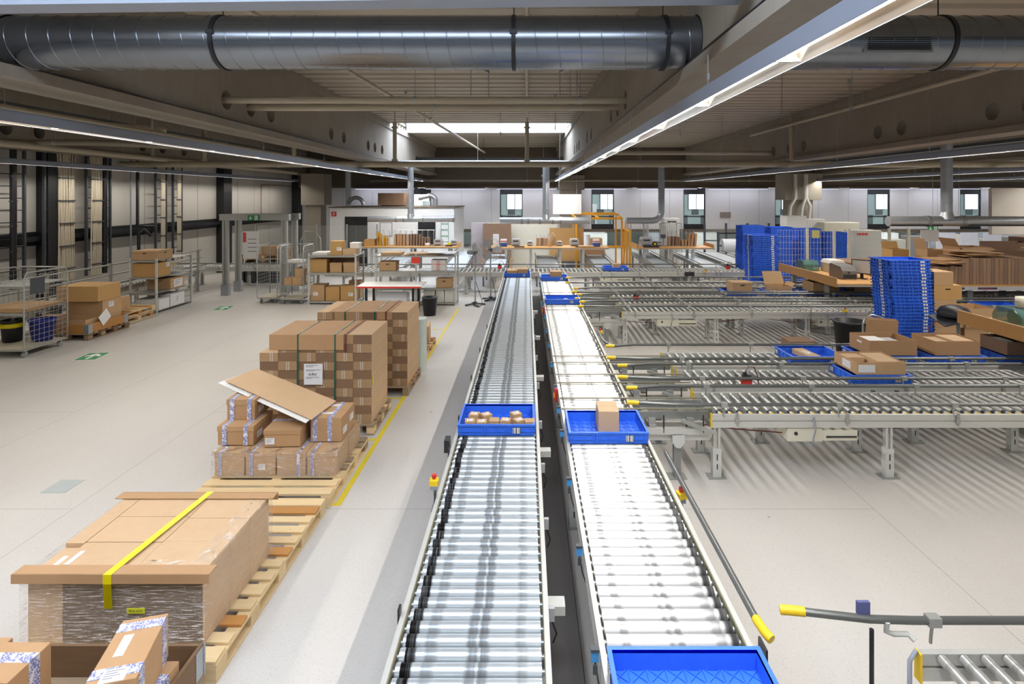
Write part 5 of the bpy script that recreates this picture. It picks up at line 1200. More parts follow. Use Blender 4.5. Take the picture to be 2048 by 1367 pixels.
# ================================================================ LEFT SIDE AND BACK
def grid(b, p, u, v, nu, nv, r):
    p, u, v = Vector(p), Vector(u), Vector(v)
    for i in range(nu+1): b.cyl(p+u*(i/nu), p+u*(i/nu)+v, r, 5, caps=False)
    for j in range(nv+1): b.cyl(p+v*(j/nv), p+v*(j/nv)+u, r, 5, caps=False)
    return b
def caster(t, x, y, r=.06):
    c = MB().cyl((x-.018, y, r), (x+.018, y, r), r, 14).obj('caster', GREYPL, t); MB().box(x-.026, x+.026, y-.012, y+.03, r, r*2+.02).obj('fork', ZINC, c)
def roll_cage(label, x0, x1, y0, y1, h, sides='lr', base_wood=True, group=None, wires=(9, 14), plate=None, rz=0.):
    w, d = x1-x0, y1-y0; t = thing('wire_trolley', label, 'trolley', ((x0+x1)/2, (y0+y1)/2, 0), rz, group); a, c = w/2, d/2
    for sx in (-a+.08, a-.08):
        for sy in (-c+.1, c-.1): caster(t, sx, sy)
    MB().box(-a, a, -c, c, .14, .165).obj('base_frame', ZINC, t)
    MB().box(-a+.03, a-.03, -c+.03, c-.03, .165, .18).obj('base_board', plain('base_plywood', '#c3b9a3', .6, 0, .08), t)
    def panel(p, u):
        p, u = Vector(p), Vector(u); v = Vector((0, 0, h-.17)); q = p+u
        fr = MB().tube([p, p+v*.93, p+v+u*.06, q+v-u*.06, q+v*.93, q], .016, 8).obj('side_frame', ZINC, t)
        grid(MB(), p+v*.02, u, v*.94, wires[0], wires[1], .0035).obj('wire_mesh', ZINC, fr)
        return fr
    if 'l' in sides: panel((-a, -c, .17), (0, d, 0))
    if 'r' in sides: fr = panel((a, -c, .17), (0, d, 0))
    if 'b' in sides: panel((-a, c, .17), (w, 0, 0))
    if plate: MB().box(a+.012, a+.02, -c+.12, -c+.12+plate[0], h-.12-plate[1], h-.12).obj('name_plate', GREYSTEEL, t, bevel=.003)
    return t
RC = roll_cage('zinc wire trolley with a dark plate, blue bin and cardboard sheets at the left edge', -10.95, -9.9, 11.15, 12.2, 1.68, 'lrb', plate=(.34, .32))
for z, nm in ((1.40, 0), (.86, 1)):
    b = MB()
    for k in range(9): b.cyl((-.5, -.47+.115*k, z), (.5, -.47+.115*k, z), .012, 6)
    b.box(-.51, .51, -.5, -.46, z-.03, z+.02).box(-.51, .51, .46, .5, z-.03, z+.02); b.obj('shelf', ZINC, RC)
for k in range(4): tag(MB().box(-.45, .45, -.42, .42, 0, .018).obj('cardboard_sheet', CARDTAN, None, (-10.45+.02*k, 11.65+.015*k, .89+.02*k), random.uniform(-.04, .04)), 'flat cardboard sheet on the shelf of the left wire trolley, %s from the bottom' % ORD[k], 'cardboard', 'cardboard sheets on the wire trolley')
tag(MB().lathe([(.0, 0), (.17, 0), (.23, .42), (.245, .42), (.245, .45), (.22, .45), (.16, .02), (0, .02)]).obj('plastic_bin', plain('dark_blue_bin', '#26348f', .45), None, (-10.18, 11.9, .181)), 'dark blue round bin on the base of the left wire trolley', 'bin')
t = thing('plastic_bin', 'black bin with a yellow band on the base of the left wire trolley', 'bin', (-10.72, 11.8, .181))
MB().lathe([(0, 0), (.16, 0), (.2, .42), (.21, .45), (.18, .45), (.15, .02), (0, .02)]).obj('bin_body', BLACKPL, t); MB().lathe([(.195, .30), (.203, .30), (.212, .39), (.202, .39)]).obj('yellow_band', YELPACK, t)
# pallet with collar and cartons beside the trolley
pallet('dark old pallet under the orange wooden collar at left', -10.75, -9.72, 12.55, 13.85, 0, [CRATEWOOD, PINEOLD])
t = thing('pallet_collar', 'orange-brown wooden collar with steel corners by the wire trolley', 'crate', (-10.24, 13.2, .1445))
for a in ((-.5, -.48, -.63, .63), (.48, .5, -.63, .63), (-.48, .48, .61, .63), (-.48, .48, -.63, -.61)): MB().box(*a, 0, .2).obj('side_board', PINEORANGE, t, bevel=.003)
for sx in (-1, 1):
    for sy in (-1, 1): MB().box(min(sx*.5, sx*.505), max(sx*.5, sx*.505), min(sy*.5, sy*.635), max(sy*.5, sy*.635), -.05, .2).box(min(sx*.4, sx*.505), max(sx*.4, sx*.505), min(sy*.63, sy*.635), max(sy*.63, sy*.635), -.05, .2).obj('hinge', GALV, t)
open_carton('flat open carton in front inside the orange wooden collar', -10.66, -9.82, 12.6, 13.1, .147, .44, CARDTAN, flaps=(('left', .1, 20),))
carton('lower pale carton with a taped note inside the orange collar', -10.7, -9.85, 13.15, 13.75, .147, .78, CARDTAN, paper=(('right', .45, .8, .16, .12),))
carton('large orange-brown carton on top of the cartons in the collar', -10.78, -9.83, 12.98, 13.7, .782, 1.13, CARDYEL)
tag(MB().ob((0, 0, 0), (.005, .3, .26), rx=.6).obj('paper_sheet', PAPER, None, (-9.725, 13.05, .42)), 'white paper sheet hanging on the side of the orange collar', 'paper')
carton('pale carton standing behind the wire trolley by the wall', -11.0, -10.3, 14.1, 14.7, 0, .62, CARDTAN)
carton('tan carton on the floor behind the collar', -10.95, -10.55, 12.5, 13.0, 0, .5, CARDTAN)
pallet('upper empty pallet of the two beside the archive rack', -10.9, -10.0, 14.05, 15.25, .145, [PINE, PINEORANGE]); pallet('lower empty pallet of the two beside the archive rack', -10.88, -10.02, 14.1, 15.2, 0, [PINE, PINEORANGE])
# --- racks
def rack(label, x0, x1, y0, y1, heights, mat=ZINC, mids=(), post=.045, name='storage_rack'):
    w, d = x1-x0, y1-y0; t = thing(name, label, 'rack', ((x0+x1)/2, (y0+y1)/2, 0)); a, c = w/2, d/2; H = max(heights)+.06
    for sx in [-a, a-post]+[m-(x0+x1)/2 for m in mids]:
        for sy in (-c, c-post): MB().box(sx, sx+post, sy, sy+post, 0, H).obj('post', mat, t)
    for z in heights: MB().box(-a+.005, a-.005, -c+.005, c-.005, z-.012, z).box(-a+.005, a-.005, -c-.002, -c+.012, z-.05, z).box(-a+.005, a-.005, c-.012, c+.002, z-.05, z).obj('shelf', ZINC, t)
    return t
rack('grey metal rack with archive boxes at left, beside the wooden pallets', -10.85, -10.1, 15.45, 17.1, (.06, .55, .98, 1.44), PALEGREY)
carton('archive box with hand holes on the top shelf of the left rack', -10.82, -10.12, 15.5, 16.2, 1.443, 1.70, CARDTAN, lid=.06, holes=True)
carton('large yellowish carton on the middle shelf of the left rack', -10.8, -10.13, 15.5, 16.1, .983, 1.36, CARDYEL, paper=(('right', .8, .8, .15, .12),))
t1 = carton('white carton on the bottom shelf of the left rack', -10.8, -10.13, 15.6, 16.05, .063, .35, WHITE)
carton('torn white carton with a brown tape roll mark on the bottom shelf', -10.8, -10.13, 16.1, 16.75, .063, .4, WHITE, paper=(('right', .5, .5, .12, .2),))
carton('tan carton with a large white sheet on the lower shelf of the left rack', -10.8, -10.13, 16.1, 16.75, .553, .85, CARDTAN, paper=(('right', .55, .5, .4, .22),))
# --- guard railing along the wall track
t = thing('guard_railing', 'grey guard railing along the left wall track', 'railing', (-11.03, 9, 0))
for k in range(6): MB().box(-.03, .03, 2.0*k-.03, 2.0*k+.03, 0, 1.42).obj('post', ZINC, t)
for z in (1.38, 1.12): MB().cyl((0, 0, z), (0, 10.2, z), .02, 8).obj('rail', ZINC, t)
# --- gate portal with the emergency exit sign
t = thing('gate_portal', 'grey steel gate portal carrying the emergency exit sign', 'gate', (-8.78, 18.7, 0))
for sx in (-.95, .95):
    for sy in (-.4, .4):
        p = MB().box(sx-.09, sx-.03, sy-.06, sy+.06, 0, 2.42).box(sx+.03, sx+.09, sy-.06, sy+.06, 0, 2.42).box(sx-.03, sx+.03, sy-.03, sy+.03, 0, 2.42).obj('post', ZINC, t); MB().box(sx-.12, sx+.12, sy-.08, sy+.08, 0, .35).obj('post_foot', GALV, p)
for sy in (-.4, .4): MB().box(-1.12, 1.12, sy-.08, sy+.08, 2.42, 2.58).box(-1.12, 1.12, sy-.1, sy+.1, 2.58, 2.62).obj('beam', ZINC, t)
for k in range(3): MB().box(-1.0+k*.9, -.8+k*.9, -.3, .3, 2.48, 2.54).obj('cross_beam', GREYSTEEL, t)
def exit_sign(label, x, y, z, w, h, down=True, flip=False):
    t = thing('exit_sign', label, 'sign', (x, y, z)); MB().box(-w/2, w/2, 0, .03, 0, h).obj('panel', GREEN, t)
    s = h; ax = (-w*.25 if not flip else w*.25)
    if down: pr = [(-.06*s, .85*s), (-.06*s, .4*s), (-.25*s, .55*s), (-.25*s, .38*s), (0, .15*s), (.25*s, .38*s), (.25*s, .55*s), (.06*s, .4*s), (.06*s, .85*s)]
    else: pr = [(-.35*s, .44*s), (.1*s, .44*s), (-.05*s, .25*s), (.12*s, .25*s), (.36*s, .5*s), (.12*s, .75*s), (-.05*s, .75*s), (.1*s, .56*s), (-.35*s, .56*s)]
    MB().prism(pr, lambda a, b_, c: (ax+a, -.001-c, b_), .002).obj('arrow', SIGNWHITE, t)
    mx = -ax
    b = MB().prism([(-.3*s, .1*s), (.3*s, .1*s), (.3*s, .9*s), (-.3*s, .9*s)], lambda a, b_, c: (mx+a, -.001-c, b_), .001)
    b.obj('doorway', SIGNWHITE, t)
    b = MB().cyl((mx-.05*s, -.004, .76*s), (mx-.05*s, -.002, .76*s), .07*s, 10)
    for p0, p1 in (((-.05, .68), (0, .45)), ((0, .45), (.16, .33)), ((.16, .33), (.2, .18)), ((0, .45), (-.12, .3)), ((-.12, .3), (-.24, .3)), ((-.04, .62), (.12, .52)), ((-.05, .62), (-.2, .52))):
        b.bar((mx+p0[0]*s, -.003, p0[1]*s), (mx+p1[0]*s, -.003, p1[1]*s), .002, .07*s)
    b.obj('running_figure', GREEN, t); return t
exit_sign('green emergency exit sign with a down arrow on the gate portal', -8.78, 18.17, 2.42, .36, .17)
for y, nm in ((18.0, 0),):
    tag(MB().box(-.005, .005, -.12, .12, -.12, .12).obj('warning_sign', YELPACK, None, (-12.9, 21.0, 1.85)), 'square yellow notice on the left wall seen through the gate portal', 'sign')
t = thing('notice_board', 'white notice board with a red heading by the gate portal', 'board', (-10.2, 20.9, 0)); MB().box(-.28, .28, 0, .03, .9, 1.9).box(-.25, -.2, 0, .03, 0, .9).box(.2, .25, 0, .03, 0, .9).obj('panel', WHITE, t); MB().box(-.28, -.16, -.004, 0, 1.5, 1.86).obj('red_heading', REDPRINT, t)
for k in range(4): MB().box(-.1, .22, -.004, 0, 1.6-.15*k, 1.63-.15*k).obj('print', INKGREY, t)
for k in range(2):
    pallet('pale orange pallet of the pile behind the gate portal, %s from the bottom' % ORD[k], -10.6, -8.9, 20.9, 22.0, .75+.146*k, [PINEORANGE, PINE], 'pallets behind the gate')
tag(MB().box(-10.6, -8.9, 20.9, 22.0, .02, .745).obj('lift_table', GREYSTEEL, bevel=.01), 'grey lift table under the pallets behind the gate portal', 'lift table')
carton('brown carton on the pallets behind the gate, left of the pair', -9.9, -9.35, 21.1, 21.7, 1.045, 1.33, CARDTAN); carton('brown carton on the pallets behind the gate, right of the pair', -9.3, -8.75, 21.1, 21.7, 1.045, 1.26, CARDTAN)
for k in range(5): tag(MB().box(-.03, .03, -.03, .03, 0, 2.0).box(-.06, .06, -.06, .06, 0, .015).obj('fence_post', ZINC, None, (-11.6+1.3*k, 24.2, 0)), 'grey fence post standing behind the gate portal, %s from the left wall' % ORD[k], 'post', 'fence posts behind the gate')
t = thing('clear_strip_fence', 'clear plastic panels between the fence posts behind the gate', 'fence', (-11.6, 24.25, 0))
for k in range(4): MB().box(1.3*k+.05, 1.3*k+1.25, 0, .01, .6, 1.95).obj('panel', PLEXI, t)
# --- wire trolleys left of the shelf
roll_cage('left one of two narrow wire trolleys beside the carton shelf', -8.05, -7.45, 16.9, 17.75, 1.72, 'lrb', wires=(7, 14))
NC = roll_cage('right one of two narrow wire trolleys, loaded with small cartons', -7.3, -6.62, 16.75, 17.6, 1.72, 'lrb', wires=(7, 14))
for i, (x0, x1, z0, z1) in enumerate(((-7.22, -7.0, .55, .77), (-6.98, -6.7, .55, .8), (-6.9, -6.68, .805, 1.05))):
    carton(('left small carton inside the right narrow wire trolley', 'right small carton inside the right narrow wire trolley', 'small carton on top of the right one inside the narrow wire trolley')[i], x0, x1, 16.85, 17.2, z0, z1, CARDTAN)
MB().box(-.31, .31, -.375, .375, .53, .55).obj('shelf', ZINC, NC)
MB().box(-.30, .30, -.33, .33, 1.19, 1.21).obj('shelf', ZINC, NC)
carton('flat pale packets on the top shelf of the narrow wire trolley', -7.15, -6.75, 16.9, 17.3, 1.211, 1.29, OFFWHITE, flaps=False, name='paper_packets')
# --- carton shelf
rack('pale metal shelf full of brown cartons beside the wire trolleys', -6.48, -5.05, 16.75, 17.6, (.09, .93, 1.44), PALEGREY)
for lb, a in (('left carton on the bottom shelf of the carton shelf, flaps open', (-6.42, -6.02, 16.82, 17.25, .093, .56, CARDTAN)), ('middle carton on the bottom shelf of the carton shelf', (-5.98, -5.57, 16.82, 17.3, .093, .50, CARDYEL)),
              ('right carton on the bottom shelf of the carton shelf, with a white label', (-5.54, -5.14, 16.82, 17.3, .093, .52, CARDYEL)), ('left carton on the middle shelf of the carton shelf', (-6.43, -5.95, 16.82, 17.25, .933, 1.33, CARDYEL)),
              ('middle lid carton on the middle shelf of the carton shelf', (-5.86, -5.5, 16.82, 17.2, .933, 1.22, CARDTAN)), ('right lid carton on the middle shelf of the carton shelf', (-5.46, -5.1, 16.82, 17.2, .933, 1.22, CARDTAN)),
              ('upright carton on top of the carton shelf', (-5.85, -5.5, 16.85, 17.2, 1.443, 1.86, CARDYEL))):
    x0, x1, y0, y1, z0, z1, m = a
    carton(lb, x0, x1, y0, y1, z0, z1, m, paper=(('front', .75 if 'right' in lb else .35, .45, .14, .1),) if 'bottom' in lb and 'middle carton' not in lb or 'upright' in lb else (), lid=.09 if 'lid' in lb else 0)
open_carton('pale open carton lying on top of the carton shelf', -5.48, -5.1, 16.85, 17.25, 1.443, 1.62, CARDPALE)
carton('white carton with red print on top of the carton shelf', -5.4, -5.12, 17.28, 17.55, 1.443, 1.78, WHITE); carton('stack of white papers on top of the carton shelf', -6.4, -5.95, 16.85, 17.4, 1.443, 1.52, OFFWHITE, flaps=False, name='paper_packets')
open_carton('carton with a folded flap in the right rear of the bottom shelf', -5.45, -5.1, 17.32, 17.56, .093, .62, CARDTAN, flaps=(('right', .15, 30),))
carton('dark large carton at the back of the middle shelf of the carton shelf', -6.1, -5.2, 17.28, 17.56, .933, 1.38, CARDDARK)
# --- white table with red edge
t = thing('work_table', 'white work table with a red front edge and black legs', 'table', (-3.77, 15.85, 0))
MB().box(-.88, .88, -.45, .45, .715, .745).obj('table_top', WHITE, t, bevel=.004); MB().box(-.885, .885, -.456, -.449, .695, .742).obj('red_edge', plain('red_edge', '#d9402f', .4), t)
for sx in (-.62, .66):
    for sy in (-.38, .38): MB().box(sx-.03, sx+.03, sy-.03, sy+.03, 0, .715).obj('leg', BLACKSTEEL, t)
    MB().box(sx-.02, sx+.02, -.38, .38, .06, .1).obj('stretcher', BLACKSTEEL, t)
tag(MB().cyl((-.42, 0, .25), (.42, 0, .25), .25, 24).cyl((-.425, 0, .25), (-.42, 0, .25), .05, 12).obj('bubble_film_roll', BUBBLE, None, (-3.78, 16.0, 0)), 'bubble film roll lying under the white work table', 'film roll')
tag(MB().lathe([(0, 0), (.16, 0), (.205, .46), (.215, .46), (.215, .49), (.19, .49), (.15, .02), (0, .02)], n=24).obj('waste_bin', BLACKPL, None, (-2.62, 15.25, 0)), 'black round waste bin at the right end of the white work table', 'bin')
# --- low shelf behind the table
rack('pale metal shelf with archive boxes behind the white table', -4.45, -2.08, 16.6, 17.25, (.08, .5, 1.0, 1.46), PALEGREY, mids=(-3.28,))
carton('lid box at the left of the middle shelf behind the white table', -4.35, -3.85, 16.65, 17.1, 1.003, 1.27, CARDTAN, lid=.04, holes=True)
WC = carton('white carton wrapped with red arrow tape under the top shelf', -2.82, -2.4, 16.68, 17.05, 1.003, 1.32, WHITE)
b = MB()
for k in range(6): b.ob((-.035, -.187, .03+.05*k), (.06, .004, .016), ry=.5).ob((.02, -.187, .03+.05*k), (.06, .004, .016), ry=-.5)
for k in range(7): b.ob((-.18+.06*k, -.188, .19), (.05, .004, .014), ry=.7 if k < 3 else -.7)
b.obj('red_arrow_tape', REDPRINT, WC)
carton('archive box with a hand hole on the lower shelf at the right', -2.68, -2.2, 16.66, 17.05, .503, .77, CARDTAN, lid=.05, holes=True)
for i, x in enumerate((-3.05, -2.68, -2.42)): carton('white carton standing on the bottom shelf behind the bin, %s from the left' % ORD[i], x, x+(.34, .24, .3)[i], 16.66, 17.05, .083, .44, OFFWHITE)
carton('flat lid box on the top shelf, left end, behind the white table', -4.3, -3.7, 16.65, 17.1, 1.463, 1.54, CARDTAN, flaps=False)
for k in range(4): tag(MB().box(-.5, .5, -.25, .25, 0, .012).obj('cardboard_sheet', CARDPALE if k % 2 else CARDTAN, None, (-3.15+.06*k, 16.9, 1.463+.014*k), random.uniform(-.15, .15)), 'loose flat cardboard sheet on the top shelf behind the white table, %s from the bottom' % ORD[k], 'cardboard', 'loose sheets on the top shelf')
tag(MB().box(-.42, .42, -.25, .25, 0, .01).obj('white_sheet', WHITE, None, (-2.52, 16.85, 1.53), .0), 'white board on the right end of the top shelf', 'board')
tag(MB().box(-.13, .13, -.004, 0, -.09, .09).obj('red_card', plain('red_card', '#e0412f', .5), None, (-3.26, 16.59, 1.32)), 'bright red card hanging on the middle post of the shelf', 'card')
# --- pedestal fans
def fan(label, x, y, h, r, rz):
    t = thing('pedestal_fan', label, 'fan', (x, y, 0), rz)
    bs = MB()
    for k in range(4):
        a = PI/4+k*PI/2; bs.bar((0, 0, .06), (.3*math.cos(a), .3*math.sin(a), .025), .06, .04)
    bs.cyl((0, 0, .03), (0, 0, .11), .06, 12).obj('base', GREYSTEEL, t)
    MB().cyl((0, 0, .1), (0, 0, h), .02, 10).obj('pole', ZINC, t)
    m = MB().cyl((0, .02, h), (0, .24, h), .075, 14, .06).obj('motor', GREYPL, t)
    MB().cyl((0, -.06, h), (0, .02, h), .05, 14).obj('hub', GREYSTEEL, t)
    for k in range(3):
        a = 2*PI*k/3; b = MB(); c, s = math.cos(a), math.sin(a); vs = []
        for q in range(7):
            rr = .05+(r-.07)*q/6; w = .04+.06*math.sin(PI*q/7)
            vs += [(rr*c-w*s, -.03+.02, h+rr*s+w*c), (rr*c+w*s, -.03-.03, h+rr*s-w*c)]
        b.add(vs, [(2*i, 2*i+1, 2*i+3, 2*i+2) for i in range(6)], True); b.obj('blade', LGREYPL, t)
    b = MB()
    for yy, k in ((-.1, .35), (-.12, .65), (-.1, .9), (-.03, 1), (.04, .95), (.07, .6)):
        b.tube([(r*k*math.cos(2*PI*i/28), yy, h+r*k*math.sin(2*PI*i/28)) for i in range(29)], .004, 5)
    for i in range(24):
        a = 2*PI*i/24; c, s = math.cos(a), math.sin(a)
        b.tube([(.05*c, -.12, h+.05*s), (.65*r*c, -.12, h+.65*r*s), (r*.97*c, -.06, h+.97*r*s), (r*c, 0, h+r*s), (.7*r*c, .06, h+.7*r*s), (.08*c, .08, h+.08*s)], .0018, 4)
    b.obj('wire_guard', ZINC, t)
    MB().tube([(.03, 0, .7), (.12, -.1, .3), (.1, -.2, .05), (-.25, -.25, .01)], .008, 6).obj('cord', CABLEB, t)
fan('front pedestal fan turned sideways left of the long roller track', -1.52, 16.6, 1.55, .33, 1.15)
fan('rear pedestal fan facing the camera left of the long roller track', -1.12, 17.45, 1.55, .36, .25)
# --- cabin
t = thing('office_cabin', 'white office cabin with a dark glazed door behind the left bench', 'cabin', (-6.2, 28, 0))
MB().box(-2.85, 2.85, -2, 2, 0, 2.66).obj('cabin_wall', WHITE, t); MB().box(-2.9, 2.9, -2.05, 2.05, 2.66, 2.7).obj('roof', CONC_DARK, t)
d = MB().box(-2.15, -1.12, -2.03, -2.0, 0, 2.26).obj('door', BLACKSTEEL, t)
MB().box(-2.05, -1.67, -2.036, -2.03, .3, 2.15).box(-1.6, -1.22, -2.036, -2.03, .3, 2.15).obj('door_glass', plain('dark_glass', '#2a2c2e', .12), d)
w_ = MB().box(1.2, 2.0, -2.03, -2.0, .9, 2.1).obj('window', BLACKSTEEL, t); MB().box(1.25, 1.95, -2.036, -2.03, .95, 2.05).obj('window_glass', plain('dark_glass', '#2a2c2e', .12), w_)
for k in range(4): q = MB().box(2.25, 2.6, -2.01, -2.0, 1.1+.28*k, 1.35+.28*k).obj('notice_frame', GREEN, t); MB().box(2.27, 2.58, -2.014, -2.01, 1.12+.28*k, 1.33+.28*k).obj('notice_paper', PAPER, q)
q = MB().box(-.55, .02, -2.015, -2.0, 1.35, 2.0).obj('notice_frame', GREYPL, t); MB().box(-.52, -.01, -2.02, -2.015, 1.38, 1.97).obj('notice_paper', PAPER, q)
MB().box(-1.0, -.65, -2.01, -2.0, 1.45, 2.0).obj('notice_paper', PAPER, t)
t = thing('fire_sign', 'red square fire sign on the cabin wall', 'sign', (-8.86, 25.985, 2.27)); MB().box(-.11, .11, 0, .012, 0, .22).obj('panel', plain('sign_red', '#c92a26', .5), t)
MB().tube([(-.04, -.002, .05), (-.03, -.002, .15), (.0, -.002, .18), (.04, -.002, .14), (.03, -.002, .08), (-.01, -.002, .05)], .012, 6).obj('symbol', SIGNWHITE, t)
tag(MB().box(-7.27, -6.0, 27.6, 28.6, 2.75, 3.35).obj('brown_crate', CARDDARK), 'large brown crate on a stand on the cabin roof', 'crate')
tag(MB().box(-7.15, -6.1, 27.7, 28.5, 2.70, 2.75).obj('crate_stand', BLACKSTEEL), 'dark stand under the brown crate on the cabin roof', 'stand')
tag(MB().cyl((-9.6, 24, 0), (-9.6, 24, 1.3), .02, 8).tube([(-9.6, 24, 1.3), (-9.4, 24, 1.7), (-9.0, 24, 1.72), (-8.75, 24, 1.4), (-8.7, 24, 0)], .025, 8).obj('stair_railing', ZINC), 'bent tubular railing beside the cabin corner', 'railing')
# ================================================================ PACKING BENCHES
def bench(label, x0, x1, y0, y1, z, legs, sides='', back=0, rz=0):
    cx, cy = (x0+x1)/2, (y0+y1)/2; t = thing('packing_bench', label, 'workbench', (cx, cy, 0)); w, d = (x1-x0)/2, (y1-y0)/2
    MB().box(-w, w, -d, d, z-.035, z).obj('bench_top', BEECH, t, bevel=.006); MB().box(-w+.02, w-.02, -d+.02, d-.02, z-.075, z-.035).obj('under_frame', PALEGREY, t)
    for (x, y) in legs: l = MB().box(x-cx-.05, x-cx+.05, y-cy-.04, y-cy+.04, 0, z-.075).obj('leg', ALU, t); MB().box(x-cx-.08, x-cx+.08, y-cy-.07, y-cy+.07, 0, .012).obj('foot', ZINC, l)
    if 'l' in sides: MB().box(-w-.025, -w, -d, d, z-.09, z+.13).obj('side_board', BEECH, t, bevel=.01)
    if 'r' in sides: MB().box(w, w+.025, -d, d, z-.09, z+.13).obj('side_board', BEECH, t, bevel=.01)
    return t
bench('left packing bench with wire dividers and folders, before the cabin', -7.0, -2.75, 22.4, 23.5, 1.2, [(x, y) for x in (-6.2, -4.6, -3.1) for y in (22.6, 23.3)], 'r')
bench('middle packing bench behind the ends of the two roller tracks', -1.6, 3.2, 22.0, 23.1, 1.2, [(x, y) for x in (-.82, .15, 1.3, 2.2) for y in (22.2, 22.9)])
bench('third packing bench with raised end boards, left of the blue stacks', 4.3, 7.25, 22.0, 23.2, 1.2, [(x, y) for x in (4.6, 5.65, 6.5) for y in (22.2, 23.0)], 'lr')
BZ = 1.202
def printer(label, x, y, z=BZ, s=1., mat=None):
    t = thing('label_printer', label, 'printer', (x, y, z)); mat = mat or LGREYPL
    MB().prism([(-.17*s, 0), (.17*s, 0), (.17*s, .2*s), (.13*s, .27*s), (-.13*s, .27*s), (-.17*s, .2*s)], lambda a, b_, c: (a, -.2*s+c, b_), .4*s).obj('housing', mat, t, bevel=.006)
    MB().box(-.1*s, .1*s, -.203*s, -.199*s, .17*s, .215*s).obj('window', BLACKPL, t)
    MB().box(-.12*s, .12*s, -.22*s, -.2*s, .03*s, .06*s).obj('label_slot', BLACKPL, t); return t
def wires(label, x, y, n, sp, h, z=BZ, d=.35):
    t = thing('wire_divider', label, 'divider', (x, y, z))
    MB().box(-.02, n*sp, -d/2, -d/2+.02, 0, .012).box(-.02, n*sp, d/2-.02, d/2, 0, .012).obj('foot_strip', ZINC, t)
    for k in range(n): MB().tube([(k*sp, -d/2+.01, 0), (k*sp, -d/2+.01, h-.06), (k*sp, -d/2+.07, h), (k*sp, d/2-.07, h), (k*sp, d/2-.01, h-.06), (k*sp, d/2-.01, 0)], .008, 6).obj('wire', ZINC, t)
def leaned(label, nm, x, y, w, d, h, mat, tilt, group, cat='cardboard', z=BZ):
    o = MB().ob((0, 0, h/2), (w, d, h)).obj(nm, mat, None, (x, y, z)); o.rotation_euler = (0, tilt, 0); o.location.z += abs(math.sin(tilt))*w/2+.001
    return tag(o, label, cat, group)
FOLD = plain('yellow_folder', '#c99a2e', .6, 0, .06)
wires('tall wire divider on the left bench holding folders and flat cartons', -6.05, 22.9, 12, .23, .62)
for k in range(4): leaned('mustard yellow folder in the wire divider of the left bench, %s from the left' % ORD[k], 'document_folder', -5.99+.09*k+(.06 if k > 1 else 0), 22.9, .06, .3, .56-.08*k, FOLD, -.04+.02*k, 'yellow folders on the left bench', 'folder')
for k in range(12): leaned('upright flat brown carton in the wire divider of the left bench, %s from the left' % ORD[k], 'flat_carton', -5.3+.115*k+(.06 if k > 3 else 0), 22.9, .08, .3, .46 if k < 9 else .34, CARDDARK if k > 4 else CARD, .02, 'flat cartons on the left bench')
tag(MB().box(-.75, .75, -.16, .16, 0, .012).obj('rack_lid', OFFWHITE, None, (-4.5, 22.95, BZ+.622)), 'pale board lying on the wires of the left bench divider', 'board')
printer('grey label printer at the right end of the left bench', -3.58, 22.9); printer('slim grey printer beside the end board of the left bench', -2.95, 23.0, s=.8)
tag(MB().lathe([(.03, 0), (.1, 0), (.1, .12), (.03, .12), (.03, 0)]).obj('tape_roll', OFFWHITE, None, (-4.0, 22.75, BZ)), 'white tape roll on the left bench', 'tape roll')
t = thing('hand_dispenser', 'black and yellow tape dispenser on the left bench', 'tape dispenser', (-3.1, 22.6, BZ)); MB().box(-.15, .12, -.06, .06, 0, .05).obj('body', BLACKPL, t); MB().cyl((0, -.04, .1), (0, .04, .1), .06, 14).obj('roll', YELPACK, t)
open_carton('open brown carton at the left of the left bench', -6.5, -6.1, 22.6, 23.1, BZ, BZ+.26, CARDYEL, flaps=(('right', .2, 30),))
carton('stack of white papers beside the open carton on the left bench', -6.0, -5.55, 22.5, 22.7, BZ, BZ+.1, WHITE, flaps=False, name='paper_packets') if False else None
tag(MB().box(-.45, .45, -.3, .3, 0, .1).obj('clutter_tray', CARDDARK, None, (-6.5, 22.7, BZ) if False else (-6.75, 23.1, BZ), .3), 'brown tray of loose packing at the left end of the left bench', 'tray')
# middle bench
def dispenser(label, x, y, z=BZ):
    t = thing('tape_dispenser', label, 'tape dispenser', (x, y, z)); MB().box(-.14, .14, -.14, .14, 0, .15).obj('base', plain('dispenser_blue', '#2b4f93', .45), t, bevel=.01)
    MB().box(-.12, .12, -.1, .12, .15, .29).obj('paper_roll', WHITE, t); MB().box(-.13, .13, -.105, -.1, .19, .22).obj('red_stripe', REDPRINT, t)
dispenser('blue tape dispenser at the left of the middle bench', -.93, 22.5); dispenser('blue tape dispenser at the right of the middle bench', 2.75, 22.5)
for lb, x, m in (('clear film roll standing at the left of the middle bench', -1.25, BUBBLE), ('clear film roll standing at the right of the middle bench', 2.42, BUBBLE)): tag(MB().cyl((0, 0, 0), (0, 0, .46), .12, 18).cyl((0, 0, .46), (0, 0, .465), .04, 12).obj('film_roll', m, None, (x, 22.8, BZ)), lb, 'film roll')
printer('grey label printer left on the middle bench', -.45, 22.8, s=1.05); printer('grey label printer right on the middle bench', 1.9, 22.8, s=1.05)
for lb, x in (('small card reader printer left of the carton rack', .12), ('small card reader printer right of the carton rack', 1.3)): printer(lb, x, 22.8, s=.7)
wires('wire divider with small flat cartons on the middle bench, left part', .38, 22.85, 4, .16, .5); wires('wire divider with flat cartons on the middle bench, right part', 1.0+.0, 22.85, 4, .14, .55) if False else None
wires('wire divider with flat cartons right of the leaning cartons', .97-.02+.0, 23.0, 3, .11, .58, d=.15) if False else None
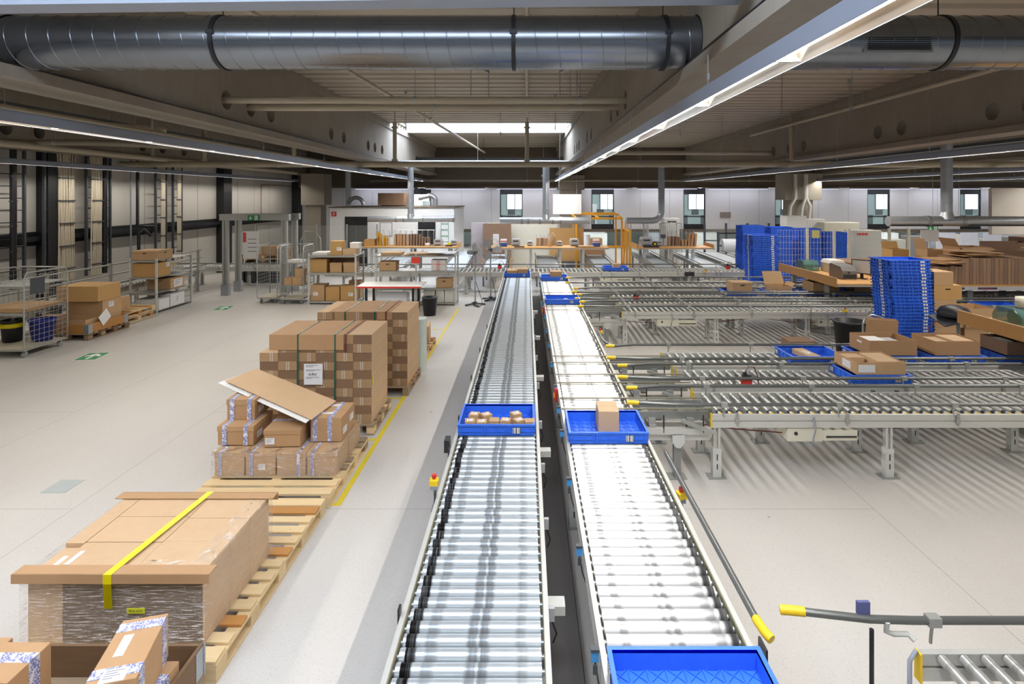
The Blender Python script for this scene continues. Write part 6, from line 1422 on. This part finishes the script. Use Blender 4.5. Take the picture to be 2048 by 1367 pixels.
for r in range(3):
    for k in range(3): tag(MB().box(-.07, .07, -.15, .15, 0, .105).obj('small_flat_carton', CARDDARK if k % 2 else CARD, None, (.44+.16*k, 22.85, BZ+.107*r)), 'small flat carton in the bench rack, %s column, %s layer' % (ORD[k], ORD[r]), 'cardboard', 'small flat cartons on the middle bench')
for k in range(3): leaned('long carton leaning sideways on the middle bench, %s from the left' % ORD[k], 'leaning_carton', .83+.045*k, 22.6, .035, .3, .56-.03*k, CARDPALE, .32, 'leaning cartons on the middle bench')
for k in range(4): leaned('upright brown carton right of the leaning cartons, %s from the left' % ORD[k], 'flat_carton', 1.02+.05*k+.0, 23.0, .04, .12, .38, CARD, 0, 'upright cartons on the middle bench')
t = slab('cardboard_sheet', 'flat brown sheets lying on the right of the middle bench', 'cardboard', [(2.0, 22.1, BZ+.02), (2.6, 22.05, BZ+.02), (2.65, 22.35, BZ+.02), (2.05, 22.4, BZ+.02)], .03, CARDPALE)
for x in (-.3, 2.1): tag(MB().box(x-.2, x+.2, 22.1, 22.35, BZ, BZ+.03).obj('keyboard', BLACKPL), 'black keyboard on the middle bench, ' + ('left' if x < 0 else 'right') + ' of the cartons', 'keyboard')
# third bench
printer('grey label printer left on the third bench', 4.75, 22.7, s=1.3); tag(MB().box(-.3, .3, -.12, .12, 0, .05).obj('keyboard', BLACKPL, None, (4.85, 22.15, BZ)), 'black keyboard in front of the printer on the third bench', 'keyboard')
printer('small desk printer in the middle of the third bench', 5.28, 22.8, s=.75); tag(MB().cyl((0, 0, 0), (0, 0, .45), .015, 8).box(-.1, .1, -.02, .02, .3, .45).obj('barcode_stand', GREYSTEEL, None, (5.5, 22.9, BZ)), 'thin stand with a brown card on the third bench', 'stand')
wires('wire divider holding dark flat cartons on the third bench', 5.68, 22.8, 7, .17, .6)
for k in range(9): leaned('upright dark carton in the third bench divider, %s from the left' % ORD[k], 'flat_carton', 5.72+.125*k, 22.8, .09, .3, (.38, .38, .38, .36, .24, .24, .5, .52, .5)[k], CARDDARK if k < 4 else CARD, .03 if k < 6 else .1, 'flat cartons on the third bench')
t = thing('tape_dispenser', 'round tape dispenser with a yellow hub on the third bench', 'tape dispenser', (5.05, 22.4, BZ)); MB().cyl((0, -.04, .11), (0, .04, .11), .1, 16).obj('roll', BLACKPL, t); MB().cyl((0, -.045, .11), (0, -.04, .11), .05, 12).obj('hub', YELLOW, t); MB().box(-.09, .12, -.05, .05, 0, .04).obj('base', BLACKPL, t)
# ================================================================ RIGHT SIDE
B4 = bench('long packing bench with a raised side board, left of the front blue stack', 7.1, 8.9, 12.95, 15.95, 1.2, [(7.35, 15.6), (7.35, 13.9), (8.5, 15.6), (8.4, 12.99)], 'l')
B5 = bench('packing bench with a raised side board cut off at the right edge', 7.12, 9.2, 6.7, 9.35, 1.2, [(7.6, 9.12), (8.9, 9.12), (7.6, 7.26), (8.9, 7.26)], 'l')
def teal(label, x, y, s=1.):
    t = thing('teal_dispenser', label, 'tape dispenser', (x, y, BZ)); MB().prism([(-.22*s, 0), (.22*s, 0), (.22*s, .14*s), (.1*s, .22*s), (-.15*s, .22*s), (-.22*s, .12*s)], lambda a, b_, c: (-.17*s+c, -a, b_), .34*s).obj('cover', TEALPLASTIC, t, bevel=.01)
    MB().box(-.14*s, .14*s, -.19*s, .19*s, .002, .03*s).cyl((-.1*s, 0, .1*s), (.1*s, 0, .1*s), .08*s, 16).obj('tape_core', plain('tape_green', '#3f7a4e', .5), t)
teal('teal translucent tape dispenser at the far end of the long side-board bench', 7.62, 15.4, 1.2); teal('teal translucent tape dispenser on the bench at the right edge', 7.62, 8.75, 1.25)
printer('white label printer behind the dark one on the long side-board bench', 8.1, 15.0, s=1.2, mat=OFFWHITE)
t = thing('label_printer', 'dark grey label printer with a small emblem on the long side-board bench', 'printer', (7.75, 13.9, BZ))
MB().prism([(-.3, 0), (.3, 0), (.3, .2), (.2, .3), (-.25, .34), (-.3, .3)], lambda a, b_, c: (-.18+c, -a, b_), .36).obj('housing', plain('printer_dark', '#6d6b69', .45), t, bevel=.01)
MB().box(-.16, .16, -.305, -.299, .02, .12).obj('label_slot', BLACKPL, t); MB().box(-.17, .17, -.31, -.3, .19, .21).obj('control_strip', GREYPL, t)
MB().ob((-.02, -.305, .16), (.045, .008, .045), ry=PI/4).obj('emblem', BLACKPL, t)
tag(MB().lathe([(.04, 0), (.14, 0), (.14, .16), (.04, .16), (.04, 0)], n=24).obj('label_roll', WHITE, None, (8.12, 14.3, BZ+.02)), 'white label roll beside the dark printer on the long bench', 'label roll')
tag(MB().box(-.12, .12, -.1, .1, 0, .02).obj('roll_stand', GREYPL, None, (8.12, 14.3, BZ)), 'grey stand under the white label roll on the long bench', 'stand')
tag(MB().lathe([(.04, 0), (.13, 0), (.13, .15), (.04, .15), (.04, 0)], n=24).obj('label_roll', plain('cream_roll', '#e6e0cf', .5), None, (7.68, 8.72, BZ+.29)), 'cream label roll standing on the teal dispenser at the right edge', 'label roll')
t = thing('monitor', 'black framed monitor turned sideways on the long side-board bench', 'monitor', (8.1, 13.72, BZ)); t.rotation_euler = (0, 0, -.9)
MB().box(-.22, .22, -.02, .02, .12, .46).obj('frame', BLACKPL, t); MB().box(-.2, .2, -.022, -.02, .14, .44).obj('screen', plain('monitor_screen', '#b9b7b1', .2, 0, .03), t); MB().box(-.03, .03, 0, .05, .01, .2).box(-.12, .12, -.08, .08, 0, .012).obj('stand', BLACKPL, t)
tag(MB().lathe([(0, 0), (.05, 0), (.05, .16), (.02, .21), (.02, .25), (0, .25)]).obj('water_bottle', plain('bottle_plastic', '#b9c2c8', .15), None, (8.72, 14.3, BZ)), 'clear plastic bottle behind the monitor on the long bench', 'bottle')
tag(MB().box(-.2, .2, -.14, .14, 0, .004).obj('paper_sheet', PAPER, None, (8.2, 13.1, BZ)), 'white paper sheets at the front edge of the long side-board bench', 'paper')
carton('small open tan carton behind the monitor on the long bench', 8.55, 8.85, 13.7, 14.0, BZ, BZ+.14, CARDTAN)
# scale plate on an arm at the right-edge bench
t = thing('bench_scale', 'tilted grey plate with a black dome on an arm above the right-edge bench corner', 'scale', (7.35, 9.75, .7))
MB().ob((0, 0, .42), (.62, .4, .025), ry=-.22, rx=.25).obj('plate', GREYSTEEL, t); MB().box(-.1, .36, .05, .25, .42, .47).obj('bracket', PALEGREY, t)
MB().lathe([(.24, .44), (.25, .5), (.2, .58), (.1, .62), (0, .63)], n=20).obj('dome', BLACKPL, t); MB().cyl((.15, .1, -.7), (.15, .1, .42), .03, 10).obj('arm', ZINC, t)
MB().tube([(-.3, 0, .36), (-.42, 0, .26), (-.46, 0, .0), (-.46, 0, -.4)], .01, 6).obj('cable', CABLER, t)
# cartons piled beside the front tote stack
zz = 0
for i, (w, h, m) in enumerate(((.42, .24, CARDTAN), (.5, .27, CARDTAN), (.45, .24, CARDTAN), (.55, .28, CARDTAN), (.42, .24, CARDTAN), (.52, .27, CARDYEL), (.36, .25, CARDTAN))):
    carton('tan archive carton in the pile touching the front tote stack, %s from floor' % ORD[i], 7.58, 7.58+w, 10.55, 11.0, zz, zz+h-.001, m, holes=(i in (1, 3, 5)), group='archive cartons beside the front tote stack'); zz += h
zz = 0
for i, (w, h) in enumerate(((.4, .25), (.5, .27), (.45, .25))):
    carton('tan archive carton in the second pile from the front tote stack, %s from floor' % ORD[i], 8.15, 8.15+w, 10.55, 11.0, zz, zz+h-.001, CARDTAN, holes=(i == 1), group='archive cartons in the second pile'); zz += h
open_carton('open tan carton on top of the second pile by the front tote stack', 8.14, 8.72, 10.5, 11.05, zz, zz+.34, CARDTAN)
# hand cart with a brown board, bin
t = thing('hand_cart', 'hand cart with a bent chrome handle in front of the front tote stack', 'cart', (6.1, 9.75, 0))
MB().box(-.3, .3, -.2, .25, .12, .16).obj('platform', GREYSTEEL, t)
MB().tube([(-.2, .2, .16), (-.2, .2, .95)]+[(-.15, .2, 1.07), (-.05, .2, 1.12), (.1, .2, 1.08), (.22, .2, .96), (.28, .2, .8), (.28, .2, .16)], .018, 8).obj('handle', STEEL, t)
for sx in (-.24, .24):
    for sy in (-.14, .2): MB().cyl((sx-.02, sy, .06), (sx+.02, sy, .06), .06, 12).box(sx-.015, sx+.015, sy-.015, sy+.015, .06, .12).obj('caster', RUBBER, t)
for k in range(3): leaned('brown slotted cardboard leaning in the hand cart, %s from the front' % ORD[k], 'cardboard_sheet', 6.0+.03*k, 9.62+.08*k, .5, .02, .92, CARD, .06, 'boards in the hand cart', z=.16)
tag(MB().lathe([(0, 0), (.24, 0), (.3, .66), (.32, .66), (.32, .7), (.28, .7), (.22, .02), (0, .02)], n=24).obj('waste_bin', BLACKPL, None, (6.5, 11.4, 0)), 'black waste bin beside the hand cart, behind the open cartons', 'bin')
tag(MB().box(-.25, .25, -.2, .2, 0, .3).obj('brown_box', CARDDARK, None, (5.5, 11.5, 0)), 'small brown carton on the floor under the middle tracks', 'box')
# cardboard rack
t = thing('cardboard_rack', 'long shelf with a wooden edge holding upright flat cartons at far right', 'rack', (12.3, 13.6, 0))
MB().box(-2.85, 2.9, -.55, .55, 1.12, 1.15).obj('shelf_board', BEECH, t); MB().box(-2.85, 2.9, -.56, -.52, 1.03, 1.12).obj('front_rail', ALU, t)
for x in (-2.0, -.55, 1.4, 2.7):
    for y in (-.4, .4): MB().box(x-.06, x+.06, y-.04, y+.04, 0, 1.12).obj('leg', ALUGREY, t)
for x in (-2.45, -1.7, -.6, .3): e = MB().box(x-.22, x+.22, -.566, -.56, 1.055, 1.1).obj('price_display', plain('dark_violet', '#3f3350', .3), t); MB().box(x-.16, x+.12, -.568, -.566, 1.07, 1.085).obj('display_digits', plain('dull_red', '#93313a', .4), e)
x = 9.5; k = 0
while x < 14.6 and k < 60:
    w = random.choice((.07, .085, .1)); h = (.42 if x < 10.05 else .6 if x < 12.0 else .72) + random.uniform(-.015, .015)
    leaned('upright flat brown carton on the far right shelf, %s from the left' % ORD[k], 'flat_carton', x+w/2, 13.55, w-.008, .8, h, EDGEVERT if k % 3 else CARDDARK, random.uniform(-.01, .01) if x > 10 else .05, 'upright flat cartons on the long shelf', z=1.151); x += w; k += 1
for i, (x, y, w, r, z) in enumerate(((9.9, 13.4, .9, .3, 1.62), (9.95, 13.35, .8, .5, 1.66), (10.0, 13.5, .85, .15, 1.70), (10.7, 13.6, 1.0, .1, 1.79), (10.75, 13.55, .9, .25, 1.83), (10.65, 13.6, 1.0, -.1, 1.87), (12.6, 13.5, 1.2, .1, 1.93), (12.7, 13.45, 1.1, -.12, 1.965))):
    o = MB().ob((0, 0, .012), (w, .6, .022)).obj('loose_cardboard', CARDPALE if i > 5 else CARD, None, (x, y, z)); o.rotation_euler = (0, random.uniform(-.04, .04), r); tag(o, 'loose flat carton lying on the upright cartons at far right, %s from the left' % ORD[i], 'cardboard', 'loose cartons on the far right shelf')
for i, (x0, x1, y0, y1, z0, z1, fl) in enumerate(((10.6, 11.05, 15.0, 15.45, 1.432, 1.78, (('left', .3, 75),)), (10.0, 10.45, 15.5, 15.95, 1.432, 1.74, (('back', .2, 70),)), (11.0, 11.8, 14.4, 15.0, 1.432, 1.9, (('left', .25, 60), ('front', .2, -20))), (11.9, 13.1, 14.35, 14.9, 1.432, 2.02, ()))):
    open_carton(('opened carton with raised flaps behind the front tote stack', 'yellowish opened carton left of the raised flaps', 'opened carton with drooping flaps above the loose sheets', 'dark long open carton above the upright cartons')[i], x0, x1, y0, y1, z0, z1, (CARDTAN, CARDYEL, CARD, CARDDARK)[i], flaps=fl)
t = thing('rear_shelf', 'brown rear shelf carrying the opened cartons at far right', 'shelf', (11, 15.3, 0)); MB().box(-2.4, 2.6, -1.0, .9, 1.38, 1.43).obj('shelf_board', CARDDARK, t)
for x in (-2.3, 0, 2.5): MB().box(x-.04, x+.04, .2, .28, 0, 1.38).box(x-.04, x+.04, -.95, -.87, 0, 1.38).obj('post', ALUGREY, t)
tag(MB().box(13.0, 15.8, 14.4, 15.3, 1.44, 2.12).obj('brown_panel_box', CARDDARK), 'big dark brown carton under the beige enclosure at far right', 'box')
# wire fence in front of the far stacks
t = thing('wire_fence', 'wire mesh fence with cream posts in front of the far blue stacks', 'fence', (8.4, 19.0, 0))
for x in (1.0, 1.9, 2.4, 3.75, 4.4): MB().box(x-.04, x+.04, -.03, .03, 0, 2.12).box(x-.09, x+.09, -.06, .06, 0, .015).obj('post', CREAM, t)
for x0, x1 in ((0, 1.0), (1.0, 1.9), (2.4, 3.75)): grid(MB(), (x0, 0, .2), (x1-x0, 0, 0), (0, 0, 1.86), int((x1-x0)/.1), 9, .004).obj('wire_mesh', CREAM, t)
MB().box(3.78, 4.38, -.005, .005, .3, 2.05).obj('clear_panel', PLEXI, t); MB().box(1.15, 1.4, -.02, -.012, 1.8, 2.05).obj('yellow_note', plain('pale_yellow_note', '#cfc37a', .6), t)
t = thing('plexi_fence', 'grey post fence with clear panels behind the bubble film roll', 'fence', (7.9, 25.2, 0))
for k in range(5): MB().box(.95*k-.04, .95*k+.04, -.04, .04, 0, 2.0).obj('post', GREYSTEEL, t)
for k in range(4): MB().box(.95*k+.05, .95*k+.9, 0, .008, .5, 1.85).obj('clear_panel', PLEXI, t); MB().box(.95*k+.04, .95*k+.91, -.02, .02, 1.2, 1.25).obj('rail', GREYSTEEL, t)
t = thing('bubble_film_roll', 'large white bubble film roll on a steel stand beside the green bin', 'film roll', (8.9, 24.3, 1.08))
MB().cyl((-.55, 0, 0), (.55, 0, 0), .29, 24).obj('roll', BUBBLE, t); MB().cyl((-.75, 0, 0), (.75, 0, 0), .03, 10).obj('axle', BLACKSTEEL, t)
for x in (-.7, .7): MB().box(x-.04, x+.04, -.05, .05, -1.08, .6).box(x-.04, x+.04, -.4, .4, -1.08, -1.03).obj('stand_post', GREYSTEEL, t)
MB().box(-.7, .7, -.03, .03, .5, .56).obj('top_bar', BLACKSTEEL, t)
t = thing('wheeled_bin', 'dark green wheeled waste bin left of the second blue stack', 'bin', (8.0, 19.55, 0)); MB().add([(-.25, -.25, .15), (.25, -.25, .15), (.25, .25, .15), (-.25, .25, .15), (-.32, -.34, 1.05), (.32, -.34, 1.05), (.32, .34, 1.05), (-.32, .34, 1.05)], [(0,3,2,1), (4,5,6,7), (0,1,5,4), (1,2,6,5), (2,3,7,6), (3,0,4,7)]).obj('bin_body', GREENBIN, t, bevel=.02)
MB().prism([(-.36, 1.05), (.36, 1.05), (.34, 1.12), (.15, 1.22), (-.15, 1.22), (-.34, 1.12)], lambda a, b_, c: (-.34+c, a, b_), .68).obj('lid', GREENBIN, t, bevel=.01)
for sx in (-.22, .22):
    for sy in (-.2, .2): MB().cyl((sx-.03, sy, .08), (sx+.03, sy, .08), .08, 12).obj('wheel', RUBBER, t)
t.location = (7.55, 18.3+.9, 0) if False else (8.35, 21.2, 0)
# behind the benches: hanging board, guard frame, cages, panels
t = thing('hanging_board', 'blank white board hanging from a wire above the middle bench', 'sign', (1.7, 24, 0)); MB().box(-.6, .6, -.015, .015, 2.44, 3.28).obj('board', plain('blank_white_board', '#eeeeee', .5, 0, 0), t); MB().cyl((-.35, 0, 3.28), (-.3, 0, ROOF), .006, 6).cyl((.4, 0, 3.28), (.4, 0, ROOF), .006, 6).obj('wire', GALV, t)
t = thing('safety_guard', 'orange tubular guard frame with an open gate right of the middle bench', 'guard frame', (3.0, 23.6, 0))
b = MB(); X0, X1 = -.95, .95
for y in (0, 1.6): b.bar((X0, y, 0), (X0, y, 2.3), .07); b.bar((X1, y, 0), (X1, y, 2.3), .07)
b.obj('post', ORANGE, t)
for z in (2.27, 1.1): MB().bar((X0, 0, z), (X1, 0, z), .08, .08).obj('cross_bar', ORANGE, t)
MB().bar((X0, 1.6, 2.45), (X1, 1.6, 2.45), .06).bar((X0, .8, 2.42), (X1, .8, 2.42), .06).obj('cross_bar', ORANGE, t)
for x in (X0, 0, X1): MB().bar((x, 0, 2.28), (x-.12, 1.6, 2.46), .06).obj('roof_bar', ORANGE, t)
g = MB().bar((X1+.05, -.1, .25), (X1+.15, -.1, 2.2), .06).bar((X1+.05, -1.6, .25), (X1+.05, -1.6, 1.85), .07).bar((X1+.05, -.1, .28), (X1+.05, -1.6, .28), .07, .12).bar((X1+.1, -.1, 1.85), (X1+.05, -1.6, 1.85), .06).bar((X1+.05, -.8, .28), (X1+.05, -.8, 1.85), .04).obj('gate', ORANGE, t)
grid(MB(), (X1+.05, -.1, .35), (0, -1.5, 0), (0, 0, 1.45), 10, 3, .005).obj('gate_wire', ORANGE, g)
for i, x in enumerate((4.5, 5.25, 6.0)):
    roll_cage('white wire cage behind the third bench, %s from the left' % ORD[i], x, x+.7, 24.5, 25.4, 2.0, 'lrb', wires=(7, 16))
carton('small parcel pile inside the orange guard frame', 2.3, 3.3, 24.0, 24.8, 0, .95, CARD)
carton('upper parcel inside the orange guard frame', 2.5, 3.2, 24.05, 24.7, .951, 1.4, CARDTAN)
tag(MB().box(-2.5, 1.35, 25.4, 25.46, 0, 2.02).obj('cream_partition', CREAM), 'cream partition panel behind the middle bench', 'partition')
tag(MB().box(-2.48, -1.75, 25.38, 25.4, 0, 2.0).obj('wrapped_board', plain('mauve_wrap', '#b3a9ac', .3, 0, .1), None, (0, -.01, 0)), 'grey-mauve wrapped panel leaning at the left of the cream partition', 'panel')
open_carton('huge dark brown open carton on its side behind the middle bench', -1.9, -.7, 24.4, 25.2, .5, 1.98, CARDDARK)
tag(MB().box(-1.95, -.65, 24.35, 25.25, 0, .5).obj('carton_stand', CARD), 'brown carton base below the huge open carton', 'box')
o = tag(MB().box(-.75, .75, -.02, .02, 0, 1.45).obj('cardboard_sheet', CARDYEL, None, (1.75, 24.9, .35)), 'large upright cardboard sheet behind the middle bench', 'cardboard'); o.rotation_euler = (-.05, 0, 0)
tag(MB().box(1.0, 2.5, 24.6, 25.2, 0, .35).obj('sheet_stand', GREYSTEEL), 'low grey stand below the upright cardboard sheet', 'stand')
for lb, x0, x1, y, z, m in (('white cabinet with a dark grille behind the third bench', 6.2, 6.9, 25.6, 2.2, WHITE), ('tall curved white cabinet under the concrete column', 11.25, 12.1, 24.5, 2.34, WHITE), ('white cabinet with a notice right of the curved one', 12.15, 12.95, 24.6, 2.2, WHITE), ('wide cream cabinet behind the wire fence', 12.6, 14.1, 24.0, 2.08, CREAM), ('pale grey machine cabinet at the right of the wire fence', 11.9, 12.9, 20.6, 1.95, PALEGREY)):
    c_ = tag(MB().box(x0, x1, y, y+.7, 0, z).obj('white_cabinet', m, bevel=.02), lb, 'cabinet')
    if 'grille' in lb: MB().box(6.35, 6.75, 25.59, 25.602, 2.0, 2.08).obj('grille', GREYSTEEL, c_)
    if 'notice' in lb: MB().box(12.3, 12.6, 24.59, 24.602, 1.75, 2.05).obj('notice', PAPER, c_)
    if 'machine' in lb: MB().box(12.0, 12.4, 20.59, 20.602, 1.78, 1.86).obj('lettering', REDPRINT, c_)
exit_sign('green exit sign with a down arrow hanging at right before the back wall', 17.2, 24, 1.73, .42, .2); exit_sign('green exit sign with a right arrow hanging at right before the back wall', 18.3, 24, 2.0, .5, .2, False, True)
for x, z in ((17.2, 1.93), (18.3, 2.2)): tag(MB().cyl((x, 24.015, z), (x, 24.015, ROOF), .008, 6).obj('sign_rod', ZINC), 'thin rod holding the ' + ('down-arrow' if x < 18 else 'right-arrow') + ' exit sign at right', 'rod')
for k in range(9):
    t = tag(MB().box(-.35, .35, -.3, .3, 0, 1.5+.1*(k % 3)).obj('machine_tower', (PALEGREY, GREYPL, WHITE)[k % 3], None, (14.5+1.15*k, 22.5+.4*(k % 2), 0), bevel=.02), 'pale equipment tower in the far right area, %s from the left' % ORD[k], 'machine', 'equipment towers at far right')
for k in range(3): tag(MB().box(-.33, .33, -.01, .01, 0, .75).obj('info_board', plain('bluish_paper', '#cdd3e6', .5), None, (15.55+.85*k, 21.0, 1.1)), 'bluish-white paper board above the cardboard rack, %s of three' % ORD[k], 'board', 'paper boards at far right')
t = thing('info_rail', 'rail stand holding the three bluish paper boards', 'stand', (16.4, 21.05, 0)); MB().box(-1.3, 1.3, -.02, .02, 1.05, 1.1).box(-1.25, -1.2, -.02, .02, 0, 1.1).box(1.2, 1.25, -.02, .02, 0, 1.1).obj('rail', GREYSTEEL, t)
tag(MB().box(-.25, .25, -.01, .01, .5, .82).box(-.02, .02, .01, .03, 0, .8).box(-.1, .1, -.1, .1, 0, .01).obj('white_note', PAPER, None, (11.3, 15.9, 1.431)), 'white note on a stand behind the opened cartons at far right', 'notice')
# pipes on the right concrete column
for i, (x, dx) in enumerate(((13.3, .25), (13.9, .15), (14.3, -.2))):
    pipe('column_pipe', 'pale grey drain pipe on the right concrete column, %s from the left' % ORD[i], [(x+dx, 28.6, 4.3), (x+dx, 28.6, 3.1), (x, 28.6, 2.7), (x, 28.85, 1.5), (x, 28.85, 0)], .08, PALEGREY, [], 12)
tag(MB().box(9.9, 10.5, 31.96, 31.99, 2.0, 2.35).obj('wall_panel', plain('brown_grey_plate', '#8d807b', .5)), 'small grey-brown panel on the back wall between two windows', 'wall panel') if False else tag(MB().box(10.9, 11.5, 31.96, 31.995, 1.98, 2.3).obj('wall_vent', plain('brown_grey_plate', '#8d807b', .5)), 'small grey-brown vent plate on the back wall between two windows', 'vent')
# ceiling smoke detector / camera near the back
for x, lb in ((1.95, 'right'), (.85, 'left')): tag(MB().lathe([(0, 0), (.12, .0), (.14, .06), (.05, .12), (0, .12)]).cyl((0, 0, .12), (0, 0, 1.7), .01, 6).obj('dome_lamp', PALEGREY, None, (x, 29.0, 4.2)), '%s one of two small pale domes hanging before the dark cross girder' % lb, 'detector')
